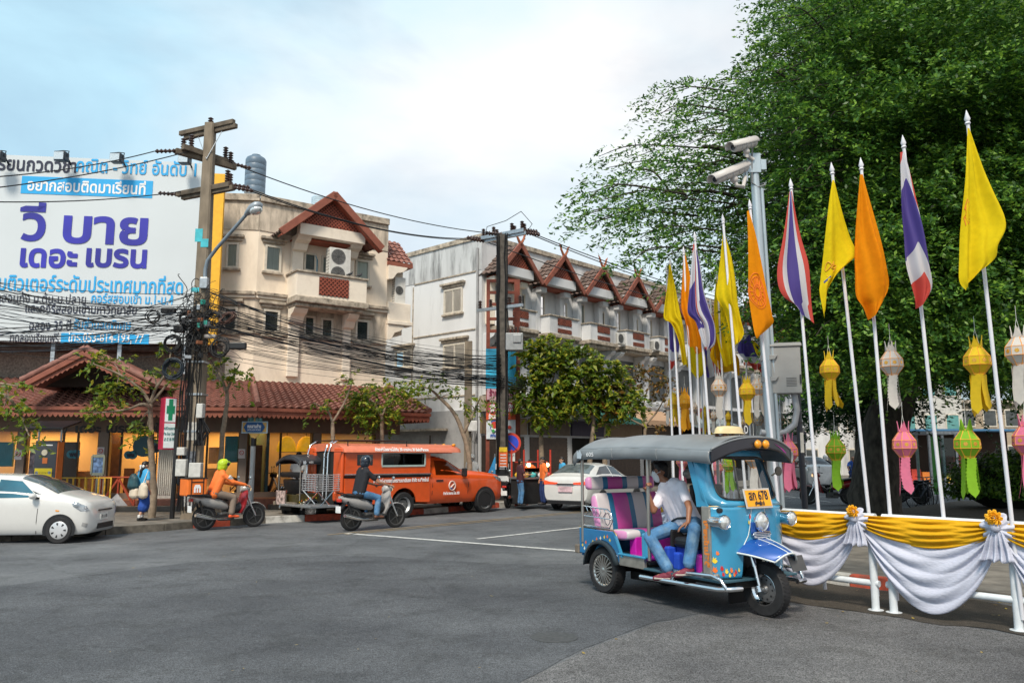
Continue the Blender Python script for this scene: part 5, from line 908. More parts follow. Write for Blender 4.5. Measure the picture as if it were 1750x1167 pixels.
def lantern_proto(colr,kind):
 t=thing('paper_lantern','x','paper lantern',(0,0,-30));m=PAPM[colr];n=8;off=math.pi/8
 rg=lambda r,z:[Vector((r*math.cos(2*math.pi*k/n+off),r*math.sin(2*math.pi*k/n+off),z))for k in range(n)]
 L=[rg(.2,1.2),rg(.5,.78),rg(.52,.42),rg(.27,.08),rg(.25,.02)];b=MB();b.loft(L,cap=False);b.build('body',m,t,thick=.01)
 b=MB()
 for r_ in L:b.tube(r_,.016,4,closed=True)
 for k in range(n):
  for i in range(4):b.tube([L[i][k],L[i+1][k]],.015,4)
 b.build('trim',TRIMO,t)
 b=MB()
 for k in range(4):
  a=math.pi/2*k+math.pi/4;x,y=math.cos(a),math.sin(a);p=Vector((x*.2,y*.2,1.17));tn=Vector((-y,x,0));b.add([p-tn*.16,p+tn*.16,p+tn*.06+Vector((x*.02,y*.02,.26)),p+Vector((x*.05,y*.05,.50)),p-tn*.06+Vector((x*.02,y*.02,.26))],[(0,1,2,3,4)])
 b.build('crown_point',m,t,thick=.025)
 b=MB()
 for k in range(0,n):
  a=2*math.pi*k/n;c=Vector((math.cos(a),math.sin(a),0));tn=Vector((-c.y,c.x,0));o=c*.482+Vector((0,0,.6));P=[]
  for j in range(16):r_=.1 if j%2 else.07;P.append(o+tn*r_*math.cos(j*math.pi/8)+Vector((0,0,r_*math.sin(j*math.pi/8))))
  b.add(P,[tuple(range(16))])
 b.build('foil_flower',GOLDP,t,thick=.012)
 for k in range(4 if kind!=2 else 3):
  a=math.pi/2*k+.5;c=Vector((math.cos(a),math.sin(a),0));tn=Vector((-c.y,c.x,0));ln=(1.55,1.75,1.65,1.5)[k];sw=(.18 if k==kind else.05);b=MB();V=[];N=22
  for i in range(N+1):
   v=i/N;w=.2*(1+.15*v)-(.035 if(i%2 and kind!=1)else 0);w=w if i<N-2 else w*(N-i)/3*.9;o=c*(.23+sw*v*v*2)+tn*.04*math.sin(v*5+k)+Vector((.3*(kind==k)*v*v,0,.02-ln*v));V+=[o-tn*w,o+tn*w]
  b.add(V,[(2*i,2*i+1,2*i+3,2*i+2)for i in range(N)]);b.build('tail',m,t,thick=.008)
 b=MB();[b.tube([Vector((.14*s,0,1.35)),Vector((0,0,1.95))],.009,4)for s in(-1,1)];b.tube([Vector((0,0,1.95)),Vector((0,0,2.5))],.009,4);b.build('string',STRG,t);return t
LPR={}
def lantern(x,yb0,w,colr,kind,lab):
 """x, lower rim and width in the photo; a lantern is 25 cm wide"""
 Y=.25*FPX/w;p=D(x,yb0,Y)
 if(colr,kind)not in LPR:LPR[colr,kind]=lantern_proto(colr,kind);t=LPR[colr,kind];t.location=p;t.scale=(.25,)*3;t.rotation_euler=(0,0,random.uniform(0,1))
 else:t=dup(LPR[colr,kind],p,random.uniform(0,1))
 t['label']=lab;t['group']='paper lanterns on strings'
for a in((1419,650,31,'yellow',0,'yellow paper lantern hanging above the lime green one'),(1525,642,36,'white',0,'white paper lantern hanging above the pink one by the trunk'),(1349,790,30,'pink',1,'pink paper lantern beside the black post and grey cabinet'),(1334,800,20,'pink',0,'smaller pink paper lantern half hidden behind a pink one'),(1429,787,31,'green',1,'lime green paper lantern hanging under the yellow one by the red motorcycle'),(1547,782,37,'pink',2,'pink paper lantern hanging beneath the white one before the bicycles'),(1672,641,41,'yellow',1,'largest yellow paper lantern hanging before the dark canopy'),(1655,783,40,'green',0,'lime green paper lantern in front of the hedge and kiosk'),(1744,625,42,'white',1,'white paper lantern cut by the picture edge'),(1757,778,42,'pink',1,'pink paper lantern barely entering at the picture edge'),(1152,699,19,'yellow',0,'yellow paper lantern with an amber one touching it'),(1171,700,23,'orange',1,'amber paper lantern above the tuk-tuk roof'),(1229,678,25,'white',1,'white paper lantern with flower printed tails above the roof lamp'),(1277,685,26,'yellow',1,'yellow paper lantern with long fringed tails beside a white one'),(1296,676,24,'white',0,'white paper lantern touching the camera pole'),(1206,720,17,'yellow',0,'small yellow paper lantern blown sideways before the black signboard'),(1220,720,13.5,'white',0,'small white paper lantern beside the small yellow one'),(1245,722,13,'yellow',1,'small yellow paper lantern behind the white flower printed tails'),(1297,727,15,'white',1,'small white paper lantern low against the camera pole'),(1268,730,12,'white',0,'tiny white paper lantern deepest among the flag poles'),(1334,726,14,'white',2,'small white paper lantern under the grey cabinet'),(1143,702,15,'white',0,'small white paper lantern at the start of the row by the terrace'),(1186,706,14,'white',1,'small white paper lantern showing beside the amber one'),(1225,812,21,'pink',0,'pink paper lantern seen through the tuk-tuk windscreen'),(1246,806,22,'green',0,'lime green paper lantern seen through the tuk-tuk windscreen'),(1290,800,30,'white',1,'white paper lantern seen through the tuk-tuk windscreen'),(1190,806,20,'green',1,'lime green paper lantern behind the driver and the cab pillar'),(1166,800,20,'pink',1,'pink paper lantern behind the driver')):lantern(*a)
GALV=mat('galvanised pole',(.40,.46,.50),.4,.55,.12,9,stretch=(1,1,.2));Yc=11.3;ct=D(1288,268,Yc-.05);cbv=D(1326,860,Yc);cbv=Vector((cbv.x,cbv.y,.12));cp=thing('camera_pole','galvanised steel pole carrying two security cameras and a grey cabinet','camera pole',cbv)
b=MB();b.tube([cbv,ct],[.082,.062],18);b.build('shaft',GALV,cp,world=True,smooth=50);b=MB();b.tube([cbv+Vector((.11,-.02,0)),ct+Vector((.09,-.02,-.5))],[.028,.028],8);b.build('conduit',GALV,cp,world=True,smooth=50)
b=MB();b.box(ct+Vector((-.02,-.06,-.12)),(.2,.03,.3));b.box(ct+Vector((.12,-.02,-.15)),(.08,.12,.16));b.box(ct+Vector((-.14,-.02,-.28)),(.03,.14,.26));b.build('bracket_plate',GALV,cp,world=True,bevel=.006)
CAMW=mat('camera housing',(.50,.47,.45),.45,var=.06)
def cctv(front,rear,Y0,Y1,lab,r):
 p,q_=D(*front,Y0),D(*rear,Y1);ax=(q_-p).normalized();L=(q_-p).length;M=Matrix.Translation(p)@ax.to_track_quat('X','Z').to_matrix().to_4x4();t=thing('security_camera',lab,'security camera',p,0,'security cameras on the pole')
 b=MB();b.loft([[M@Vector((x,r*k*math.cos(a),r*k*math.sin(a)))for a in np.linspace(0,6.283,17)[:-1]]for x,k in((0,.9),(.02,1),(L*.94,1),(L,.8))]);b.build('housing',CAMW,t,world=True,smooth=40)
 b=MB();b.loft([[M@Vector((x,r*1.18*math.cos(a),r*1.18*math.sin(a)))for a in np.linspace(-.15,math.pi+.15,12)]for x in(-.07,L*1.02)],closed=False);b.build('sunshield',CAMW,t,world=True,smooth=60,thick=.008)
 b=MB();b.lathe([(r*.5,-.004),(r*.5,-.014),(r*.3,-.012),(.001,-.006)],M@Matrix.Rotation(math.pi/2,4,'Y'),18);b.build('lens',mat('lens glass',(.02,.022,.03),.1),t,world=True,smooth=40)
 b=MB();[b.loft([[M@Vector((x,r*1.02*math.cos(a),r*1.02*math.sin(a)))for a in np.linspace(math.pi,6.283,10)]for x in(L*f,L*f+.008)],closed=False)for f in(.25,.45,.65,.82)];b.build('joint_ring',STEEL,t,world=True,thick=.006);return t,M,L
t,M,L=cctv((1253,252),(1290,243),Yc-.35,Yc-.15,'upper security camera tilted level on the galvanised pole',.075);mp2=M@Vector((L*.55,0,-.06));b=MB();b.tube([mp2,mp2-Vector((0,0,.12)),ct+Vector((-.16,-.1,-.0)),ct+Vector((-.03,-.08,-.08))],.03,8);b.ball(mp2-Vector((0,0,.05)),.05);b.build('mount_arm',CAMW,t,world=True,smooth=60)
t,M,L=cctv((1222,307),(1275,285),Yc-.4,Yc-.1,'lower longer security camera tilted down on the galvanised pole',.075);mp2=M@Vector((L*.55,0,-.07));b=MB();b.tube([mp2,mp2-Vector((-.03,0,.13)),mp2-Vector((-.12,.02,.16)),ct+Vector((-.14,-.04,-.3))],.03,8);b.ball(mp2-Vector((0,0,.04)),.06);b.build('mount_arm',CAMW,t,world=True,smooth=60)
b=MB();b.tube([D(1286,250,Yc-.15),D(1285,285,Yc-.12),D(1285,312,Yc-.1),D(1295,320,Yc-.1),D(1308,316,Yc-.1),D(1306,313,Yc),D(1297,316,Yc+.05)],.012,6);b.build('camera_cable',mat('grey cable',(.2,.21,.22),.5),cp,world=True,smooth=80)
CABG=mat('grey cabinet paint',(.29,.29,.285),.5,var=.06,dirt=(.18,.17,.16),dirt_amt=.3);c0=D(1316,672,Yc-.12);c1=D(1371,592,Yc-.12);w=c1.x-c0.x;h=c1.z-c0.z;cbx=thing('control_cabinet','grey metal control cabinet strapped to the camera pole','cabinet',((c0.x+c1.x)/2,Yc+.04,c0.z),R(-16));b=MB();b.box((0,0,h/2),(w,.3,h));b.build('case',CABG,cbx,bevel=.012)
b=MB();b.prism([(-.17,0),(.17,0),(.17,.03),(0,.075),(-.17,.03)],(w+.04,0,0),lambda x,y:(-w/2-.02,x,h+.002+y));b.build('roof_cap',CABG,cbx,bevel=.006)
b=MB();[b.box((w*.22,-.152,h*.16+.022*k),(w*.28,.006,.008))for k in range(6)];b.build('louvre',mat('louvre shadow',(.1,.1,.1),.6),cbx);b=MB();b.box((w/2-.015,-.16,h*.3),(.02,.03,.12));b.build('latch',BLACK,cbx)
for z in(h*.82,h*.36):b=MB();b.prism([(0,0),(.24,0),(.2,-.06),(0,-.08)],(0,.08,0),lambda x,y:(-w/2-.06+x,-.19,z+y));b.build('strap_bracket',CABG,cbx,bevel=.004)
b=MB();b.tube([D(1357,672,Yc),D(1362,700,Yc),D(1358,725,Yc),D(1342,738,Yc),D(1322,742,Yc),D(1300,738,Yc)],.045,10);b.build('conduit_elbow',mat('grey conduit',(.34,.35,.37),.5,.2),cp,world=True,smooth=80)
bp=thing('black_post','slim black painted post standing behind the railing by the cabinet','post',D(1378,875,12.0));p=D(1362,668,12);q_=D(1378,880,12.05);b=MB();b.tube([Z(q_,.12),p],.045,10);b.build('shaft',mat('blue black paint',(.012,.014,.022),.4),bp,world=True,smooth=50);b=MB();[b.cyl(p.lerp(q_,k),p.lerp(q_,k+.015),.055)for k in(.25,.6)];b.build('clamp',BLACK,bp,world=True);b=MB();b.box(p.lerp(q_,.42)+Vector((0,-.05,0)),(.05,.01,.3));b.build('sticker',PAPER,bp,world=True)
# -- people: one welded body each, clothes over it
def V(*a):return Vector(a if len(a)>1 else a[0])
def hand_cones(w,d,nrm,s,curl,side):
 """palm, four bent fingers of unequal length and a thumb leaving the palm's side; d along the hand, nrm out of its back"""
 d=d.normalized();nrm=(nrm-d*nrm.dot(d)).normalized();x=d.cross(nrm)*side;c=[(w,w+d*.045*s,.024*s,.026*s)]
 for k in(-1.5,-.5,.5,1.5):c.append((w+d*.02*s+x*.009*k*s,w+d*.085*s+x*.0155*k*s,.013*s,.0125*s))
 for k,L in((-1.5,.062),(-.5,.076),(.5,.082),(1.5,.074)):
  p=w+d*.088*s+x*.018*k*s;a=0;
  for seg,f in enumerate((.42,.33,.25)):
   a+=curl*(.7,.9,.6)[seg];q=p+(d*math.cos(a)-nrm*math.sin(a)+x*.06*k*(seg==0))*L*f*s;c.append((p,q,.0095*s,.0085*s));p=q
 p=w+d*.022*s+x*.026*s;q=p+(d*.5+x*.8-nrm*.2).normalized()*.042*s;r=q+(d*.9+x*.15-nrm*(.3+.5*curl)).normalized()*.034*s;return c+[(p,q,.014*s,.011*s),(q,r,.011*s,.009*s)]
def figure(t,J,skin,shirt,trouser,shoe,s=1.,sleeve='short',legs='long',hair=True,vox=.013,hands=(.5,.5),hat=None,mask=None,face=True,longhair=False,hdir={}):
 g=lambda k:V(J[k]);H=g('head');fd=V(J['face']).normalized();up=V(J.get('up',(0,0,1)));up=(up-fd*up.dot(fd)).normalized();sd=up.cross(fd)
 hc=lambda f,l,u:H+fd*f*s+sd*l*s+up*u*s
 B=[(hc(-.012,0,.03),hc(.0,0,.025),.088*s,.084*s),(hc(.005,0,.03),hc(.035,0,-.085),.075*s,.034*s),(hc(.0,0,-.06),g('neck'),.05*s,.056*s),(hc(.085,0,.012),hc(.104,0,-.022),.010*s,.016*s),(hc(.078,0,-.056),hc(.076,0,-.062),.017*s,.016*s)]
 B+=[(hc(.068,k*.032,.03),hc(.070,k*.034,.03),.014*s,.014*s)for k in(-1,1)]+[(hc(-.005,k*.082,.012),hc(-.012,k*.092,-.018),.016*s,.013*s)for k in(-1,1)]
 for k in 'LR':
  sh,el,wr=g('sh'+k),g('el'+k),g('wr'+k);hp,kn,an=g('hip'+k),g('kn'+k),g('an'+k);d=hdir.get(k,(wr-el));d=V(d)
  B+=[(g('neck')-up*.01*s,sh,.044*s,.046*s),(sh,el,.05*s,.039*s),(el,wr,.04*s,.026*s),(hp,kn,.078*s,.052*s),(kn,kn.lerp(an,.35),.05*s,.054*s),(kn.lerp(an,.35),an,.054*s,.034*s),(sh.lerp(g('neck'),.35).lerp(hp,.16),hp,.07*s,.082*s)]
  nr=V(J.get('back'+k,tuple(up)));B+=hand_cones(wr,d,nr,s,hands['LR'.index(k)],1 if k=='R' else-1)
  to=V(J['toe'+k]).normalized();B.append((an-Vector((0,0,.05*s)),an+to*.13*s-Vector((0,0,.055*s)),.034*s,.028*s))
 B.append((g('hipL'),g('hipR'),.1*s,.1*s))
 blob('body',B,skin,t,vox,3)
 S=[]
 nk=g('neck')
 for k in 'LR':
  sh,el,wr,hp=g('sh'+k),g('el'+k),g('wr'+k),g('hip'+k);S+=[(nk.lerp(sh,.25)-up*.01*s,sh,.055*s,.066*s),(sh.lerp(nk,.3)-Vector((0,0,.05*s)),hp.lerp(sh,.12),.098*s,.104*s),(sh.lerp(nk,.55),hp.lerp(g('hip'+'RL'['LR'.index(k)]),.4).lerp(nk,.1),.1*s,.11*s)]
  if sleeve=='short':S.append((sh,sh.lerp(el,.62),.062*s,.066*s))
  else:S+=[(sh,el,.062*s,.054*s),(el,wr.lerp(el,.08),.053*s,.042*s)]
  S.append((hp.lerp(sh,.1),hp+(hp-sh).normalized()*.03*s,.105*s,.11*s))
 blob('shirt',S,shirt,t,vox,3)
 P=[(g('hipL'),g('hipR'),.108*s,.108*s)]
 for k in 'LR':
  hp,kn,an=g('hip'+k),g('kn'+k),g('an'+k)
  if legs=='long':P+=[(hp,kn,.102*s,.076*s),(kn,kn.lerp(an,.92),.076*s,.074*s)]
  elif legs=='short':P+=[(hp,hp.lerp(kn,.85),.096*s,.085*s)]
  else:P+=[(hp,kn,.12*s,.15*s),(kn,kn.lerp(an,.3),.15*s,.15*s)]
 if legs=='skirt':P.append((g('knL').lerp(g('anL'),.25),g('knR').lerp(g('anR'),.25),.15*s,.15*s))
 blob('skirt' if legs=='skirt' else 'trousers',P,trouser,t,vox,2)
 for k in 'LR':
  an=g('an'+k);to=V(J['toe'+k]).normalized();zz=Vector((0,0,1))*s;b0=an-zz*.055;blob('shoe',[(an-zz*.03,b0-to*.03*s,.042*s,.04*s),(b0-to*.03*s-zz*.005,b0+to*.14*s-zz*.012,.04*s,.036*s),(b0+to*.05*s,b0+to*.17*s-zz*.014,.04*s,.03*s)],shoe,t,vox*.8,2)
 if hair:
  Hc=[(hc(-.025,0,.05),hc(-.012,0,.062),.092*s,.088*s),(hc(-.045,0,.0),hc(-.05,0,-.03),.075*s,.05*s),(hc(.04,.02,.105),hc(.05,-.03,.1),.035*s,.03*s)]+[(hc(-.0,k*.068,.05),hc(.01,k*.074,.01),.03*s,.014*s)for k in(-1,1)]
  if longhair:Hc+=[(hc(-.06,0,.0),hc(-.1,.01,-.12),.06*s,.045*s),(hc(-.1,.01,-.12),hc(-.12,.03,-.32),.045*s,.025*s)]
  blob('hair',Hc,HAIR,t,vox*.8,2)
 if face:
  for k in(-1,1):b=MB();b.ball(hc(.079,k*.033,.026),.0095*s,n=8);b.build('eye',mat('dark eye',(.015,.01,.008),.2),t,smooth=180)
  for k in(-1,1):b=MB();b.tube([hc(.078,k*.016,.047),hc(.081,k*.034,.053),hc(.07,k*.052,.046)],.005*s,5);b.build('eyebrow',HAIR,t,smooth=180)
  if mask is None:b=MB();b.tube([hc(.083,-.024,-.046),hc(.094,0,-.044),hc(.083,.024,-.046)],.006*s,5);b.build('mouth',mat('lips',(.30,.09,.07),.5),t,smooth=180)
 if mask is not None:blob('face_mask',[(hc(.06,0,-.012),hc(.05,0,-.07),.058*s,.05*s),(hc(.05,0,-.02),hc(.108,0,-.026),.05*s,.014*s)],mask,t,vox*.7,2);b=MB();[b.tube([hc(.06,k*.06,-.02),hc(.03,k*.083,-.0),hc(-.01,k*.096,.01)],.003*s,4)for k in(-1,1)];b.build('ear_loop',mask,t)
 return hc,fd,sd,up
# -- wheels shared by the vehicles
def tread_mat():
 return RUBBER
def wheel(par,c,r,w,rim_r,kind='spokes',n=10,rim_m=None,name='wheel',side=-1,ax=(0,1,0)):
 """wheel about axis y at c (local); side: the outer face"""
 e=bpy.data.objects.new(name,None);COL.objects.link(e);e.parent=par;e.location=Vector(c);e.empty_display_size=.1;rim_m=rim_m or CHROME
 Rx=Matrix.Rotation(math.pi/2,4,'X');b=MB();h=w/2;b.lathe([(rim_r,-h*.8),(rim_r*1.06,-h),(r*.93,-h),(r*.985,-h*.75),(r,-h*.4),(r,h*.4),(r*.985,h*.75),(r*.93,h),(rim_r*1.06,h),(rim_r,h*.8)],Rx,40,caps=False)
 nt_=44
 for k in range(nt_):
  a=2*math.pi*k/nt_
  for sg in(-1,1):b.bar((r*.995*math.cos(a),sg*h*.15,r*.995*math.sin(a)),(r*.985*math.cos(a+.09),sg*h*.85,r*.985*math.sin(a+.09)),r*.035,r*.03,(math.cos(a),0,math.sin(a)))
 b.build('tyre',RUBBER,e,smooth=40)
 o=side*h;b=MB();b.lathe([(rim_r,-h*.8),(rim_r*.98,-h*.82),(rim_r*.9,-h*.5),(rim_r*.9,h*.5),(rim_r*.98,h*.82),(rim_r,h*.8)],Rx,36,caps=False)
 if kind=='spokes':
  for k in range(n):a=2*math.pi*k/n;ca,sa=math.cos(a),math.sin(a);b.bar((rim_r*.16*ca,o*.72,rim_r*.16*sa),(rim_r*.95*ca,o*.78,rim_r*.95*sa),rim_r*.09,h*.22,(0,1,0))
  b.lathe([(rim_r*.2,o*.6),(rim_r*.2,o*.8),(rim_r*.12,o*.86),(.001,o*.88)],Rx@Matrix.Scale(-1,4,(0,0,1)),20)
  b.lathe([(rim_r*.9,o*.70),(rim_r*.99,o*.86),(rim_r*1.02,o*.84)],Rx@Matrix.Scale(-1,4,(0,0,1)),36,caps=False)
 elif kind=='steel':
  b.lathe([(rim_r*.99,o*.82),(rim_r*.86,o*.55),(rim_r*.78,o*.3),(rim_r*.45,o*.52),(rim_r*.3,o*.4),(rim_r*.22,o*.75),(.001,o*.8)],Rx@Matrix.Scale(-1,4,(0,0,1)),32,caps=False)
 elif kind=='cover':
  b.lathe([(rim_r*1.0,o*.86),(rim_r*.9,o*.97),(rim_r*.4,o*1.02),(.001,o*1.03)],Rx@Matrix.Scale(-1,4,(0,0,1)),32,caps=False)
 b.build('rim',rim_m,e,smooth=35)
 b=MB();b.lathe([(.001,-h*.2),(rim_r*.93,-h*.2),(rim_r*.93,h*.2),(.001,h*.2)],Rx,24)
 if kind=='wire':
  pass
 if kind in('spokes',):b.build('brake_shadow',mat('brake dark',(.03,.03,.03),.6),e)
 if kind=='cover':
  b=MB()
  for k in range(n):a=2*math.pi*k/n;ca,sa=math.cos(a),math.sin(a);b.add([(rim_r*x,o*1.03,rim_r*z)for x,z in((.55*ca-.05*sa,.55*sa+.05*ca),(.84*ca-.11*sa,.84*sa+.11*ca),(.84*ca+.11*sa,.84*sa-.11*ca),(.55*ca+.05*sa,.55*sa-.05*ca))],[(0,1,2,3)])
  b.build('cover_slot',BLACK,e,thick=.004)
 if kind=='steel':
  b=MB();b.lathe([(rim_r*.8,o*.34),(rim_r*.45,o*.56),(rim_r*.30,o*.45),(rim_r*.2,o*.82),(.001,o*.86)],Rx@Matrix.Scale(-1,4,(0,0,1)),28,caps=False);b.build('hub',mat('hub steel',(.16,.16,.165),.4,.6),e,smooth=40)
  b=MB()
  for k in range(10):a=2*math.pi*k/10;b.lathe([(.001,0),(rim_r*.07,0)],Matrix.Translation((rim_r*.64*math.cos(a),o*.46,rim_r*.64*math.sin(a)))@Rx,8,caps=False)
  b.build('vent_hole',BLACK,e,thick=.004)
 return e
# -- the blue tuk-tuk
TH=R(-57.83);TRC=Vector((1.664,10.74,0));tk=thing('tuk_tuk','blue three wheeled tuk-tuk with grey canopy, chrome headlamps and striped pink seat','tuk-tuk',TRC,TH)
TF=Vector((math.cos(TH),math.sin(TH),0));TLf=Vector((-TF.y,TF.x,0))
def TL(px,py,y):q_=PL(px,py,TRC+TLf*y,TF);return Vector(((q_-TRC).dot(TF),y,q_.z))
TB=mat('tuk-tuk light blue',(.042,.285,.49),.26,.1,.07,2,coat=.7,dirt=(.05,.13,.19),dirt_amt=.55,dirt_scale=2.6);TB2=mat('tuk-tuk deep blue',(.012,.08,.34),.3,.1,.05,coat=.5);TBD=mat('tuk-tuk side blue',(.02,.16,.36),.35,.1,.1,coat=.4);WLINE=mat('pinstripe',(.62,.66,.66),.4);BARE=mat('brushed sill metal',(.40,.37,.33),.38,.7,.2,8)
CANV=mat('grey vinyl canopy',(.175,.19,.205),.36,var=.2,scale=2.5,bump=.2,dirt=(.36,.34,.31),dirt_amt=.35,dirt_scale=1.5);MAG=mat('magenta box',(.55,.015,.40),.5)
def stripe_seat():
 m=bpy.data.materials.new('striped seat vinyl');m.use_nodes=True;t=m.node_tree;p=t.nodes['Principled BSDF'];p.inputs['Roughness'].default_value=.42;c=t.nodes.new('ShaderNodeTexCoord');s=t.nodes.new('ShaderNodeSeparateXYZ');mr=t.nodes.new('ShaderNodeMapRange');mr.inputs[1].default_value=-.6;mr.inputs[2].default_value=.6;r=t.nodes.new('ShaderNodeValToRGB');r.color_ramp.interpolation='CONSTANT';e=r.color_ramp.elements
 PK,WT,BL,MG=(.62,.25,.47,1),(.52,.48,.50,1),(.015,.13,.26,1),(.44,.06,.28,1)
 e[0].position=0;e[0].color=PK;e[1].position=.05;e[1].color=WT
 for ps,cl in((.21,BL),(.28,MG),(.49,BL),(.56,WT),(.73,BL),(.80,MG),(.95,PK)):x=e.new(ps);x.color=cl
 t.links.new(c.outputs['Object'],s.inputs[0]);t.links.new(s.outputs[1],mr.inputs[0]);t.links.new(mr.outputs[0],r.inputs[0]);t.links.new(r.outputs[0],p.inputs['Base Color']);return m
SEATM=stripe_seat()
for sg in(-1,1):wheel(tk,(0,sg*.52,.285),.285,.17,.195,'spokes',20,mat('alloy rim',(.55,.53,.50),.25,.9,.1),side=sg)
wheel(tk,(2.11,0,.29),.29,.125,.165,'steel',rim_m=CHROME)
b=MB();b.box((.25,0,.36),(1.5,.62,.12));b.box((1.35,0,.34),(1.3,.7,.08));b.box((.6,0,.26),(.5,.4,.18));b.tube([(0,-.5,.285),(0,.5,.285)],.05,8);b.tube([(.25,0,.28),(0,0,.29)],.08,8);b.box((.4,-.3,.24),(.3,.1,.1));b.build('chassis',mat('greasy black steel',(.018,.017,.016),.6,.4),tk,bevel=.01)
for sg in(-1,1):
 y=sg*.585;arch=[(.36*math.cos(a),.30+.36*math.sin(a))for a in np.linspace(math.pi*.93,math.pi*.1,12)];P=[(-.47,.48),(-.47,.78),(.22,.78),(.30,.74),(.40,.50),(.42,.42)];poly=[(-.47,.78),(.2,.78),(.27,.74),(.395,.46)]+[p for p in arch[::-1]if p[1]>.40]+[(-.47,.46)]
 b=MB();b.prism([(x,y-.02,z)for x,z in poly],(0,.04,0));b.build('side_panel',TBD,tk,bevel=.006)
 b=MB();n=16;V_=[]
 for a in np.linspace(math.pi*.98,math.pi*.08,n):rr=.345;V_+=[(rr*math.cos(a),sg*.50,.30+rr*math.sin(a)),((rr+.01)*math.cos(a),sg*.635,.30+(rr+.012)*math.sin(a)),((rr-.03)*math.cos(a),sg*.655,.30+(rr-.03)*math.sin(a))]
 b.add(V_,[(3*i+k,3*i+k+1,3*i+4+k,3*i+3+k)for i in range(n-1)for k in range(2)]);b.build('mudguard',mat('dark mudguard',(.05,.065,.075),.35,.4,.1),tk,smooth=60,thick=.012)
 b=MB();b.tube([((.352)*math.cos(a),sg*.60,.30+.352*math.sin(a))for a in np.linspace(math.pi*.98,math.pi*.08,18)],.008,5);b.build('mudguard_trim',CHROME,tk,smooth=60)
 b=MB();b.prism([(.27,y-.01,.735),(.30,y-.01,.735),(.43,y-.01,.49),(.40,y-.01,.49)],(0,.05*sg+.02,0));b.build('trim_strip',TB,tk)
 b=MB();b.box((.58,y,.45),(.46,.05,.13));b.build('sill',BARE,tk,bevel=.008);b=MB();b.box((.60,y+.012*sg,.525),(.50,.07,.025));b.build('sill_cap',TB,tk,bevel=.006)
 b=MB();b.box((.835,y,.665),(.13,.07,.30));b.build('step_pillar',TB,tk,bevel=.03,seg=4)
 b=MB();b.tube([(-.5,y,.795),(.21,y,.795),(.27,y,.75),(.41,y,.47)],.009,6);b.build('panel_edge',mat('worn gold edging',(.32,.24,.13),.4,.6),tk,smooth=60)
for i,(x,z,cidx)in enumerate(((-.40,.56,0),(-.33,.60,1),(-.26,.56,2),(-.18,.62,0),(-.10,.66,1),(-.02,.68,2),(-.36,.52,2),(.06,.70,0),(.12,.71,1),(.17,.67,0))):
 m=(mat('flower yellow',(.75,.55,.04),.5),mat('flower orange',(.72,.14,.02),.5),mat('flower white',(.7,.7,.62),.5))[cidx];b=MB();b.add([(x+.024*k*dx,-.6075,z+.024*k*dz)for dx,dz,k in((0,1.3,1),(.5,.3,1),(.9,.5,1),(.4,-.3,1),(.2,-.9,1),(-.3,-.5,1),(-.8,.1,1),(-.4,.3,1))],[tuple(range(8))]);b.build('painted_flower',m,tk)
b=MB();b.box((-.46,0,.60),(.04,1.13,.36));b.build('tail_panel',TBD,tk,bevel=.01);b=MB();b.box((-.53,0,.50),(.09,1.22,.11));b.build('rear_bumper',mat('worn timber bumper',(.17,.14,.11),.7,var=.3),tk,bevel=.012)
b=MB();b.box((.35,0,.455),(1.0,1.1,.03));b.build('passenger_floor',mat('dark mat',(.03,.03,.032),.8),tk);b=MB();b.box((.40,.0,.60),(.12,.86,.26));b.build('seat_box',MAG,tk,bevel=.015);b=MB();b.box((.62,-.12,.478),(.3,.7,.015));b.build('floor_mat',MAG,tk)
b=MB();n=14
def cush(fn,nm,nu=30,nv=12,m=SEATM):b=MB();b.grid(fn,nu,nv);return b.build(nm,m,tk,smooth=180,thick=.05)
def rounded(cx,cz,hx,hz,rot,hw,nm,m=SEATM):
 b=MB();secs=[]
 for y,k in((-hw,.55),(-hw+.012,.82),(-hw+.04,1),(hw-.04,1),(hw-.012,.82),(hw,.55)):
  S=[]
  for a in np.linspace(0,2*math.pi,21)[:-1]:
   ex=.5;x=hx*k*abs(math.cos(a))**ex*(1 if math.cos(a)>=0 else-1);z=hz*k*abs(math.sin(a))**ex*(1 if math.sin(a)>=0 else-1);S.append(Vector((cx+x*math.cos(rot)-z*math.sin(rot),y,cz+x*math.sin(rot)+z*math.cos(rot))))
  secs.append(S)
 b.loft(secs);return b.build(nm,m,tk,smooth=60)
rounded(.19,.735,.27,.065,R(4),.56,'seat_cushion');rounded(-.19,.98,.07,.265,R(14),.56,'backrest');rounded(-.33,1.365,.055,.085,R(6),.585,'headrest')
RW=.665
def roof_xz(u):x=lerp(-.48,2.0,u);return x
def canopy(u,v):
 x=roof_xz(u);a=(v-.5)*2;bows=.5-.5*math.cos(2*math.pi*min(1,max(0,(x+.48)/.80))if x<1.9 else 0);sagz=-.016*(1-bows)if False else 0
 zc=1.80+.165*(1-abs(a)**2.6)+.03*math.sin(math.pi*u)-.02*u;rib=.010*math.cos(2*math.pi*(x+.48)/.82)*(1-abs(a)**3)
 fr=max(0,(.06-u)/.06);z=zc+rib-.07*fr*fr;return Vector((x+.0*a,a*RW,z))
b=MB();b.grid(canopy,60,30);b.build('canopy',CANV,tk,smooth=180,thick=.012)
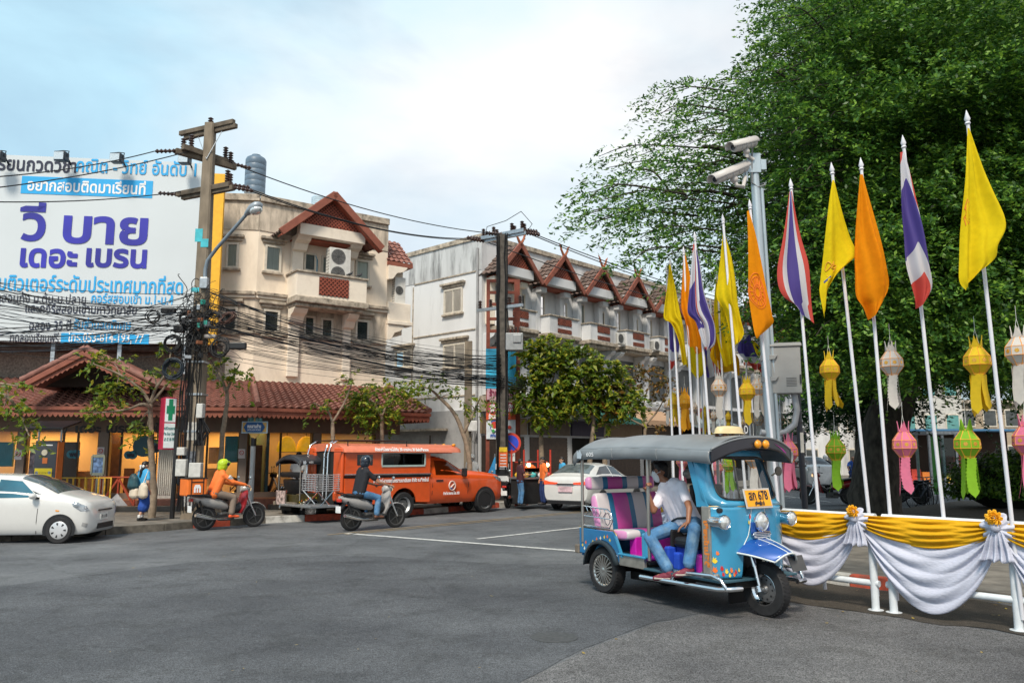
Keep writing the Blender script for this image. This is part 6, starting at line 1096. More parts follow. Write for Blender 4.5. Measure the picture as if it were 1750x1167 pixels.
for sg in(-1,1):
 b=MB()
 def val(u,v,sg=sg):
  x=roof_xz(u);ed=canopy(u,0 if sg<0 else 1);bay=(x+.48)/.82;sc=.012*abs(math.sin(math.pi*bay));pl=.02*math.cos(2*math.pi*bay)*(1-v);return Vector((x,sg*(RW+.018*math.sin(math.pi*v)+.006+pl*.6),ed.z-v*(.135-sc*1.0)+.004))
 b.grid(val,80,8);b.build('side_valance',CANV,tk,smooth=180,thick=.008)
 b=MB();b.tube([val(i/60,1)for i in range(61)],.007,5);b.build('valance_piping',mat('piping',(.10,.12,.14),.5),tk,smooth=180)
 for x in(-.48+.82,-.48+1.64):
  u=(x+.48)/2.48;b=MB();b.tube([val(u,v/6)+Vector((0,sg*.004,0))for v in range(7)]+[],.011,5);b.build('canopy_seam',CANV,tk,smooth=180)
b=MB()
def tailv(u,v):e_=canopy(0,u);return e_+Vector((-.02*math.sin(math.pi*v),0,-.10*v))
b.grid(tailv,24,4);b.build('rear_valance',CANV,tk,smooth=180,thick=.008)
b=MB()
def visor(u,v):a=(u-.5)*2;z=1.795+.14*(1-abs(a)**2.4);return Vector((1.99+.085*(1-a*a)+.05*v*(1-a*a),a*.66,z-.12*v-.03*v*a*a))
b.grid(visor,30,6);b.build('visor',mat('black visor vinyl',(.014,.014,.02),.35),tk,smooth=180,thick=.012)
b=MB();b.tube([visor(u/30,0)+Vector((.004,0,.004))for u in range(31)],.012,6);b.build('visor_trim',CANV,tk,smooth=180)
b=MB();b.add([visor(.70,.35)+Vector((.012,0,0)),visor(.84,.55)+Vector((.012,0,0)),visor(.90,.75)+Vector((.012,0,0)),visor(.76,.55)+Vector((.012,0,0))],[(0,1,2,3)]);b.build('visor_flash',MAG,tk)
AMB=mat('amber lens',(.80,.30,.01),.25,coat=.5)
for y in(-.065,.065):
 p=visor(.5+y/1.32,.62)+Vector((.02,0,0));b=MB();b.lathe([(.044,0),(.05,.012),(.042,.03),(.02,.042),(.001,.045)],Matrix.Translation(p)@Matrix.Rotation(math.pi/2,4,'Y'),18);b.build('amber_lamp',AMB,tk,smooth=60)
b=MB();b.loft([[Vector((1.66+hx*math.cos(a),hy*abs(math.cos(a+math.pi/2))**.8*(1 if math.sin(a)>0 else-1)*-1 if False else hy*math.sin(a),z))for a in np.linspace(0,6.283,25)[:-1]]for hx,hy,z in((.115,.235,1.985),(.12,.245,1.99),(.105,.215,2.0),(.10,.205,2.045),(.08,.17,2.07),(.03,.08,2.078))]);b.build('roof_lamp',mat('cream plastic dome',(.62,.50,.28),.45,var=.08),tk,smooth=50)
b=MB();[b.bar((1.66+x,y,1.93),(1.66+x,y,1.99),.025,.025)for x in(-.06,.06)for y in(-.14,0,.14)];b.box((1.66,0,1.965),(.12,.34,.012));b.build('lamp_bracket',mat('rusty bracket',(.10,.08,.05),.6,.4),tk)
STL=mat('stainless tube',(.42,.40,.37),.3,.85,.1)
for sg in(-1,1):
 for x,z0,nm in((-.40,.60,'post'),(.90,.5,'post')):b=MB();b.tube([(x,sg*.60,z0),(x,sg*.60,1.70)],.021,10);b.build(nm,STL,tk,smooth=60)
 y=sg*.60
 b=MB();b.tube([(-.37,y,1.07),(.12,y,1.05),(.20,y,1.0),(.22,y,.9),(.16,y,.82),(-.37,y,.82)],.011,6);b.tube([(-.37,y,.945),(.2,y,.93)],.008,6);b.tube([(.12+.055*math.cos(a),y,.93+.075*math.sin(a))for a in np.linspace(0,6.283,15)[:-1]],.007,5,closed=True)
 for k in range(5):b.tube([(-.32+.09*k,y,1.06),(-.28+.09*k,y,1.0),(-.33+.09*k,y,.945)],.006,5)
 b.build('side_rail',CHROME,tk,smooth=60)
 b=MB()
 b.tube([(.62,y,.84),(.62,y,1.04),(1.2,y,1.02),(1.2,y,.84),(.62,y,.84)],.010,6);b.tube([(.62,y,.93),(1.2,y,.93)],.008,6)
 for k in range(6):b.tube([(.66+.1*k,y,1.03),(.72+.09*k,y,.94)],.006,5);b.tube([(.70+.08*k,y,.93),(.66+.1*k,y,.85)],.006,5)
 (b.build('grab_rail',CHROME,tk,smooth=60)if sg>0 else None)
 b=MB();b.tube([(.80,sg*.66,.31),(2.02,sg*.64,.325),(2.15,sg*.60,.34),(2.17,sg*.45,.34)],.026,10);b.tube([(1.30,sg*.645,.325),(1.40,sg*.66,.44),(1.95,sg*.655,.46),(2.06,sg*.65,.43),(2.12,sg*.62,.335)],.02,10);b.build('side_step',CHROME,tk,smooth=60)
b=MB();b.box((1.42,0,.395),(1.25,1.22,.025));b.build('cab_floor',mat('cab floor',(.05,.12,.16),.5,.3),tk,bevel=.006);b=MB();b.box((1.0,.1,.62),(.05,.9,.48));b.box((1.03,.24,1.12),(.10,.50,.52));b.build('driver_seat_back',BLACK,tk,bevel=.03);b=MB();b.box((1.26,-.02,.72),(.42,.68,.12));b.build('driver_seat',BLACK,tk,bevel=.04);b=MB();b.box((1.22,0,.53),(.36,.6,.26));b.build('engine_cover',mat('engine cover blue',(.02,.05,.35),.5),tk,bevel=.02)
def cx(y,z):k=min(1.0,abs(y)/.58);return 2.02-.05*k**2-.14*k**6+(0 if z<1.18 else-.39*(z-1.18)-.04*k*k)
def cowl(u,v):
 y=(u-.5)*2*.575;k=max(0,min(1,(abs(y)-.215)/.06));k=k*k*(3-2*k);zl_=lerp(.76,.42,k);z=lerp(zl_,1.175,v);return Vector((cx(y,z)+.02*math.exp(-(y/.13)**2)*(1-abs(v-.5)),y,z))
b=MB();b.grid(cowl,80,24);b.build('cowl',TB,tk,smooth=60,thick=.02)
for sg in(-1,1):
 b=MB();b.box((1.815,sg*.578,.80),(.115,.03,.76));b.build('pillar_plate',BARE,tk,bevel=.006)
 b=MB();b.add([(1.80,sg*.58,.42),(1.80,sg*.58,1.175),(1.55,sg*.575,1.175),(1.74,sg*.575,.9),(1.76,sg*.575,.42)],[(0,1,2,3,4)])if False else b.bar((1.75,sg*.565,.42),(1.75,sg*.565,1.175),.03,.03);b.build('door_edge',BLACK,tk)
 b=MB();b.tube([(cx(y_,1.18)+.012,y_,1.178)for y_ in np.linspace(0,sg*.575,16)],.010,6);b.build('waist_trim',mat('worn gold edging',(.32,.24,.13)),tk,smooth=60)
 b=MB();b.tube([cowl(.5+sg*f,v)+Vector((.012,0,0))for f,v in((.085,1),(.10,.8),(.115,.5),(.14,.25),(.20,.12))],.006,5);b.build('pinstripe',WLINE,tk,smooth=80)
def outl(hw0,hw1,z0,z1,rad,n=64):
 P=[]
 for i in range(n):
  a=2*math.pi*i/n;e_=2/rad;c_,s_=math.cos(a),math.sin(a);z=lerp(z0,z1,.5+.5*abs(s_)**e_*(1 if s_>=0 else-1));t_=(z-z0)/(z1-z0);y=lerp(hw0,hw1,t_)*abs(c_)**e_*(1 if c_>=0 else-1);P.append((y,z))
 return P
O1=outl(.585,.56,1.172,1.79,9);O2=outl(.475,.445,1.245,1.715,5.5);b=MB();b.add([(cx(y,z),y,z)for y,z in O1]+[(cx(y,z)-.004,y,z)for y,z in O2],[(i,(i+1)%64,64+(i+1)%64,64+i)for i in range(64)]);b.build('windscreen_frame',TB,tk,smooth=60,thick=.035)
b=MB();b.tube([(cx(y,z)+.012,y,z)for y,z in O2],.013,8,closed=True);b.build('rubber_seal',BLACK,tk,smooth=180)
b=MB();b.add([(cx(y,z)-.004,y,z)for y,z in O2]+[(cx(0,1.48),0,1.48)],[(i,(i+1)%64,64)for i in range(64)]);b.build('windscreen',glass('clear windscreen',(.95,.98,.98),.9,.02),tk,smooth=180)
for sg in(-1,1):b=MB();b.add([(cx(.57,z)-dx,sg*.565,z)for z,dx in((1.17,0),(1.17,.17),(1.30,.10),(1.74,.06),(1.78,.0))],[(0,1,2,3,4)]);b.build('quarter_panel',TB,tk,thick=.03)
lettering('TAXI',.085,LETW,tk,frame(Vector((cx(.30,1.655)-.012,-.30,1.655)),(0,1,0),(-.36,0,1)),'taxi_sticker');b=MB();b.tube([(1.83,-.05,1.25),(1.75,-.05,1.7)],.012,6);b.build('wiper_bar',STL,tk)
b=MB();b.box((1.82,0,1.14),(.28,1.05,.06));b.build('dashboard',BLACK,tk,bevel=.02);b=MB();b.tube([(1.62,-.34,1.12),(1.68,-.2,1.1),(1.75,0,1.06),(1.68,.2,1.1),(1.62,.34,1.12)],.016,8);b.tube([(1.75,0,1.06),(1.98,0,.7)],.025,8);b.build('handlebar',BLACK,tk,smooth=60)
def headlamp(c,r,L,nm='headlamp'):
 M=Matrix.Translation(c)@Matrix.Rotation(math.pi/2,4,'Y');b=MB();b.lathe([(.004,-L),(r*.55,-L*.8),(r*.88,-L*.4),(r*1.0,-.03),(r*1.1,-.012),(r*1.12,.006),(r*.98,.018),(r*.9,.01)],M,28,caps=False);h=b.build(nm,CHROME,tk,smooth=50);b=MB();b.lathe([(r*.93,.006),(r*.7,.026),(r*.35,.036),(.001,.04)],M,28,caps=False);b.build('lens',LAMP_GLASS,h,smooth=180);b=MB();b.ball(Vector(c)+Vector((-.01,0,0)),r*.28,n=10);b.build('bulb',WHITE,h,smooth=180)
headlamp((2.10,-.015,1.01),.098,.15)
for sg in(-1,1):headlamp((2.05,sg*.545,1.02),.075,.34)
pm=Matrix.Translation((2.045,0,1.262))@Matrix.Rotation(R(-14),4,'Y');b=MB();b.box((0,0,0),(.012,.43,.225));b.v=[tuple(pm@Vector(p))for p in b.v];pl8=b.build('number_plate',mat('plate silver frame',(.6,.58,.55),.35,.5),tk,bevel=.006);b=MB();b.box((.009,0,0),(.004,.385,.18));b.v=[tuple(pm@Vector(p))for p in b.v];b.build('plate_face',mat('plate orange',(.82,.36,.01),.5),pl8)
for tx,z,s_,w_ in(('สก 678',.025,.14,.31),('เชียงใหม่',-.062,.055,.15)):p=pm@Vector((.014,0,z));lettering(tx,s_,LETK,pl8,frame(p,(0,1,0),tuple(pm.to_3x3()@Vector((0,0,1)))),fit=w_,bold=.004)
b=MB();[b.bar((2.085,-.13,.845+.018*k),(2.085,.13,.845+.018*k),.012,.008)for k in range(4)];b.tube([(2.085,.14*math.cos(a),.872+.036*math.sin(a))for a in np.linspace(0,6.283,21)[:-1]],.007,5,closed=True);b.build('grille',CHROME,tk)
b=MB();b.box((2.062,0,.945),(.02,.30,.13));b.build('nose_panel',TB2,tk,bevel=.01)
def flame(y,z,s_,m,tilt=0.):
 P=[(0,-.5),(.28,-.2),(.34,.15),(.12,.35),(.2,.8),(-.08,.5),(-.2,.95),(-.3,.3),(-.36,-.05),(-.22,-.35)];b=MB();b.add([(cx(y+a*s_,z+c_*s_)+.0235,y+a*s_,z+c_*s_)for a,c_ in P],[tuple(range(10))]);b.build('painted_flame',m,tk)
FL1,FL2,FL3=mat('flame yellow',(.75,.55,.04),.4),mat('flame orange',(.75,.16,.02),.4),mat('flame red',(.5,.02,.02),.4)
for i,(y,z,s_)in enumerate(((-.55,.60,.07),(-.55,.50,.07),(-.50,.52,.06),(-.46,.49,.06),(-.41,.50,.06),(-.36,.48,.06),(-.32,.50,.05),(-.53,.68,.05),(-.49,.46,.05),(-.43,.45,.05),(-.38,.455,.05),(-.13,1.06,.06),(-.15,1.0,.05),(-.12,.96,.05),(.13,1.06,.05))):flame(y,z,s_*.72,(FL1,FL2,FL3)[i%3])
b=MB()
for k,ch in enumerate('รถรับจ้าง'):pass
lettering('เชียงใหม่ซิตี้',.085,mat('orange lettering',(.65,.2,.03),.5),tk,frame(Vector((1.815,-.5945,.78)),(0,0,-1),(1,0,0)),fit=.5,bold=.005)
def fend(u,v):
 x=lerp(1.90,2.46,u);a=(v-.5)*2;hw=.34*(1-.50*u**2.2);top=.835-.13*u**2;return Vector((x-.10*abs(a)**2*(1-u*.3),a*hw,top-(.16-.07*u)*abs(a)**2.2))
b=MB();b.grid(fend,24,30);b.build('front_mudguard',TB2,tk,smooth=180,thick=.015)
for v0 in(0,1):b=MB();b.tube([fend(i/20,v0)for i in range(21)],.011,6);b.build('mudguard_trim',WLINE,tk,smooth=180)
b=MB();b.tube([fend(1,i/20)for i in range(21)],.011,6);b.build('mudguard_trim',WLINE,tk,smooth=180);b=MB();[b.tube([fend(i/16,v)+Vector((0,0,.01))for i in range(17)],.006,5)for v in(.4,.6)];b.build('mudguard_pinstripe',WLINE,tk,smooth=180)
for sg in(-1,1):b=MB();b.tube([(1.97,sg*.12,.82),(2.06,sg*.115,.53)],.03,12);b.tube([(2.055,sg*.115,.545),(2.12,sg*.11,.29)],.022,12);b.tube([(2.1,sg*.12,.33),(2.12,sg*.12,.27)],.034,12);b.build('fork',CHROME,tk,smooth=60)
b=MB();b.cyl((2.11,-.13,.29),(2.11,.13,.29),.02);b.build('axle',STEEL,tk,smooth=60)
b=MB();b.add([(2.36,.06,.66),(2.36,.30,.66),(2.40,.33,.50),(2.40,.1,.50)],[(0,1,2,3)]);b.build('mud_flap',mat('dull flap metal',(.12,.125,.13),.45,.5),tk,thick=.008);b=MB();b.add([(1.72,-.16,.36),(1.72,.16,.36),(1.69,.15,.08),(1.69,-.15,.08)],[(0,1,2,3)]);b.build('mud_flap',BLACK,tk,thick=.008)
b=MB();b.box((1.80,-.44,.42),(.25,.24,.1));b.build('toolbox',BARE,tk,bevel=.02);b=MB();b.box((1.83,0,.6),(.05,.5,.5));b.build('inner_bulkhead',BLACK,tk)
c=TL(1177,809,-.05);b=MB();b.ball(c,.085,(.35,1.2,.72),14);b.build('mirror',mat('grey mirror shell',(.34,.34,.33),.35,.3),tk,smooth=180);b=MB();b.tube([c,c+Vector((.04,.02,.16))],.012,6);b.build('mirror_stalk',STL,tk)
b=MB();b.lathe([(.001,0),(.055,.0),(.055,.02),(.001,.03)],Matrix.Translation((1.76,.70,1.55))@Matrix.Rotation(math.pi/2,4,'Y'),18);b.tube([(1.77,.70,1.55),(1.77,.58,1.5)],.01,6);b.build('wing_mirror',mat('brown mirror shell',(.10,.085,.07),.4),tk,smooth=50)
lettering('605',.075,LETW,tk,frame(Vector((-.10,-.70,1.745)),(1,0,0),(0,0,1)),fit=.15);b=MB();b.add([(-.33+x,-.701,1.745+z)for x,z in((-.05,-.05),(.04,-.055),(.06,0),(.02,.06),(-.02,.03),(-.05,.06))],[tuple(range(6))]);b.build('elephant_patch',mat('pale patch',(.40,.46,.52),.6),tk)
b=MB();b.box((1.52,-.30,.50),(.16,.2,.24));b.build('storage_bin',MAG,tk,bevel=.03);b=MB();b.box((.99,-.28,.53),(.08,.28,.26));b.box((1.1,-.32,.5),(.1,.1,.2));b.build('blue_crate',mat('crate blue',(.02,.08,.55),.5),tk,bevel=.02)
dr=thing('person','driver in white polo shirt, jeans and face mask sitting sideways in the tuk-tuk','person',TRC,TH)
JT=dict(hipL=TL(1186,893,-.16),hipR=TL(1163,897,-.14),knL=TL(1187,905,-.54),knR=TL(1110,917,-.56),anL=TL(1177,966,-.60),anR=TL(1143,974,-.60),shL=TL(1165,829,-.30),shR=TL(1131,842,-.36),neck=TL(1143,829,-.32),head=TL(1129,807,-.37),elL=TL(1178,868,-.42),wrL=TL(1176,893,-.50),elR=TL(1117,873,-.52),wrR=TL(1106,838,-.585),face=(-.72,-.68,-.12),up=(-.12,-.1,1),toeL=(-.35,-.85,-.2),toeR=(-.75,-.55,-.18))
JEAN=mat('blue denim',(.055,.16,.32),.85,var=.4,scale=7,bump=.8,dirt=(.22,.33,.42),dirt_amt=.6,dirt_scale=6);POLO=mat('white polo cotton',(.82,.77,.84),.85,var=.04,scale=7,bump=.6);SHOE=mat('maroon canvas shoe',(.16,.02,.04),.7);MASKW=mat('surgical mask',(.66,.70,.74),.8)
hc,fd_,sd_,up_=figure(dr,JT,mat('tanned skin',(.27,.115,.062),.5,var=.1,sub=.08),POLO,JEAN,SHOE,.98,vox=.0085,mask=MASKW,hands=(.35,1.1),hdir={'R':(.04,-.02,.1),'L':(-.05,-.08,-.05)})
b=MB();b.tube([JT['hipL'].lerp(JT['shL'],.14)+Vector((0,-.11,0)),JT['hipL'].lerp(JT['hipR'],.5)+Vector((-.03,-.13,.07)),JT['hipR'].lerp(JT['shR'],.14)+Vector((0,-.10,0))],.016,6);b.build('belt',BLACK,dr,smooth=60)
for k,an,to in(('L',JT['anL'],V(JT['toeL'])),('R',JT['anR'],V(JT['toeR']))):to=Vector((to.x,to.y,0)).normalized();b=MB();b.bar(an+Vector((0,0,-.095))-to*.06,an+Vector((0,0,-.095))+to*.17,.075,.022);b.build('shoe_sole',mat('pale shoe sole',(.45,.40,.36),.7),dr,bevel=.01)
nk=JT['neck'];b=MB();[b.add([nk+fd_*.03+sd_*.015*k+up_*.03,nk+fd_*.01+sd_*.07*k+up_*.05,nk+fd_*.05+sd_*.075*k-up_*.0,nk+fd_*.085+sd_*.03*k-up_*.02],[(0,1,2,3)])for k in(-1,1)];b.build('collar',POLO,dr,thick=.008)
# -- cars: a lofted shell whose windows lie on the same surface
CGL=mat('dark car glass',(.012,.018,.022),.06,spec=.8,var=.2);CARW=mat('pearl white car paint',(.60,.60,.59),.25,coat=.8,var=.02);LAMPC=mat('clear lamp',(.30,.33,.36),.08,.5,.6,12);TAIL=mat('tail lamp red',(.55,.03,.02),.2,coat=.5);BLUEGL=mat('blue tinted glass',(.02,.10,.15),.08,spec=.8,var=.3,scale=2)
def shell(st):
 """st: (x, z_bottom, z_belt, z_top, w_bottom, w_belt, w_top), front to back; gives section(x) and side(x, z)"""
 X=[s[0]for s in st][::-1];A=np.array(st)[::-1]
 def par(x):return[np.interp(x,X,A[:,k])for k in range(1,7)]
 def half(x):
  zb,zm,zt,wb,wm,wt=par(x);P=[(0,zb),(wb*.8,zb),(wb*.97,zb+.04),(wb+(wm-wb)*.75,lerp(zb,zm,.35)),(wm,lerp(zb,zm,.68)),(wm*.985,zm),(lerp(wm,wt,.55),lerp(zm,zt,.5)),(wt,lerp(zm,zt,.86)),(wt*.82,lerp(zm,zt,.97)),(wt*.4,zt+.012),(0,zt+.016)]
  return P
 def side(x,z):
  P=half(x)[2:9]
  return float(np.interp(z,[p[1]for p in P],[p[0]for p in P]))
 def top(x,f):zb,zm,zt,wb,wm,wt=par(x);return(wt*f,float(np.interp(f,[0,.4,.82,1],[zt+.016,zt+.012,lerp(zm,zt,.97),lerp(zm,zt,.86)])))
 return half,side,top
def skin_poly(t,side,poly,sg,m,nm,off=.008):
 n=len(poly);pts=[]
 for i in range(n):
  a,c=poly[i],poly[(i+1)%n];pts+=[(lerp(a[0],c[0],k/6),lerp(a[1],c[1],k/6))for k in range(6)]
 cxm=sum(p[0]for p in pts)/len(pts);czm=sum(p[1]for p in pts)/len(pts);N=len(pts);vs=[]
 for k in(1,.66,.33):vs+=[Vector((cxm+(x-cxm)*k,sg*(side(cxm+(x-cxm)*k,czm+(z-czm)*k)+off),czm+(z-czm)*k))for x,z in pts]
 vs.append(Vector((cxm,sg*(side(cxm,czm)+off),czm)));b=MB();b.add(vs,[(j*N+i,j*N+(i+1)%N,j*N+N+(i+1)%N,j*N+N+i)for j in(0,1)for i in range(N)]+[(2*N+i,2*N+(i+1)%N,3*N)for i in range(N)]);return b.build(nm,m,t,smooth=180)
def car(t,st,paint,wins,tops,wh,wr,ww,wkind='cover',rim=None,wn=7,track=None):
 half,side,top=shell(st);x0,x1=st[-1][0],st[0][0];b=MB();secs=[]
 for x in np.linspace(x0,x1,60):
  P=half(x);Q=[]
  for i in range(len(P)-1):
   p0,p1,p2,p3=P[max(i-1,0)],P[i],P[i+1],P[min(i+2,len(P)-1)]
   for f in(0,.5):Q.append(tuple(.5*((2*p1[k])+(p2[k]-p0[k])*f+(2*p0[k]-5*p1[k]+4*p2[k]-p3[k])*f*f+(3*p1[k]-p0[k]-3*p2[k]+p3[k])*f**3)for k in(0,1)))
  Q.append(P[-1]);R_=[(x,y,z)for y,z in Q]+[(x,-y,z)for y,z in Q[-2:0:-1]];secs.append(R_)
 b.loft(secs);b.build('body',paint,t,smooth=42)
 for nm,poly,m in wins:
  for sg in(-1,1):
   skin_poly(t,side,poly,sg,m,nm)
 for nm,xa,xb,fa,fb,m in tops:
  b=MB();b.grid(lambda u,v:Vector((lerp(xa,xb,v),(2*u-1)*top(lerp(xa,xb,v),1)[0]*lerp(fa,fb,v),top(lerp(xa,xb,v),abs(2*u-1)*lerp(fa,fb,v))[1]+.012)),16,12);b.build(nm,m,t,smooth=180)
 for x in wh:
  for sg in(-1,1):
   ym=max(side(x+dx,z)for dx in(-wr,0,wr)for z in np.linspace(wr*.8,wr*2.3,8));y=sg*(ym-ww*.5+.02);wheel(t,(x,y,wr),wr,ww,wr*.66,wkind,wn,rim,side=sg);b=MB();yo=side(x,wr+.2)+.004;b.add([(x+wr*1.2*math.cos(a),sg*(ym+.003),max(.17,wr+wr*1.2*math.sin(a)))for a in np.linspace(-.35,math.pi+.35,26)],[tuple(range(26))]);b.build('wheel_arch',BLACK,t,thick=.004)
 return half,side,top
patch=lambda t,side,poly,sg,m,nm,off=.010:skin_poly(t,side,poly,sg,m,nm,off)
ch=thing('hatchback_car','white hatchback with blue tinted windows entering the junction by the kerb','car',(-9.1+.06,16.1+.68,0),R(4));ch.scale=(.9,)*3
sH=[(.63,.34,.50,.54,.44,.46,.34),(.61,.24,.66,.73,.60,.62,.48),(.52,.19,.79,.88,.73,.76,.60),(.34,.18,.86,.97,.78,.815,.66),(.08,.18,.91,1.04,.80,.83,.68),(-.12,.18,.92,1.09,.8,.835,.66),(-.6,.18,.95,1.33,.8,.835,.58),(-1.05,.18,.97,1.47,.8,.83,.56),(-1.7,.18,1.0,1.50,.8,.83,.56),(-2.3,.2,1.03,1.46,.79,.82,.55),(-2.75,.25,1.05,1.36,.76,.79,.52),(-2.98,.32,1.0,1.12,.7,.72,.5),(-3.04,.4,.8,.9,.6,.62,.45)]
h_,sd,tp_=car(ch,sH,CARW,(('front_window',[(-.52,1.0),(-.98,1.35),(-1.45,1.39),(-1.42,.99)],BLUEGL),('quarter_window',[(-.30,.99),(-.49,1.0),(-.7,1.15)],CGL),('rear_window',[(-1.5,.99),(-1.53,1.39),(-2.2,1.36),(-2.35,1.05)],BLUEGL)),(('windscreen',-.14,-1.0,1.05,.98,mat('windscreen glass',(.06,.075,.08),.05,spec=.8,var=.5,scale=2)),),(0,-2.45),.29,.17,'cover',mat('silver wheel cover',(.62,.63,.65),.3,.4,.05),7)
for sg in(-1,1):
 patch(ch,sd,[(.57,.70),(.50,.84),(.20,.93),(.26,.80),(.42,.69)],sg,LAMPC,'headlight');patch(ch,sd,[(-.46,1.02),(-.5,.20),(-.515,.20),(-.475,1.02)],sg,mat('panel gap',(.05,.05,.05),.8),'door_seam',.004);patch(ch,sd,[(-.1,.73),(-.02,.72),(-.03,.69),(-.1,.70)],sg,AMB,'side_repeater');patch(ch,sd,[(.56,.42),(.47,.45),(.45,.37),(.54,.34)],sg,mat('lamp recess',(.3,.3,.3),.5),'fog_lamp')
 b=MB();b.ball((-.56,sg*.93,1.03),.085,(.9,1.15,.8),14);b.build('door_mirror',CARW,ch,smooth=180);b=MB();b.bar((-.5,sg*.80,.98),(-.55,sg*.9,1.0),.06,.04);b.build('mirror_foot',BLACK,ch)
b=MB();b.box((.635,-.1,.54),(.02,.36,.15));npl=b.build('number_plate',mat('plate white',(.6,.6,.58),.5),ch,bevel=.004);lettering('กข 5190',.09,LETK,npl,frame(Vector((.648,-.1,.54)),(0,1,0),(0,0,1)),fit=.28)
b=MB();b.box((.615,0,.69),(.03,.7,.03));b.box((.63,0,.34),(.03,.8,.12));b.build('grille',BLACK,ch,bevel=.01);b=MB();[b.tube([(.6,y,.57),(.65,y,.57)],.01,5)for y in(-.2,0)];b.build('plate_bolt',BLACK,ch)
cs2=thing('passing_car','white sedan driving away behind the tuk-tuk seat, tail lamps lit red','car',G(955,872)+Vector((.55,-.5,0))+Vector((.1,.75,0)),R(57))
sS=[(3.55,.3,.55,.6,.5,.52,.4),(3.4,.22,.7,.78,.72,.75,.6),(2.6,.18,.85,.98,.8,.86,.66),(2.0,.18,.92,1.08,.82,.865,.66),(1.3,.18,.95,1.40,.82,.865,.6),(.7,.18,.97,1.47,.82,.865,.58),(.1,.2,.99,1.44,.82,.86,.58),(-.3,.22,1.01,1.26,.82,.86,.60),(-.62,.25,1.02,1.09,.8,.85,.68),(-.78,.28,.98,1.04,.76,.81,.68),(-.85,.34,.85,.92,.72,.76,.62)]
_,s2,t2_=car(cs2,sS,CARW,(('front_window',[(1.75,1.0),(1.25,1.34),(.85,1.39),(.85,1.02)],CGL),('rear_window',[(.78,1.02),(.78,1.39),(.25,1.35),(-.28,1.09),(-.2,1.04)],CGL)),(('rear_screen',.05,-.50,.97,1.0,mat('rear screen',(.10,.12,.13),.05,spec=.8,var=.4)),('windscreen',1.25,2.0,.98,1.02,CGL)),(0,2.55),.30,.18,'cover',mat('silver wheel cover',(.62,)*3),7)
LIT=mat('lit tail lamp',(.85,.06,.02),.2,emit=.6)
for sg in(-1,1):b=MB();b.add([(-.79,sg*.80,.95),(-.86,sg*.55,.90),(-.875,sg*.28,.88),(-.875,sg*.3,.84),(-.85,sg*.76,.82)],[(0,1,2,3,4)]);b.build('tail_lamp',LIT,cs2,thick=.03)
b=MB();b.box((-.88,0,.835),(.03,.6,.03));b.box((-.83,0,.27),(.1,1.3,.1));b.build('trim_bar',BLACK,cs2,bevel=.01);b=MB();b.box((-.885,0,.68),(.015,.5,.17));b.build('number_plate',mat('pink edged plate',(.6,.42,.46),.5,var=.4,scale=6),cs2,bevel=.004)
# -- the orange shared taxi truck
tr=thing('truck_taxi','orange shared taxi truck with boxy rear cabin, roof rack and open tail','truck',G(826,875)-Vector((math.cos(R(45)),math.sin(R(45)),0))*3.1+Vector((-math.sin(R(45)),math.cos(R(45)),0))*.78,R(45))
OR_=mat('truck orange paint',(.68,.088,.012),.3,coat=.6,var=.06,dirt=(.45,.07,.01),dirt_amt=.5);ORL=mat('faded roof orange',(.62,.17,.09),.4,coat=.2,var=.1)
sT=[(3.90,.45,.70,.78,.55,.6,.45),(3.86,.36,.98,1.04,.76,.78,.62),(3.66,.34,1.08,1.15,.80,.83,.68),(3.2,.34,1.10,1.22,.82,.86,.7),(2.5,.34,1.12,1.28,.82,.86,.7),(2.2,.34,1.12,1.34,.82,.86,.66),(1.75,.34,1.14,1.62,.82,.86,.62),(1.4,.34,1.15,1.70,.82,.86,.62),(.95,.34,1.15,1.70,.82,.86,.62),(.9,.34,1.15,1.68,.82,.86,.62)]
_,s3,_t=car(tr,sT,OR_,(('door_window',[(2.28,1.20),(1.68,1.55),(1.22,1.58),(1.15,1.16),(2.2,1.14)],glass('cab window',(.75,.85,.85),.8)),),(('windscreen',2.2,1.72,1.0,.98,CGL),),(3.1,),.355,.23,'steel',mat('steel wheel',(.42,.43,.45),.4,.7),track=.70)
for sg in(-1,1):
 wheel(tr,(0,sg*.775,.355),.355,.23,.23,'steel',8,mat('steel wheel',(.42,)*3),side=sg)
 patch(tr,s3,[(2.45,1.1),(2.38,.42),(2.36,.42),(2.43,1.1)],sg,BLACK,'door_seam',.003);patch(tr,s3,[(1.05,1.62),(1.0,.42),(1.02,.42),(1.07,1.62)],sg,BLACK,'door_seam',.003);patch(tr,s3,[(1.15,1.02),(1.42,1.02),(1.42,.97),(1.15,.97)],sg,BLACK,'door_handle',.02);patch(tr,s3,[(3.84,.98),(3.68,1.09),(3.45,1.10),(3.58,1.0),(3.80,.90)],sg,LAMPC,'headlight')
 b=MB();b.box((2.12,sg*1.0,1.22),(.1,.18,.24));b.build('door_mirror',BLACK,tr,bevel=.03)
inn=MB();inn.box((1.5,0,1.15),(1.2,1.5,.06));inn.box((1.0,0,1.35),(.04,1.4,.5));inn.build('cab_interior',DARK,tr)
yw=.86
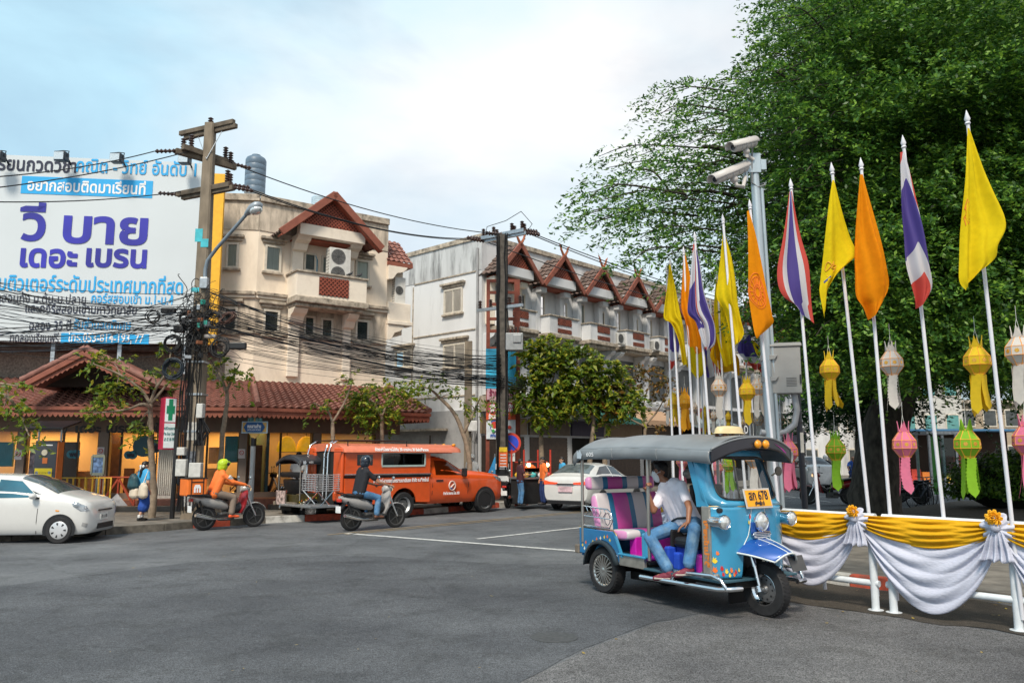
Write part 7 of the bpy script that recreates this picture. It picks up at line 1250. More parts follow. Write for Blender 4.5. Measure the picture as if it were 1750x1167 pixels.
for sg in(-1,1):
 y=sg*yw;arch=[(.44*math.cos(a),.38+.44*math.sin(a))for a in np.linspace(math.pi*.97,.03*math.pi,12)];b=MB();b.prism([(x,y-.03*sg,z)for x,z in[(-1.95,.42),(-1.95,1.12),(.92,1.12),(.92,.40)]+arch[::-1]][::1],(0,.05*sg,0));b.build('side_panel',OR_,tr,bevel=.01)
 b=MB();b.box((-.5,y,1.155),(2.86,.03,.05));b.build('rail_recess',BLACK,tr);b=MB();b.tube([(-1.98,y+.05*sg,1.22),(.92,y+.05*sg,1.20)],.02,8);b.build('side_rail',CHROME,tr,smooth=60)
 b=MB();yo=y
 for x0,x1,z0,z1 in((-1.95,.92,1.19,1.42),(-1.95,-.78,1.42,1.80),(.72,.92,1.42,1.80),(-1.95,.92,1.79,1.90)):b.box(((x0+x1)/2,yo,(z0+z1)/2),(x1-x0-.003,.04,z1-z0-.002))
 b.build('cabin_side',OR_,tr);b=MB();[b.box(c,d)for c,d in(((-.03,yo+.022*sg,1.43),(1.5,.03,.05)),((-.03,yo+.022*sg,1.78),(1.5,.02,.02)),((-.78,yo+.022*sg,1.605),(.04,.03,.3)),((.72,yo+.022*sg,1.605),(.04,.03,.3)))];b.build('window_frame',mat('pale window frame',(.50,.62,.60),.4,.3),tr)
 b=MB();b.box((-1.33,yo+.022*sg,1.60),(.5,.012,.28));b.build('rear_side_window',CGL,tr,bevel=.05,seg=4);b=MB();b.box((-1.0,yo+.002*sg,1.81),(1.9+1.9,.05,.012));b.build('drip_edge',BLACK,tr)
b=MB();b.box((-.03,-yw+.03,1.6),(1.46,.01,.32));b.build('window_pane',glass('cabin window',(.7,.75,.75),.55),tr);b=MB();b.box((-.5,-yw+.045,1.53),(.34,.012,.2));b.build('blue_sticker',mat('sky blue sticker',(.05,.35,.65),.5),tr);b=MB();[b.box((.05+.12*k,-.3-.1*(k%2),1.55),(.07,.1,.4))for k in range(5)];b.build('seat_back',BROWNW,tr)
b=MB();b.loft([[Vector((x,y*k,z))for y,z in((-.97,1.80),(-.93,1.90),(-.6,2.02),(0,2.05),(.6,2.02),(.93,1.90),(.97,1.80),(.9,1.80),(0,1.84),(-.9,1.80))]for x,k in((-2.02,.97),(-1.95,1),(1.9,1),(2.06,.93),(2.12,.8))]);b.build('roof',ORL,tr,smooth=50);b=MB();b.box((1.35,0,1.84),(.95,1.60,.13));b.build('cab_visor',OR_,tr,bevel=.02)
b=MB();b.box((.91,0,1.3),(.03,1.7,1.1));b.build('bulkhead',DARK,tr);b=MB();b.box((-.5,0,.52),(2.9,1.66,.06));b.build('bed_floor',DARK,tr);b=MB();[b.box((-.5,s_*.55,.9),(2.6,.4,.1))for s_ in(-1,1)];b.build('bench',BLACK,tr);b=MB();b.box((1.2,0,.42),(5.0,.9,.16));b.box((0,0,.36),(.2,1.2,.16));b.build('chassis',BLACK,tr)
for sg in(-1,1):b=MB();b.box((-2.0,sg*.66,1.23),(.10,.42,1.4));b.build('tail_pillar',OR_,tr,bevel=.05,seg=4)
b=MB();b.box((-1.97,0,1.1),(.04,.9,1.5));b.build('shade_board',DARK,tr)  # black board across the open tail paints the cabin's inner shade
b=MB();[b.tube([(-2.12,y,.55),(-2.1,y,1.75),(-2.02,y,2.0),(-1.8,y,2.12)],.02,6)for y in(-.28,-.10,.75)];[b.tube([(-2.12,-.28,z),(-2.12,-.10,z)],.014,5)for z in(.8,1.1,1.4,1.68)];b.build('ladder',CHROME,tr,smooth=60)
b=MB();[b.tube([(-1.85,y,2.12),(.2,y,2.12)],.014,5)for y in(-.75,-.35,0,.35,.75)];[b.tube([(x,-.75,2.12),(x,.75,2.12)],.014,5)for x in(-1.85,-.8,.2)];[b.tube([(x,y,1.97),(x,y,2.12)],.014,5)for x in(-1.8,.15)for y in(-.75,.75)];b.build('roof_rack',BLACK,tr)
b=MB();b.box((-2.45,0,.42),(.8,1.6,.05));b.tube([(-2.85,-.8,.42),(-2.85,.8,.42)],.03,8);b.build('tail_step',STEEL,tr);b=MB()
for z in np.linspace(.82,1.22,8):b.tube([(-2.05,-.82,z),(-2.7,-.82,z),(-2.7,-.05,z),(-2.05,-.05,z)],.009,4)
for y in np.linspace(-.82,-.05,6):b.tube([(-2.7,y,.80),(-2.7,y,1.24)],.008,4)
for x in np.linspace(-2.7,-2.1,5):b.tube([(x,-.82,.80),(x,-.82,1.24)],.008,4)
b.build('wire_basket',mat('white wire',(.38,.38,.40),.4,.4),tr);b=MB();[b.tube([(-2.7,y,.82),(-2.3,y,.42)],.016,5)for y in(-.78,-.1)];[b.tube([(-2.2,y,.82),(-2.6,y,.42)],.016,5)for y in(-.78,-.1)];b.build('basket_stay',CHROME,tr)
for x,y in((1.95,-.7),(1.9,-.3),(1.9,.1),(1.95,.6)):b=MB();b.ball((x,y,2.02),.055,(1.2,1,.8),10);b.build('roof_marker_lamp',AMB,tr,smooth=180)
def ttext(tx,x,z,w,s_,y=-yw-.034,up=(0,0,1),bold=.006):lettering(tx,s_,LETW,tr,frame(Vector((x,y,z)),(1,0,0),up),fit=w,bold=bold)
ttext('อัตราค่าโดยสารไม่เกิน 30 บาท/คน 30 Baht/Person',-.15,1.875,1.85,.12,-.962,(0,.3,1));ttext('เชียงใหม่-สหกรณ์นครลานนาเดินรถ จำกัด จ.เชียงใหม่',-.1,1.03,1.9,.13)
ttext('ติดต่อสอบถาม โทร. 053',1.72,.62,.62,.10,-.89);
b=MB();b.tube([(1.75+.12*math.cos(a),-.885,.84+.13*math.sin(a))for a in np.linspace(0,6.283,25)[:-1]],.018,5,closed=True);b.bar((1.68,-.885,.78),(1.83,-.885,.90),.05,.02);b.build('round_emblem',mat('emblem white',(.75,.6,.55),.5),tr);b=MB();b.box((1.71,-.895,.77),(.07,.02,.05));b.build('emblem_blue',TB2,tr)
# -- motorcycles
def scooter(lab,loc,rz,m1,m2,grp='motorcycles'):
 t=thing('motorcycle',lab,'motorcycle',loc,rz,grp);r=.28
 for x,w in((0,.09),(1.24,.075)):wheel(t,(x,0,r),r,w,r*.76,'spokes',5,mat('dark alloy',(.12,.12,.12),.4,.6),side=-1)
 S=lambda x,hw,z0,z1:[Vector((x,hw*math.cos(a),lerp(z0,z1,.5+.5*math.sin(a))))for a in np.linspace(0,6.283,15)[:-1]]
 b=MB();b.loft([S(-.34,.05,.74,.80),S(-.22,.10,.64,.80),S(.05,.13,.52,.78),S(.35,.14,.46,.72),S(.52,.10,.44,.60)]);b.build('tail_fairing',m1,t,smooth=50)
 b=MB();b.loft([S(-.26,.09,.78,.84),S(-.1,.13,.76,.86),S(.15,.14,.72,.82),S(.42,.12,.69,.77),S(.52,.08,.64,.70)]);b.build('seat',BLACK,t,smooth=60)
 b=MB();b.loft([S(.5,.09,.36,.56),S(.68,.09,.34,.50),S(.84,.13,.36,.62)]);b.build('frame_cover',BLACK,t,smooth=50)
 b=MB();b.loft([[Vector((x+.05*abs(y)/w,y,z))for y in(-w,-w*.5,0,w*.5,w)]+[Vector((x-.04+.05*abs(y)/w,y,z))for y in(w,w*.5,0,-w*.5,-w)]for x,w,z in((.80,.14,.36),(.86,.19,.5),(.90,.2,.68),(.93,.16,.82),(.95,.1,.92))]);b.build('leg_shield',m2,t,smooth=50)
 b=MB();b.loft([S(.86,.06,.86,.98),S(.96,.13,.84,1.04),S(1.05,.12,.84,1.02),S(1.1,.06,.88,.98)]);b.build('headlamp_cowl',m1,t,smooth=60);b=MB();b.ball((1.09,0,.92),.062,(.5,1.2,.9),12);b.build('headlight',mat('lit headlamp',(.9,.6,.3),.2,emit=.8),t,smooth=180)
 b=MB();[b.tube([(.98,y,.86),(1.1,y,.55),(1.24,y,.28)],.024,8)for y in(-.07,.07)];b.build('fork',CHROME,t,smooth=60);b=MB();n=12;V_=[]
 for a in np.linspace(.15*math.pi,.95*math.pi,n):V_+=[(1.24+.32*math.cos(a),y,.28+.32*math.sin(a)-.02*abs(y)*12)for y in(-.06,0,.06)]
 b.add(V_,[(3*i+k,3*i+k+1,3*i+4+k,3*i+3+k)for i in range(n-1)for k in range(2)]);b.build('front_mudguard',m1,t,smooth=60,thick=.012)
 b=MB();b.tube([(.86,-.34,1.0),(.93,-.2,1.01),(.96,0,.97),(.93,.2,1.01),(.86,.34,1.0)],.014,8);b.build('handlebar',BLACK,t,smooth=60)
 for sg in(-1,1):b=MB();b.tube([(.93,sg*.22,1.0),(.94,sg*.28,1.16)],.007,5);b.ball((.94,sg*.30,1.19),.055,(.35,1.1,.75),10);b.build('mirror',mat('mirror glass grey',(.3,.36,.4),.2,.5),t,smooth=60)
 b=MB();b.tube([(.5,-.12,.25),(.2,-.16,.26),(.05,-.16,.29),(-.28,-.16,.38)],[.02,.025,.05,.055],10);b.build('exhaust',CHROME,t,smooth=60);b=MB();b.box((.52,0,.30),(.36,.2,.2));b.tube([(.48,0,.34),(.66,0,.34)],.09,10);b.build('engine',mat('engine grey',(.12,.12,.12),.5,.6),t,bevel=.03)
 b=MB();b.bar((0,-.08,.28),(.5,-.08,.33),.05,.06);b.bar((0,.08,.28),(.5,.08,.33),.05,.06);b.tube([(-.05,.11,.30),(-.18,.11,.68)],.025,6);b.tube([(-.05,-.11,.30),(-.18,-.11,.68)],.025,6);b.build('swing_arm',BLACK,t);b=MB();b.box((-.34,0,.70),(.06,.15,.07));b.build('tail_light',TAIL,t,bevel=.015);b=MB();b.tube([(-.12,-.12,.80),(-.36,-.1,.88),(-.36,.1,.88),(-.12,.12,.80)],.013,6);b.build('grab_rail',BLACK,t,smooth=60)
 b=MB();b.tube([(.58,-.30,.28),(.58,.30,.28)],.016,6);b.build('foot_peg',BLACK,t);b=MB();b.box((-.36,0,.5),(.012,.2,.15));b.build('number_plate',WHITE,t);b=MB();b.bar((-.2,0,.62),(-.36,0,.45),.14,.02);b.build('rear_mudguard',BLACK,t);return t
def rider(lab,bike,shirt,trouser,shoe,helm,s=1.,sleeve='short',skin=None,visor=True,lean=0.,both=True):
 p=thing('person',lab,'person',bike.location,bike.rotation_euler.z);sc=bike.scale[0];p.scale=(sc,)*3;lift=0.02
 J=dict(hipL=(.18,.09,.85),hipR=(.18,-.09,.85),neck=(.30+lean,0,1.38*s),shL=(.29+lean,.19,1.32*s),shR=(.29+lean,-.19,1.32*s),head=(.36+lean,0,1.53*s),elL=(.52,.30,1.10),elR=(.52,-.30,1.10),wrL=(.84,.32,1.02),wrR=(.84,-.32,1.02),knL=(.62,.17,.74),knR=(.62,-.17,.74),anL=(.56,.20,.36),anR=(.56,-.20,.36),face=(1,0,-.05),toeL=(1,.1,0),toeR=(1,-.1,0))
 J={k:V(v)for k,v in J.items()};hc,f,sd,up=figure(p,J,skin or SKIN,shirt,trouser,shoe,1,sleeve,vox=.014,hair=False,hands=(1.5,1.5),hdir={'L':(.1,.03,-.02),'R':(.1,-.03,-.02)})
 if helm:blob('helmet',[(hc(-.02,0,.06),hc(.0,0,.07),.128,.126),(hc(-.03,0,-.02),hc(-.02,0,.0),.115,.12)]+([(hc(.10,0,.10),hc(.15,0,.09),.05,.03)]if visor else[]),helm,p,.014,2);b=MB();b.tube([hc(.03,k*.10,-.01)for k in(-1,)]+[hc(.05,0,-.12)]+[hc(.03,.10,-.01)],.008,5);b.build('chin_strap',BLACK,p)
 return p,hc
SILV=mat('silver plastic',(.42,.41,.40),.35,.3,.08);MRED=mat('dark red plastic',(.28,.015,.02),.3,coat=.5);ORJ=mat('orange delivery jacket',(.80,.17,.03),.75,var=.06,bump=.6,scale=9);BLKT=mat('black t-shirt',(.010,.011,.016),.85,bump=.6,scale=9);KHAK=mat('taupe trousers',(.20,.155,.125),.85,bump=.2,scale=7);ORSH=mat('orange red shoe',(.70,.09,.02),.6);GHEL=mat('lime helmet',(.42,.58,.01),.25,coat=.5);BHEL=mat('blue black helmet',(.012,.02,.035),.15,coat=.8);BSHO=mat('brown shoe',(.12,.05,.03),.6)
def hd(a,b_):d=G(*b_)-G(*a);return math.atan2(d.y,d.x)
m1_=scooter('silver and red motorcycle carrying a delivery box at the kerb',G(348,906),hd((348,906),(435,900)),SILV,MRED);m2_=scooter('grey motorcycle ridden along the yellow line past the truck',G(600,907),hd((600,907),(677,901)),mat('pale grey plastic',(.34,.33,.33),.4),mat('pale grey plastic',(.34,)*3))
r1,hc1=rider('delivery rider in orange jacket and lime helmet on the silver motorcycle',m1_,ORJ,KHAK,ORSH,GHEL,.955,'long',lean=.04);b=MB();b.ball(hc1(.04,0,.06),.118,(.9,1.02,.6),14);b.build('visor',CGL,r1,smooth=180)
b=MB();[b.tube([(V(p)+Vector((.02,0,0)))for p in((.40,-.275,1.23),(.46,-.265,1.16))],.055,8)];b.build('reflective_band',mat('reflective grey',(.5,.5,.5),.4),r1)
r2,hc2=rider('rider in black shirt, blue jeans and dark helmet on the grey motorcycle',m2_,BLKT,JEAN,BSHO,BHEL,1.01)
bx=thing('delivery_box','orange insulated delivery box strapped behind the rider in orange','delivery box',m1_.location,m1_.rotation_euler.z);ORB=mat('delivery box orange',(.78,.17,.02),.6,var=.05);b=MB();b.box((-.30,0,1.0),(.46,.44,.40));b.build('case',ORB,bx,bevel=.03);b=MB();[b.box((x,-.222,1.0),(.02,.012,.40))for x in(-.44,-.16)];b.box((-.30,0,1.203),(.48,.46,.02));b.box((-.3,-.224,.82),(.46,.012,.04));b.box((-.3,-.224,1.12),(.3,.012,.02));b.build('black_piping',BLACK,bx);b=MB();P_=[(-.38,.88),(-.38,1.0),(-.35,1.06),(-.25,1.06),(-.22,1.0),(-.22,.88),(-.26,.88),(-.26,.98),(-.285,.98),(-.285,.88),(-.315,.88),(-.315,.98),(-.34,.98),(-.34,.88)];b.prism([(x,-.226,z)for x,z in P_],(0,-.006,0));b.build('white_logo',LETW,bx)
# -- the dark tuk-tuk by the kerb, parked and passing bikes, people, stall
def recolor(o,mp):
 for ch in[o]+[x for x in bpy.data.objects if x.parent==o]:
  if ch is not o:recolor(ch,mp)
  for sl in getattr(ch,'material_slots',[]):
   if sl.material and sl.material.name in mp:n=mp[sl.material.name];sl.link='OBJECT';sl.material=n
GRT=mat('dark green black paint',(.02,.028,.03),.3,coat=.5);o_=G(530,889);H2=R(47);k2_=dup(tk,o_+Vector((-math.sin(H2),math.cos(H2),0))*.52,H2,'dark tuk-tuk parked at the kerb with black roof and chrome mudguards',.88)
recolor(k2_,{TB.name:GRT,TB2.name:GRT,TBD.name:mat('yellow black tail',(.05,.04,.012),.4),SEATM.name:BLACK,CANV.name:mat('black vinyl canopy',(.03,.032,.038),.35),MAG.name:mat('dim maroon',(.12,.03,.03),.6),'dark mudguard':CHROME})
pb=thing('poster_board','colourful framed poster panel hung on the tail of the dark tuk-tuk','poster',(0,0,0));pb.location=k2_.location;pb.rotation_euler=(0,0,H2);pb.scale=(.88,)*3;b=MB();b.box((-.60,.1,.68),(.03,.5,.42));b.build('board',mat('mixed poster print',(.42,.32,.30),.5,var=.85,scale=10),pb);b=MB();[b.box((-.60,.1+s_*.27,.68),(.04,.03,.46))for s_ in(-1,1)];b.build('frame',CHROME,pb)
b1=dup(m1_,G(412,862,.15),R(10),'red black motorcycle parked on the pavement behind the street name sign');recolor(b1,{SILV.name:MRED,MRED.name:BLACK})
BKL=[((1452,862),R(172),'red and black motorcycle parked beside the dark trunk',MRED,None,1.1),((800,872),R(60),'motorcycle parked behind the truck bonnet',BLACK,None,1),((868,868),R(70),'motorcycle parked beside the black and white banded pole',BLACK,None,1),((1575,862),R(160),'dark motorcycle parked with the bicycles by the kiosk',BLACK,None,1),((1540,858),R(150),'motorcycle in shade between trunk and kiosk',BLACK,None,1),((1412,836),R(62),'pale scooter ridden away across the square',SILV,1,1),((1458,838),R(-100),'motorcycle coming on with lit headlamp beyond the red motorcycle',BLACK,2,1),((1425,822),R(62),'dark scooter farther off behind the lime lantern',BLACK,None,1)]
BK=[]
for px,rz,lab,m,_,s_ in BKL:c=dup(m2_,G(*px),rz,lab,s_);recolor(c,{'pale grey plastic':m});BK.append(c)
BLUS=mat('royal blue shirt',(.02,.09,.40),.8);WTS=mat('white top',(.62,.62,.62),.8);NAV=mat('navy cloth',(.012,.03,.12),.85)
rider('rider in dark shirt and white helmet on the pale scooter',BK[5],BLKT,JEAN,BSHO,mat('white helmet',(.6,.6,.6),.3));rider('rider in royal blue shirt coming on with a lit headlamp',BK[6],BLUS,NAV,BSHO,None)
sc3=thing('passing_car','silver estate car crossing the square beyond the railing','car',G(1392,838),R(100));car(sc3,[(x*.92,a,b_*1.05,c*1.12,d,e_,f)for x,a,b_,c,d,e_,f in sS],mat('silver car paint',(.42,.44,.45),.3,.3,coat=.5),(('side_window',[(1.4,1.1),(1.1,1.45),(-.3,1.42),(-.3,1.1)],CGL),),(('rear_screen',.05,-.50,.97,1.0,CGL),('windscreen',1.15,1.85,.98,1.02,CGL)),(0,2.35),.30,.18,'cover',mat('silver wheel cover',(.62,)*3))
def standing(px,Y0,h,rz,lab,shirt,trouser,skin=SKIN2,legs='long',sleeve='short',hair=True,longhair=False,arm=0,z=.15,stride=.0,shoe=None,name='person',**kw):
 """a standing or walking person of height h at the ground pixel, facing rz"""
 g=G(px[0],px[1],z);t=thing('person',lab,'person',g,rz);k=h/1.68;t.scale=(k,)*3
 J=dict(hipL=(0,.09,.90),hipR=(0,-.09,.90),neck=(.01,0,1.41),shL=(0,.18,1.36),shR=(0,-.18,1.36),head=(.03,0,1.56),elL=(-.03+.08*arm,.25,1.09),elR=(-.03+.1*arm,-.25,1.09),wrL=(.07+.25*arm,.22,.88+.28*arm),wrR=(.07+.25*arm,-.2,.88+.24*arm),knL=(.05+stride,.10,.50),knR=(.05-stride*.4,-.10,.50),anL=(stride*1.0,.10,.10),anR=(-stride*1.4,-.10,.12 if stride else.10),face=(1,0,-.06),toeL=(1,.15,0),toeR=(1,-.15,0));J={k_:V(v)for k_,v in J.items()}
 hc,f,sd,up=figure(t,J,skin,shirt,trouser,shoe or BLACK,1,sleeve,legs,hair,.016,(.4,.4),longhair=longhair,**kw);return t,hc
SKYB=mat('sky blue school shirt',(.05,.33,.60),.8,bump=.1);SKRT=mat('royal blue skirt',(.012,.06,.30),.85,bump=.2);CRM=mat('cream canvas bag',(.58,.50,.40),.85)
g1,hcg=standing((241,890),0,1.42,R(60),'schoolgirl in sky blue shirt and royal blue skirt carrying bags beside the tree',SKYB,SKRT,legs='skirt',longhair=True,stride=.10)
b=MB();[b.ball(hcg(-.11,k*.06,-.02),.045,(.6,1.2,1.1),8)for k in(-1,1)];b.tube([hcg(-.12,.02,-.04),hcg(-.14,.06,-.16)],.02,5);b.build('hair_ribbon',WTS,g1,smooth=180);b=MB();[b.box((x,y,.14),(.08,.085,.10))for x,y in((.10,.1),(-.14,-.1))];b.build('sock',WTS,g1,bevel=.03)
def bag(nm,lab,cat,g,rz,c,r,sc_,m,strap,k):t=thing(nm,lab,cat,g.location,rz);t.scale=g.scale;blob('sack',[(V(c)+Vector((0,0,-sc_)),V(c)+Vector((0,0,sc_)),r,r*.8),(V(c)+Vector((0,.07,-sc_)),V(c)+Vector((0,.07,sc_*.6)),r*.85,r*.7),(V(c)+Vector((0,-.07,-sc_)),V(c)+Vector((0,-.07,sc_*.6)),r*.85,r*.7)],m,t,.014,3);b=MB();b.tube(strap,.014,6);b.build('strap',m,t,smooth=60);return t
bag('backpack','dark teal backpack on the schoolgirl beside the tree','backpack',g1,R(60),(-.24,.12,1.12),.14,.12,mat('dark teal nylon',(.015,.06,.075),.6,var=.5),[(-.2,.15,1.3),(-.05,.17,1.43),(.1,.15,1.3),(.08,.16,1.1)],1);bag('tote_bag','cream tote bag hanging from the schoolgirl shoulder','bag',g1,R(60),(-.16,-.24,.88),.12,.13,CRM,[(-.1,-.24,1.0),(-.02,-.2,1.43),(-.2,-.24,1.0)],1);bag('tote_bag','second cream bag tied round the schoolgirl waist','bag',g1,R(60),(-.22,.08,.82),.12,.08,CRM,[(-.2,.2,.92),(-.05,.22,.96),(.1,.1,.95)],1)
g2,_=standing((316,880),0,1.42,R(70),'schoolgirl mostly hidden behind the cable wrapped pole',NAV,SKRT,legs='skirt',longhair=True);bag('backpack','black and white backpack on the schoolgirl behind the pole','backpack',g2,R(70),(-.22,0,1.14),.13,.12,mat('black nylon',(.015,.015,.02),.6,var=.6),[(-.2,.12,1.3),(-.05,.14,1.42),(.08,.12,1.3)],1)
for a in(((508,866),0,1.66,R(-95),'woman in white tank top smiling behind the dark tuk-tuk',WTS,mat('dark shorts',(.02,.02,.03),.8),SKIN2,'short'),((524,866),0,1.6,R(140),'woman with long brown hair standing with her back to the dark tuk-tuk',WTS,mat('patterned shorts',(.16,.16,.18),.8,var=.8,scale=30),SKIN2,'short'),((806,853),0,1.56,R(-100),'woman in white cap and mask standing behind the truck bonnet',WTS,JEAN,SKIN2),((747,861),0,1.5,R(-60),'person hidden behind the truck, only the feet showing beneath',NAV,JEAN,SKIN2),((889,864),0,1.45,R(20),'shopper in dark waistcoat and blue jeans reaching over the food stall',mat('dark maroon waistcoat',(.05,.012,.02),.8),JEAN,SKIN),((906,858),0,1.42,R(-80),'vendor in orange shirt behind the food stall',ORJ,NAV,SKIN),((929,862),0,1.5,R(200),'woman in orange shirt waiting between food stall and sedan',ORJ,NAV,SKIN),((962,858),0,1.5,R(200),'woman with light brown hair beyond the white sedan roof',SKYB,JEAN,SKIN2),((437,862),0,1.55,R(0),'person in dark clothes and blue helmet behind the street name sign',BLKT,NAV,SKIN)):standing(*a,longhair='woman' in a[4],arm=1 if 'reaching' in a[4]else 0,mask=MASKW if 'mask' in a[4]else None)
w_cap=thing('sun_hat','white cap worn by the masked woman behind the truck bonnet','hat',G(806,853,.15));k=1.56/1.68;b=MB();b.ball((0,0,1.63*k),.115,(1,1,.8),14);b.box((0,-.12,1.6*k),(.18,.14,.02));b.build('crown',WTS,w_cap,smooth=50)
dv=thing('person','truck driver in dark shirt looking out of the orange cab window','person',tr.location,tr.rotation_euler.z);J=dict(hipL=(1.25,-.25,1.0),hipR=(1.25,-.42,1.0),neck=(1.3,-.36,1.30),shL=(1.3,-.2,1.26),shR=(1.3,-.52,1.26),head=(1.34,-.38,1.43),elL=(1.5,-.18,1.15),elR=(1.5,-.55,1.15),wrL=(1.78,-.28,1.22),wrR=(1.78,-.48,1.22),knL=(1.7,-.25,1.0),knR=(1.7,-.45,1.0),anL=(1.75,-.25,.8),anR=(1.75,-.45,.8),face=(.8,-.5,0),toeL=(1,0,0),toeR=(1,0,0));figure(dv,{k_:V(v)for k_,v in J.items()},SKIN,BLKT,NAV,BLACK,.9,vox=.014)
b=MB();b.tube([(1.86+.06*math.sin(a),-.38+.17*math.cos(a),1.20+.16*math.sin(a))for a in np.linspace(0,6.283,21)[:-1]],.014,6,closed=True);b.build('steering_wheel',BLACK,tr,smooth=60)
fs=thing('food_stall','small street food stall heaped with bags beside the banded pole','food stall',G(908,860,.15),R(42));b=MB();b.box((0,0,.4),(1.2,.7,.8));b.build('counter',mat('dark stall side',(.02,.02,.022),.6),fs,bevel=.02);b=MB();b.box((0,0,.83),(1.3,.8,.05));b.build('worktop',STEEL,fs);b=MB();[b.bar((x,y,.85),(x,y,1.75),.04,.04)for x in(-.6,.6)for y in(-.3,.3)];b.box((0,0,1.35),(1.2,.3,.03));b.build('stall_frame',mat('red stall frame',(.5,.05,.03),.5),fs);b=MB();b.box((0,0,1.0),(.5,.3,.3));b.build('glass_case',glass('case glass'),fs)
for i in range(12):p=thing('food_bag',('yellow','turquoise','white','red')[i%4]+' food bag number heaped on the stall worktop, '+('front edge','middle','rear edge')[i//4]+' of the heap','food bag',fs.location+rotz(R(42))@Vector((-.5+.33*(i%4),-.25+.2*(i//4),.856)),0,'food bags on the stall');p['label']=p['label'].replace(' number','');blob('sack',[((0,0,.07),(.05,0,.08),.08,.07),((0,.03,.1),(0,0,.16),.05,.02)],(mat('yellow bag',(.7,.42,.02),.5),mat('turquoise bag',(.05,.4,.42),.5),WTS,mat('red goods',(.55,.05,.03)))[i%4],p,.015,2)
for dx,lab in((-.3,'lit bare bulb over the food stall worktop near the shopper'),(.55,'lit bare bulb over the food stall end near the sedan')):b=MB();p=fs.location+rotz(R(42))@Vector((dx,-.2,1.25));b.ball(p,.07,n=10);tag(b.build('light_bulb',mat('lit bulb',(1,.62,.25),.5,emit=6),smooth=180),lab,'light bulb','stall bulbs')
um=thing('closed_umbrella','blue closed market umbrella leaning by the truck bonnet and banded pole','umbrella',G(841,854,.15));p0=G(841,854,.15);y=p0.y;ap=D(846,780,y);b=MB()
def umb(u,v):a=u*6.283;c=ap.lerp(D(842,833,y),v);r_=(.02+.42*v**1.2)*(1+.12*math.sin(8*a)*v);return c+Vector((r_*math.cos(a)*.9,r_*math.sin(a)*.6,.05*math.sin(4*a)*v))
b.grid(umb,48,14);b.build('canopy',mat('bright blue nylon',(.02,.26,.55),.6,var=.1),um,smooth=180,world=True,thick=.004);b=MB();b.tube([p0,ap+Vector((0,0,.1))],.022,8);b.build('pole',STEEL,um,world=True)
def barrier(x0,x1,yb,lab,m1,m2,tri=False):
 a,c=G(x0,yb,.15),G(x1,yb,.15);t=thing('crowd_barrier',lab,'barrier',a,0,'steel barriers before the shop');z=Vector((0,0,1));b=MB();b.tube([a,a+z*.95,c+z*.95,c],.03,8);b.build('frame',m1,t,world=True,smooth=60);n=4
 if tri:
  b=MB();m=a.lerp(c,.5);[b.bar(m+z*.92,e_+z*.15,.05,.05)for e_ in(a,c)];b.tube([m,m+z*.93],.025,6);b.tube([a+z*.12,c+z*.12],.025,6);b.build('brace',m2,t,world=True);b=MB();b.add([a.lerp(c,.14)+z*.12-Vector((0,.03,0)),a.lerp(c,.86)+z*.12-Vector((0,.03,0)),m+z*.5-Vector((0,.03,0))],[(0,1,2)]);b.build('plate',mat('scuffed white plate',(.5,.5,.52),.6,var=.1,dirt=(.1,.1,.15),dirt_amt=.8,dirt_scale=6),t,world=True,thick=.02)
 else:
  b=MB();[b.tube([a.lerp(c,k/n)+z*.1,a.lerp(c,k/n)+z*.93],.025,6)for k in range(1,n)];b.tube([a+z*.12,c+z*.12],.02,6);b.build('upright',m2,t,world=True)
YB_=mat('barrier yellow',(.62,.36,.02),.5,var=.1,dirt=(.03,.03,.03),dirt_amt=.9,dirt_scale=5);RB_=mat('barrier rust red',(.35,.05,.02),.6)
barrier(100,142,876,'yellow and black steel barrier behind the hatchback bonnet',YB_,YB_);barrier(144,186,876,'yellow and black steel barrier beside the triangular white plate',YB_,YB_);barrier(170,228,873,'red steel barrier with a triangular white plate near the schoolgirl',RB_,RB_,True)
kb=thing('information_kiosk','tall dark charging kiosk board with a yellow poster behind the hatchback','kiosk',G(80,880,.15));ky=kb.location.y;c0=D(60,830,ky);c1=D(104,753,ky);zt2=c1.z;w2=c1.x-c0.x;xm=(c0.x+c1.x)/2
b=MB();b.box((xm,ky,(zt2+.15)/2),(w2,.3,zt2-.15));b.build('case',mat('slate grey case',(.055,.06,.075),.4),kb,world=True,bevel=.02);b=MB();b.box((xm+w2/2+.012,ky,(zt2+.15)/2),(.02,.28,zt2-.2));b.build('orange_edge',mat('orange edge',(.6,.16,.04),.5),kb,world=True)
b=MB();b.box((xm-.02,ky-.155,lerp(.15,zt2,.47)),(w2*.78,.012,.62));yp=b.build('poster',mat('yellow poster',(.78,.60,.02),.5,var=.04),kb,world=True)
for x,z,r_,m in((0,.49,.07,mat('poster magenta',(.5,.02,.2),.5)),(-.17,.57,.04,STEEL),(.17,.57,.04,STEEL),(0,.84,.08,mat('cream roundel',(.55,.5,.4),.5))):b=MB();p=Vector((xm-.02+x,ky-.163,lerp(.15,zt2,z)));b.cyl(p,p+Vector((0,-.008,0)),r_,n=18);b.build('roundel',m,kb,world=True)
b=MB();b.box((xm,ky-.156,lerp(.15,zt2,.94)),(w2*.6,.01,.03));b.build('light_strip',WHITE,kb,world=True);b=MB();b.box((xm,ky-.156,lerp(.15,zt2,.73)),(.13,.01,.15));b.build('orange_label',mat('orange edge',(.6,.16,.04)),kb,world=True)
for tx,z,s_ in(('บริการชาร์จ',.57,.05),('ยินดีต้อนรับ',.39,.06)):lettering(tx,s_,LETK,kb,frame(Vector((xm-.02,ky-.175,lerp(.15,zt2,z))),(1,0,0),(0,0,1)),fit=.05*len(tx),world=True)
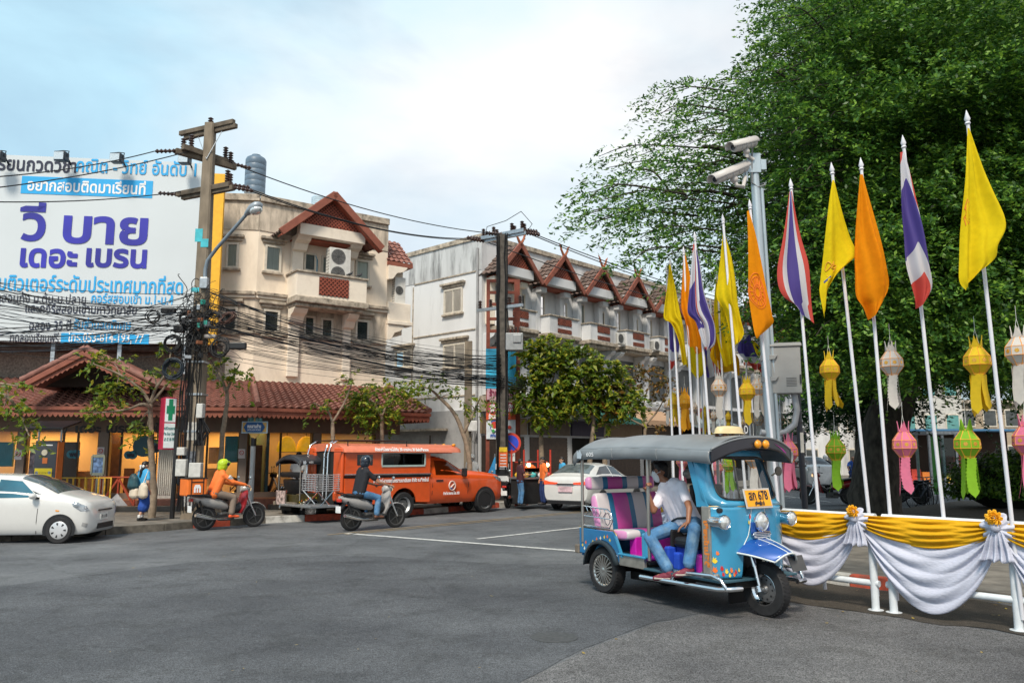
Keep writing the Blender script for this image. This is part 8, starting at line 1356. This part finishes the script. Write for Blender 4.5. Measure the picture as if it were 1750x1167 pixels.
sl2=thing('solar_canopy','dark tilted panel canopy raised over the charging kiosk','canopy',(xm,ky,zt2));b=MB();M=Matrix.Translation((xm,ky,zt2+.42))@Matrix.Rotation(R(14),4,'X');b.box((0,0,0),(1.15,.9,.05));b.v=[tuple(M@Vector(p))for p in b.v];b.build('panel',mat('dark panel',(.012,.012,.015),.4),sl2,world=True,bevel=.01);b=MB();[b.tube([(xm+s_*.3,ky,zt2-.05),(xm+s_*.3,ky,zt2+.42)],.025,6)for s_ in(-1,1)];b.build('strut',STEEL,sl2,world=True)
bs=thing('brochure_stand','grey framed brochure stand on a post before the shop window','brochure stand',G(170,872,.15));ky=bs.location.y;c0=D(157,810,ky);c1=D(180,779,ky);b=MB();b.box(((c0.x+c1.x)/2,ky,(c0.z+c1.z)/2),(c1.x-c0.x,.06,c1.z-c0.z));b.build('board',mat('blue brochure print',(.10,.17,.32),.5,var=.9,scale=9),bs,world=True);b=MB();[b.bar(*[Vector((x,ky-.02,z))for x,z in e_],.05,.08)for e_ in(((c0.x,c0.z),(c1.x,c0.z)),((c0.x,c1.z),(c1.x,c1.z)),((c0.x,c0.z),(c0.x,c1.z)),((c1.x,c0.z),(c1.x,c1.z)))];b.bar(Vector(((c0.x+c1.x)/2,ky,.15)),Vector(((c0.x+c1.x)/2,ky,c0.z)),.05,.05);b.build('frame',mat('grey green frame',(.2,.22,.18),.5),bs,world=True)
for px in(490,523):
 p=PL(px,758,S0-N2*.8,U2);t=thing('pendant_lamp','glowing yellow dome pendant lamp in the cafe window'+(' beside the pillar' if px>500 else ' nearer the street name sign'),'pendant lamp',p,0,'cafe pendant lamps');b=MB();b.lathe([(.30,-.26),(.29,-.08),(.24,.08),(.14,.2),(.03,.24)],n=24,caps=False);b.build('shade',mat('lit yellow shade',(.75,.40,.02),.5,emit=.35),t,smooth=60,thick=.01);b=MB();b.tube([(0,0,.24),(0,0,max(.3,2.5-p.z))],.01,5);b.build('flex',BLACK,t)
kk=thing('glass_kiosk','green framed glass telephone kiosk among the bicycles behind the pink lantern','kiosk',G(1605,850));ky=kk.location.y;x0,x1=D(1580,800,ky).x,D(1625,800,ky).x;z1=D(1600,740,ky).z;b=MB();[b.bar((x,y,.1),(x+(.25 if x==x0 else-.25)*0,y,z1),.09,.09)for x in(x0,x1)for y in(ky-.5,ky+.5)];b.box(((x0+x1)/2,ky,z1),(x1-x0+.3,1.3,.12));b.build('frame',STEEL,kk,world=True);b=MB();b.box((x0+.25,ky-.45,z1/2),(.4,.04,z1-.3));b.build('green_panel',mat('kiosk green',(.05,.35,.04),.5),kk,world=True);b=MB();b.box(((x0+x1)/2+.2,ky-.5,z1*.62),((x1-x0)*.6,.02,z1*.6));b.build('pane',glass('kiosk glass',(.6,.8,.8),.7),kk,world=True)
def bicycle(px,rz,lab):
 t=thing('bicycle',lab,'bicycle',G(*px),rz,'parked bicycles');m=mat('bicycle frame',(.03,.04,.07),.4);
 for x in(0,1.05):b=MB();b.tube([(x+.33*math.cos(a),0,.34+.33*math.sin(a))for a in np.linspace(0,6.283,25)[:-1]],.018,5,closed=True);[b.tube([(x,0,.34),(x+.33*math.cos(a),0,.34+.33*math.sin(a))],.004,3)for a in np.linspace(0,6.283,13)[:-1]];b.build('wheel',RUBBER,t)
 b=MB();[b.tube(p,.018,6)for p in(((0,0,.34),(.45,0,.32)),((.45,0,.32),(.3,0,.85)),((0,0,.34),(.33,0,.75)),((.33,0,.75),(.88,0,.80)),((.45,0,.32),(.9,0,.72)),((1.05,0,.34),(.86,0,.95)))];b.build('frame',m,t);b=MB();b.tube([(.75,-.27,1.0),(.86,0,.97),(.75,.27,1.0)],.014,6);b.build('handlebar',CHROME,t);b=MB();b.ball((.28,0,.88),.1,(1.3,.7,.35),10);b.build('saddle',BLACK,t,smooth=180);return t
bc0=bicycle((1560,868),R(30),'black bicycle nearest the trunk in the parked row');dup(bc0,G(1592,868),R(75),'black bicycle before the green framed kiosk');dup(bc0,G(1640,860),R(60),'black bicycle between kiosk and hedge')
# -- trees, hedge, fallen leaves
BARK=mat('dark bark',(.055,.046,.036),.95,var=.6,scale=9,bump=.9,stretch=(1,1,.4));BARKP=mat('pale bark',(.26,.20,.145),.9,var=.3,scale=9,bump=.4,dirt=(.10,.08,.06),dirt_amt=.6)
L1=leaf_mat('rain tree leaf',(.018,.06,.012),(.065,.175,.026),(.22,.38,.04),.34);L2=leaf_mat('yellow green leaf',(.05,.11,.012),(.16,.25,.02),(.42,.36,.03),.4);L3=leaf_mat('street tree leaf',(.05,.105,.014),(.16,.25,.022),(.44,.40,.04),.4);L4=leaf_mat('feathery leaf',(.012,.05,.018),(.03,.10,.03),(.09,.19,.04),.35);L5=leaf_mat('hedge leaf',(.02,.06,.008),(.07,.16,.016),(.18,.30,.03),.3);L6=leaf_mat('rusty tip leaf',(.05,.04,.01),(.12,.10,.02),(.34,.13,.02),.3)
def inpoly(px,py,P):
 x,y=np.asarray(px),np.asarray(py);r=np.zeros(x.shape,bool);n=len(P)
 for i in range(n):
  (x0,y0),(x1,y1)=P[i],P[(i+1)%n];c=((y0>y)!=(y1>y))&(x<(x1-x0)*(y-y0)/(y1-y0+1e-9)+x0);r^=c
 return r
def Dn(px,py,Y):
 px,py,Y=map(np.asarray,(px,py,Y));d=np.stack([(px-875)/FPX,np.zeros_like(px,float),np.zeros_like(px,float)],-1)+((583.5-py)/FPX)[...,None]*_u+_f;return _C+d*(Y/d[...,1])[...,None]
def sprays(O,dirs,L,nl,size,droop=.5,spread=.16):
 """leafy twigs: from each origin a drooping curve set with leaflets; returns leaf points, normals, sizes, twig axes"""
 N=len(O);t=RNG.uniform(.05,1,(N,nl));L=L[:,None];P=O[:,None,:]+dirs[:,None,:]*(t*L)[...,None];P[...,2]-=droop*(t**2)*L;P+=RNG.normal(size=P.shape)*(spread*(1.1-.6*t))[...,None]*np.array([1,1,.45])
 nr=RNG.normal(size=P.shape)*.55+np.array([0,-.25,1.0]);nr/=np.linalg.norm(nr,axis=-1,keepdims=True);ax=np.repeat(dirs[:,None,:],nl,1)+RNG.normal(size=P.shape)*.6;return P.reshape(-1,3),nr.reshape(-1,3),size*RNG.uniform(.65,1.3,N*nl),ax.reshape(-1,3)
def limb(b,pts,r0,r1):
 pts=[V(p)for p in pts];f=[]
 for i in range(len(pts)-1):
  p0,p1,p2,p3=pts[max(i-1,0)],pts[i],pts[i+1],pts[min(i+2,len(pts)-1)]
  for k in range(4):t=k/4;f.append(.5*((2*p1)+(p2-p0)*t+(2*p0-5*p1+4*p2-p3)*t*t+(3*p1-p0-3*p2+p3)*t**3))
 f.append(pts[-1]);n=len(f);b.tube([p+Vector((random.gauss(0,.02),random.gauss(0,.02),0))*min(1,r0*4)for p in f],[lerp(r0,r1,i/(n-1))*random.uniform(.93,1.07)for i in range(n)],9)
bt=thing('rain_tree','huge spreading dark green tree whose canopy covers the flags and hides the sky','tree',G(1492,892));by=bt.location.y
b=MB();limb(b,[D(1494,900,by),D(1496,850,by),D(1508,760,by),D(1535,660,by-.2),D(1560,560,by-.6),D(1570,440,by-1)],.75,.34);b.build('trunk',BARK,bt,world=True,smooth=180)
FORK=D(1562,540,by-.7)
for(x,y,Y,r)in((1380,330,17,.2),(1200,250,15.5,.12),(1130,330,15,.06),(1440,150,17,.16),(1440,190,15,.07),(1600,100,19,.22),(1700,300,19,.2),(1760,60,17,.15),(1460,420,14.5,.14),(1640,420,24,.16),(1250,400,18,.1),(1510,90,22,.14),(1620,560,17,.1),(1430,560,25,.12)):
 e_=D(x,y,Y);b=MB();m=FORK.lerp(e_,.5)+Vector((0,0,.9));limb(b,[FORK-Vector((0,0,.8)),FORK.lerp(m,.45),m,e_.lerp(m,.4)+Vector((0,0,.3)),e_],r*1.5,r*.3)
 for k in range(7):p=m.lerp(e_,random.uniform(0,1));q_=p+Vector((random.gauss(0,.7),random.gauss(0,.7),random.gauss(.0,.35)));limb(b,[p,p.lerp(q_,.5)+Vector((0,0,.2)),q_],r*.35,.02)
 b.build('limb',BARK,bt,world=True,smooth=180)
CR=[(1330,-60),(1345,50),(1318,85),(1235,125),(1118,140),(1104,158),(1165,195),(1100,232),(1036,236),(1058,268),(1015,305),(992,340),(1000,372),(1062,385),(1082,425),(1120,452),(1150,470),(1185,450),(1235,478),(1300,505),(1345,545),(1400,585),(1400,630),(1450,655),(1520,640),(1580,640),(1625,590),(1690,640),(1760,670),(1990,640),(1990,-60)]
def noise2(x,y,s,k=0):return(np.sin(x/s+1.7*k)*np.cos(y/s*1.15+k)+.6*np.sin((x+y)/s*1.9+2.3*k)+.5*np.sin((x-1.3*y)/s*3.1+k))/2.1
def pdist(x,y,P):
 d=np.full(x.shape,1e9)
 for i in range(len(P)):
  (ax_,ay),(bx_,by_)=P[i],P[(i+1)%len(P)];L2_=(bx_-ax_)**2+(by_-ay)**2;t_=np.clip(((x-ax_)*(bx_-ax_)+(y-ay)*(by_-ay))/L2_,0,1);d=np.minimum(d,np.hypot(x-ax_-t_*(bx_-ax_),y-ay-t_*(by_-ay)))
 return d
cl=[];N=5200;x=RNG.uniform(985,1990,N);y=RNG.uniform(-60,660,N);gx=(((x-1490)/30)**2+((y-160)/18)**2>1)&(((x-1640)/46)**2+((y-225)/16)**2>1);dd=pdist(x,y,CR);ok=inpoly(x,y,CR)&gx&((dd>14)|(x>1500));x,y,dd=x[ok],y[ok],dd[ok]
for i in range(len(x)):
 far=min(1,max(0,(x[i]-1010)/480));Yc_=13.2+RNG.uniform(0,1)*11*(.3+.7*far);mn=44-14*min(1,max(0,(x[i]-1150)/250))if x[i]<1400 else 25
 if all((x[i]-c[0])**2+((y[i]-c[1])*1.5)**2>mn**2 or abs(Yc_-c[2])>(2.6 if x[i]>1330 else 9)for c in cl):cl.append((x[i],y[i],Yc_,dd[i]))
cl=np.array(cl);OO,DD=[],[];TWB=MB();C3=Dn(cl[:,0],cl[:,1],cl[:,2])
for c,p in zip(cl,C3):
 o_=p-np.array(FORK);o_[2]=0;o_/=np.linalg.norm(o_)+1e-6;sd_=np.array([-o_[1],o_[0],0]);Rr=RNG.uniform(.75,1.25)*c[2]/17*min(1,.5+c[3]/60);n_=int((40 if c[0]>1330 else 34)*max(.45,Rr));r_=np.sqrt(RNG.uniform(0,1,n_));a=RNG.uniform(0,6.283,n_);f_=r_*np.cos(a)*1.35*Rr;g_=r_*np.sin(a)*.85*Rr;P=p+o_*f_[:,None]+sd_*g_[:,None];P[:,2]+=RNG.normal(size=n_)*.09-.34*Rr*r_**2-.12*f_;d_=o_*(.55+f_[:,None])+sd_*g_[:,None]*1.1+RNG.normal(size=(n_,3))*.3;d_[:,2]*=.5;d_/=np.linalg.norm(d_,axis=1,keepdims=True);OO.append(P);DD.append(d_)
 if c[0]<1450:e_=V(p+o_*1.1*Rr)-Vector((0,0,.35));s0_=V(p-o_*1.9)+Vector((0,0,.25));limb(TWB,[s0_,V(p)+Vector((0,0,.03)),e_],.022,.006);[limb(TWB,[V(p-o_*k_*.5),V(p-o_*(k_*.5-.4)+sd_*k2_*Rr*.7)-Vector((0,0,.12))],.011,.005)for k_ in(0,1)for k2_ in(-1,1)]
O=np.concatenate(OO);dr=np.concatenate(DD);P,nr,sz,ax=sprays(O,dr,RNG.uniform(.45,.95,len(O)),22,.05,.6,.055);leaf_mesh('crown',P,nr,sz,L1,bt,2.3,.2,axis=ax);TWB.build('twig',BARK,bt,world=True,smooth=180)
N=4200;x=RNG.uniform(1390,1990,N);y=RNG.uniform(-60,640,N);ok=inpoly(x-45,y,CR)&inpoly(x+30,y+30,CR)&((((x-1490)/30)**2+((y-160)/18)**2)>1)&(noise2(x,y,60,3)>-.5-(x-1150)/900);x,y=x[ok],y[ok];O=Dn(x,y,RNG.uniform(23,29,len(x)));dr=RNG.normal(size=O.shape)*np.array([1,1,.4]);dr/=np.linalg.norm(dr,axis=1,keepdims=True);P,nr,sz,ax=sprays(O,dr,RNG.uniform(.8,1.6,len(O)),18,.15,.4,.3);leaf_mesh('inner_foliage',P,nr,sz,L1,bt,1.7,.15,axis=ax)
fx_,fy_=RNG.uniform(1365,1660,1700),RNG.uniform(535,712,1700);ok=noise2(fx_,fy_,30,1)>-.3;fx_,fy_=fx_[ok],fy_[ok];ok=~((fx_>1560)&(fx_<1650)&(fy_>640))&~((fx_<1470)&(fy_<600)&(fx_>1380)&(RNG.uniform(0,1,len(fx_))<.6));fx_,fy_=fx_[ok],fy_[ok]
ft=thing('feathery_tree','dark feathery leaved tree behind the lanterns beneath the great canopy','tree',G(1462,872));ft.location.y=24;b=MB();limb(b,[D(1478,850,26),D(1470,760,26),D(1462,660,26),D(1450,580,26)],.2,.06);[limb(b,[D(1466,700,26),D(lerp(1466,a,.5),lerp(700,c,.6),26),D(a,c,25.5)],.07,.02)for a,c in((1390,600),(1420,640),(1540,600),(1500,560),(1600,590))];b.build('trunk',BARK,ft,world=True,smooth=180)
O=Dn(fx_,fy_,RNG.uniform(23.5,27.5,len(fx_)));dr=RNG.normal(size=O.shape)*np.array([1,.8,.3]);dr/=np.linalg.norm(dr,axis=1,keepdims=True);P,nr,sz,ax=sprays(O,dr,RNG.uniform(.8,1.5,len(O)),36,.085,.5,.09);leaf_mesh('crown',P,nr,sz,L4,ft,3.0,.1,axis=ax)
def tree(nm,lab,base,Y,trunk,branches,blobs,m,size,per=14,bark=BARKP,r0=.1,tip=None,grp='street trees'):
 t=thing(nm,lab,'tree',D(base[0],base[1],Y),0,grp);t.location.z=max(0,t.location.z);b=MB();P0=[D(x,y,Y)for x,y in trunk];limb(b,P0,r0,r0*.55);b.build('trunk',bark,t,world=True,smooth=180)
 b=MB();[limb(b,[D(x,y,Y+random.uniform(-.3,.3)*(i>0))for i,(x,y)in enumerate(br)],r0*.5,.014)for br in branches]
 O=[];
 for(x,y,rx,ry,n)in blobs:
  for _ in range(n):
   a,q_=random.uniform(0,6.283),math.sqrt(random.uniform(0.02,1));O.append(tuple(D(x+rx*q_*math.cos(a),y+ry*q_*math.sin(a),Y+random.uniform(-1,1)*rx/FPX*Y*.8)))
  if n>3:
   st=min((p for br in branches for p in br),key=lambda p:(p[0]-x)**2+(p[1]-y)**2);limb(b,[D(*st,Y),D((st[0]+x)/2,(st[1]+y)/2-3,Y),D(x,y,Y)],.022,.008)
 b.build('branches' if False else 'branch',bark,t,world=True,smooth=180);O=np.array(O);c=O.mean(0);dr=(O-c)*.4/(np.linalg.norm(O-c,axis=1,keepdims=True)+.1)+RNG.normal(size=O.shape)*.5;dr/=np.linalg.norm(dr,axis=1,keepdims=True);k=len(O)if tip is None else int(len(O)*.8)
 P,nr,sz,ax=sprays(O[:k],dr[:k],RNG.uniform(.3,.62,k),per,size,.5,.05);leaf_mesh('crown',P,nr,sz,m,t,2.2,.35,axis=ax)
 if tip is not None:P,nr,sz,ax=sprays(O[k:]+np.array([0,0,.15]),dr[k:],RNG.uniform(.3,.5,len(O)-k),per,size,.4,.06);leaf_mesh('young_foliage',P,nr,sz,tip,t,2.2,.3,axis=ax)
 return t
tree('street_tree','slim pale trunked tree with sparse yellow green leaves beside the schoolgirl',(258,890),20.6,[(259,893),(262,840),(259,780),(258,730),(257,688)],[[(257,690),(240,665),(205,640),(160,622)],[(257,690),(268,660),(285,635),(292,598)],[(258,700),(245,690),(215,700),(160,706)],[(258,690),(300,640)]],[(160,615,24,9,12),(195,622,26,8,9),(198,668,24,20,26),(172,700,26,14,14),(215,655,14,14,8),(250,738,14,16,10),(240,720,14,12,7),(286,605,14,14,10),(262,640,20,12,8),(290,655,10,20,5)],L2,.085,10)
tree('street_tree','slim pale tree just past the cable wrapped pole, twigs above the arcade roof',(375,890),21.5,[(372,888),(376,800),(381,740),(388,690),(387,668)],[[(387,670),(378,645),(368,625)],[(387,668),(398,645),(410,622)]],[(382,618,18,10,9),(405,640,18,12,12),(362,640,14,10,6),(395,650,10,8,6)],L2,.075,r0=.085)
tree('street_tree','nearly bare forked tree behind the truck roof rack',(570,870),23.5,[(571,860),(569,745),(568,722)],[[(568,722),(560,702),(535,688)],[(568,722),(585,695),(597,668),(602,650)]],[(600,648,10,8,6),(556,690,12,8,7),(535,690,8,6,3)],L2,.07,r0=.085)
tree('street_tree','round bushy dark green tree standing behind the orange truck',(652,870),24.5,[(652,860),(653,740),(652,712)],[[(652,712),(640,690),(625,675)],[(652,712),(668,680),(690,662)]],[(648,690,40,36,130),(690,668,24,18,30),(622,700,20,22,30),(612,690,22,8,8)],L3,.075,r0=.085,tip=L2)
tree('street_tree','leaning pale tree before the white end wall with thin scattered leaves',(802,870),26.5,[(806,862),(802,790),(793,745),(775,705),(752,680)],[[(752,680),(735,665),(715,660)],[(793,740),(812,700),(820,680)]],[(742,655,26,12,14),(715,665,16,10,7),(800,690,18,14,12),(830,695,18,12,9),(775,675,20,8,8)],L3,.075,r0=.1,tip=L2)
for lab,tk_,br,bl__ in(('dense leafy tree nearest the transformer pole before the terrace',[(927,862),(926,790),(924,740),(922,700)],[[(922,700),(915,660),(905,620)],[(922,700),(945,650),(950,610)]],[(905,605,20,22,40),(935,600,28,22,60),(905,665,26,26,70),(945,650,34,34,120),(935,705,34,24,70)]),('dense leafy tree in the middle of the group before the terrace',[(1006,862),(1008,790),(1014,720),(1012,690)],[[(1012,690),(1000,650),(985,620)],[(1012,690),(1030,650)]],[(985,618,36,30,110),(1000,665,40,34,130),(970,690,30,24,60)]),('dense leafy tree with rusty tips at the end of the group before the terrace',[(1035,862),(1034,790),(1036,740),(1038,700)],[[(1038,700),(1050,670),(1070,650)],[(1038,700),(1028,670)]],[(1040,640,30,26,80),(1068,685,28,26,70),(1035,690,30,30,70)])):tree('street_tree',lab,tk_[0],29.5,tk_,br,bl__,L3,.115,15,r0=.11,tip=L6 if 'rusty' in lab else L2)
tree('street_tree','thin branching tree with sparse reddish leaves behind the tuk-tuk canopy',(1108,850),32,[(1110,850),(1108,780),(1102,745),(1104,720)],[[(1104,720),(1100,690),(1112,650)],[(1104,730),(1085,720),(1060,705)],[(1104,725),(1125,700),(1140,670)]],[(1110,645,34,18,45),(1135,665,22,18,26),(1090,640,18,18,18),(1128,735,10,12,8)],L6,.09,10,r0=.1)
tree('street_tree','tree whose drooping twigs enter over the arcade at the picture edge',(-60,900),19.5,[(-62,900),(-60,760),(-55,660)],[[(-55,665),(-20,668),(15,680),(35,710),(50,745)],[(-55,660),(-10,655),(30,660)]],[(12,668,24,12,12),(40,690,14,14,9),(42,718,14,12,10),(48,750,10,16,7),(5,700,12,16,7),(30,662,20,6,6)],L2,.085,9,r0=.12)
hg=thing('hedge','clipped green hedge by the planter behind the green lantern','hedge',G(1720,885));hb=MB();hc_=D(1745,835,24.5);hb.ball((hc_.x+.9,24.8,.8),1.0,(2.6,1.2,.9),16);hb.build('shade_core',mat('hedge shadow',(.008,.012,.005),.95),hg,world=True,smooth=180);N=15000;a=RNG.uniform(0,6.283,N);u_=RNG.uniform(-.3,1,N);k=RNG.uniform(.85,1.12,N)*(1+.1*np.sin(a*7+u_*9));s_=np.sqrt(1-u_**2);P=np.stack([hc_.x+.9+2.75*k*s_*np.cos(a),24.8+1.35*k*s_*np.sin(a),.75+1.08*k*u_],1);nr=np.stack([s_*np.cos(a),s_*np.sin(a),u_+.5],1)+RNG.normal(size=(N,3))*.5;nr/=np.linalg.norm(nr,axis=1,keepdims=True);leaf_mesh('foliage',P,nr,RNG.uniform(.04,.085,N),L5,hg,1.8)  # near-black ball under the leaves paints the shade inside the hedge
N=70;q_=np.array([tuple(G(RNG.uniform(1340,1760),RNG.uniform(995,1060))+Vector((0,0,.02)))for _ in range(40)]+[tuple(G(RNG.uniform(150,1700),RNG.uniform(930,1150))+Vector((0,0,.016)))for _ in range(30)]);nr=np.tile([0,0,1.],(N,1))+RNG.normal(size=(N,3))*.12;nr/=np.linalg.norm(nr,axis=1,keepdims=True);o=leaf_mesh('fallen_leaves',q_,nr,RNG.uniform(.012,.03,N),leaf_mat('dry leaf',(.10,.06,.02),(.22,.15,.04),(.38,.28,.05),.1));tag(o,'scattered dry yellow leaves on the asphalt and dirt','fallen leaves',kind='stuff')
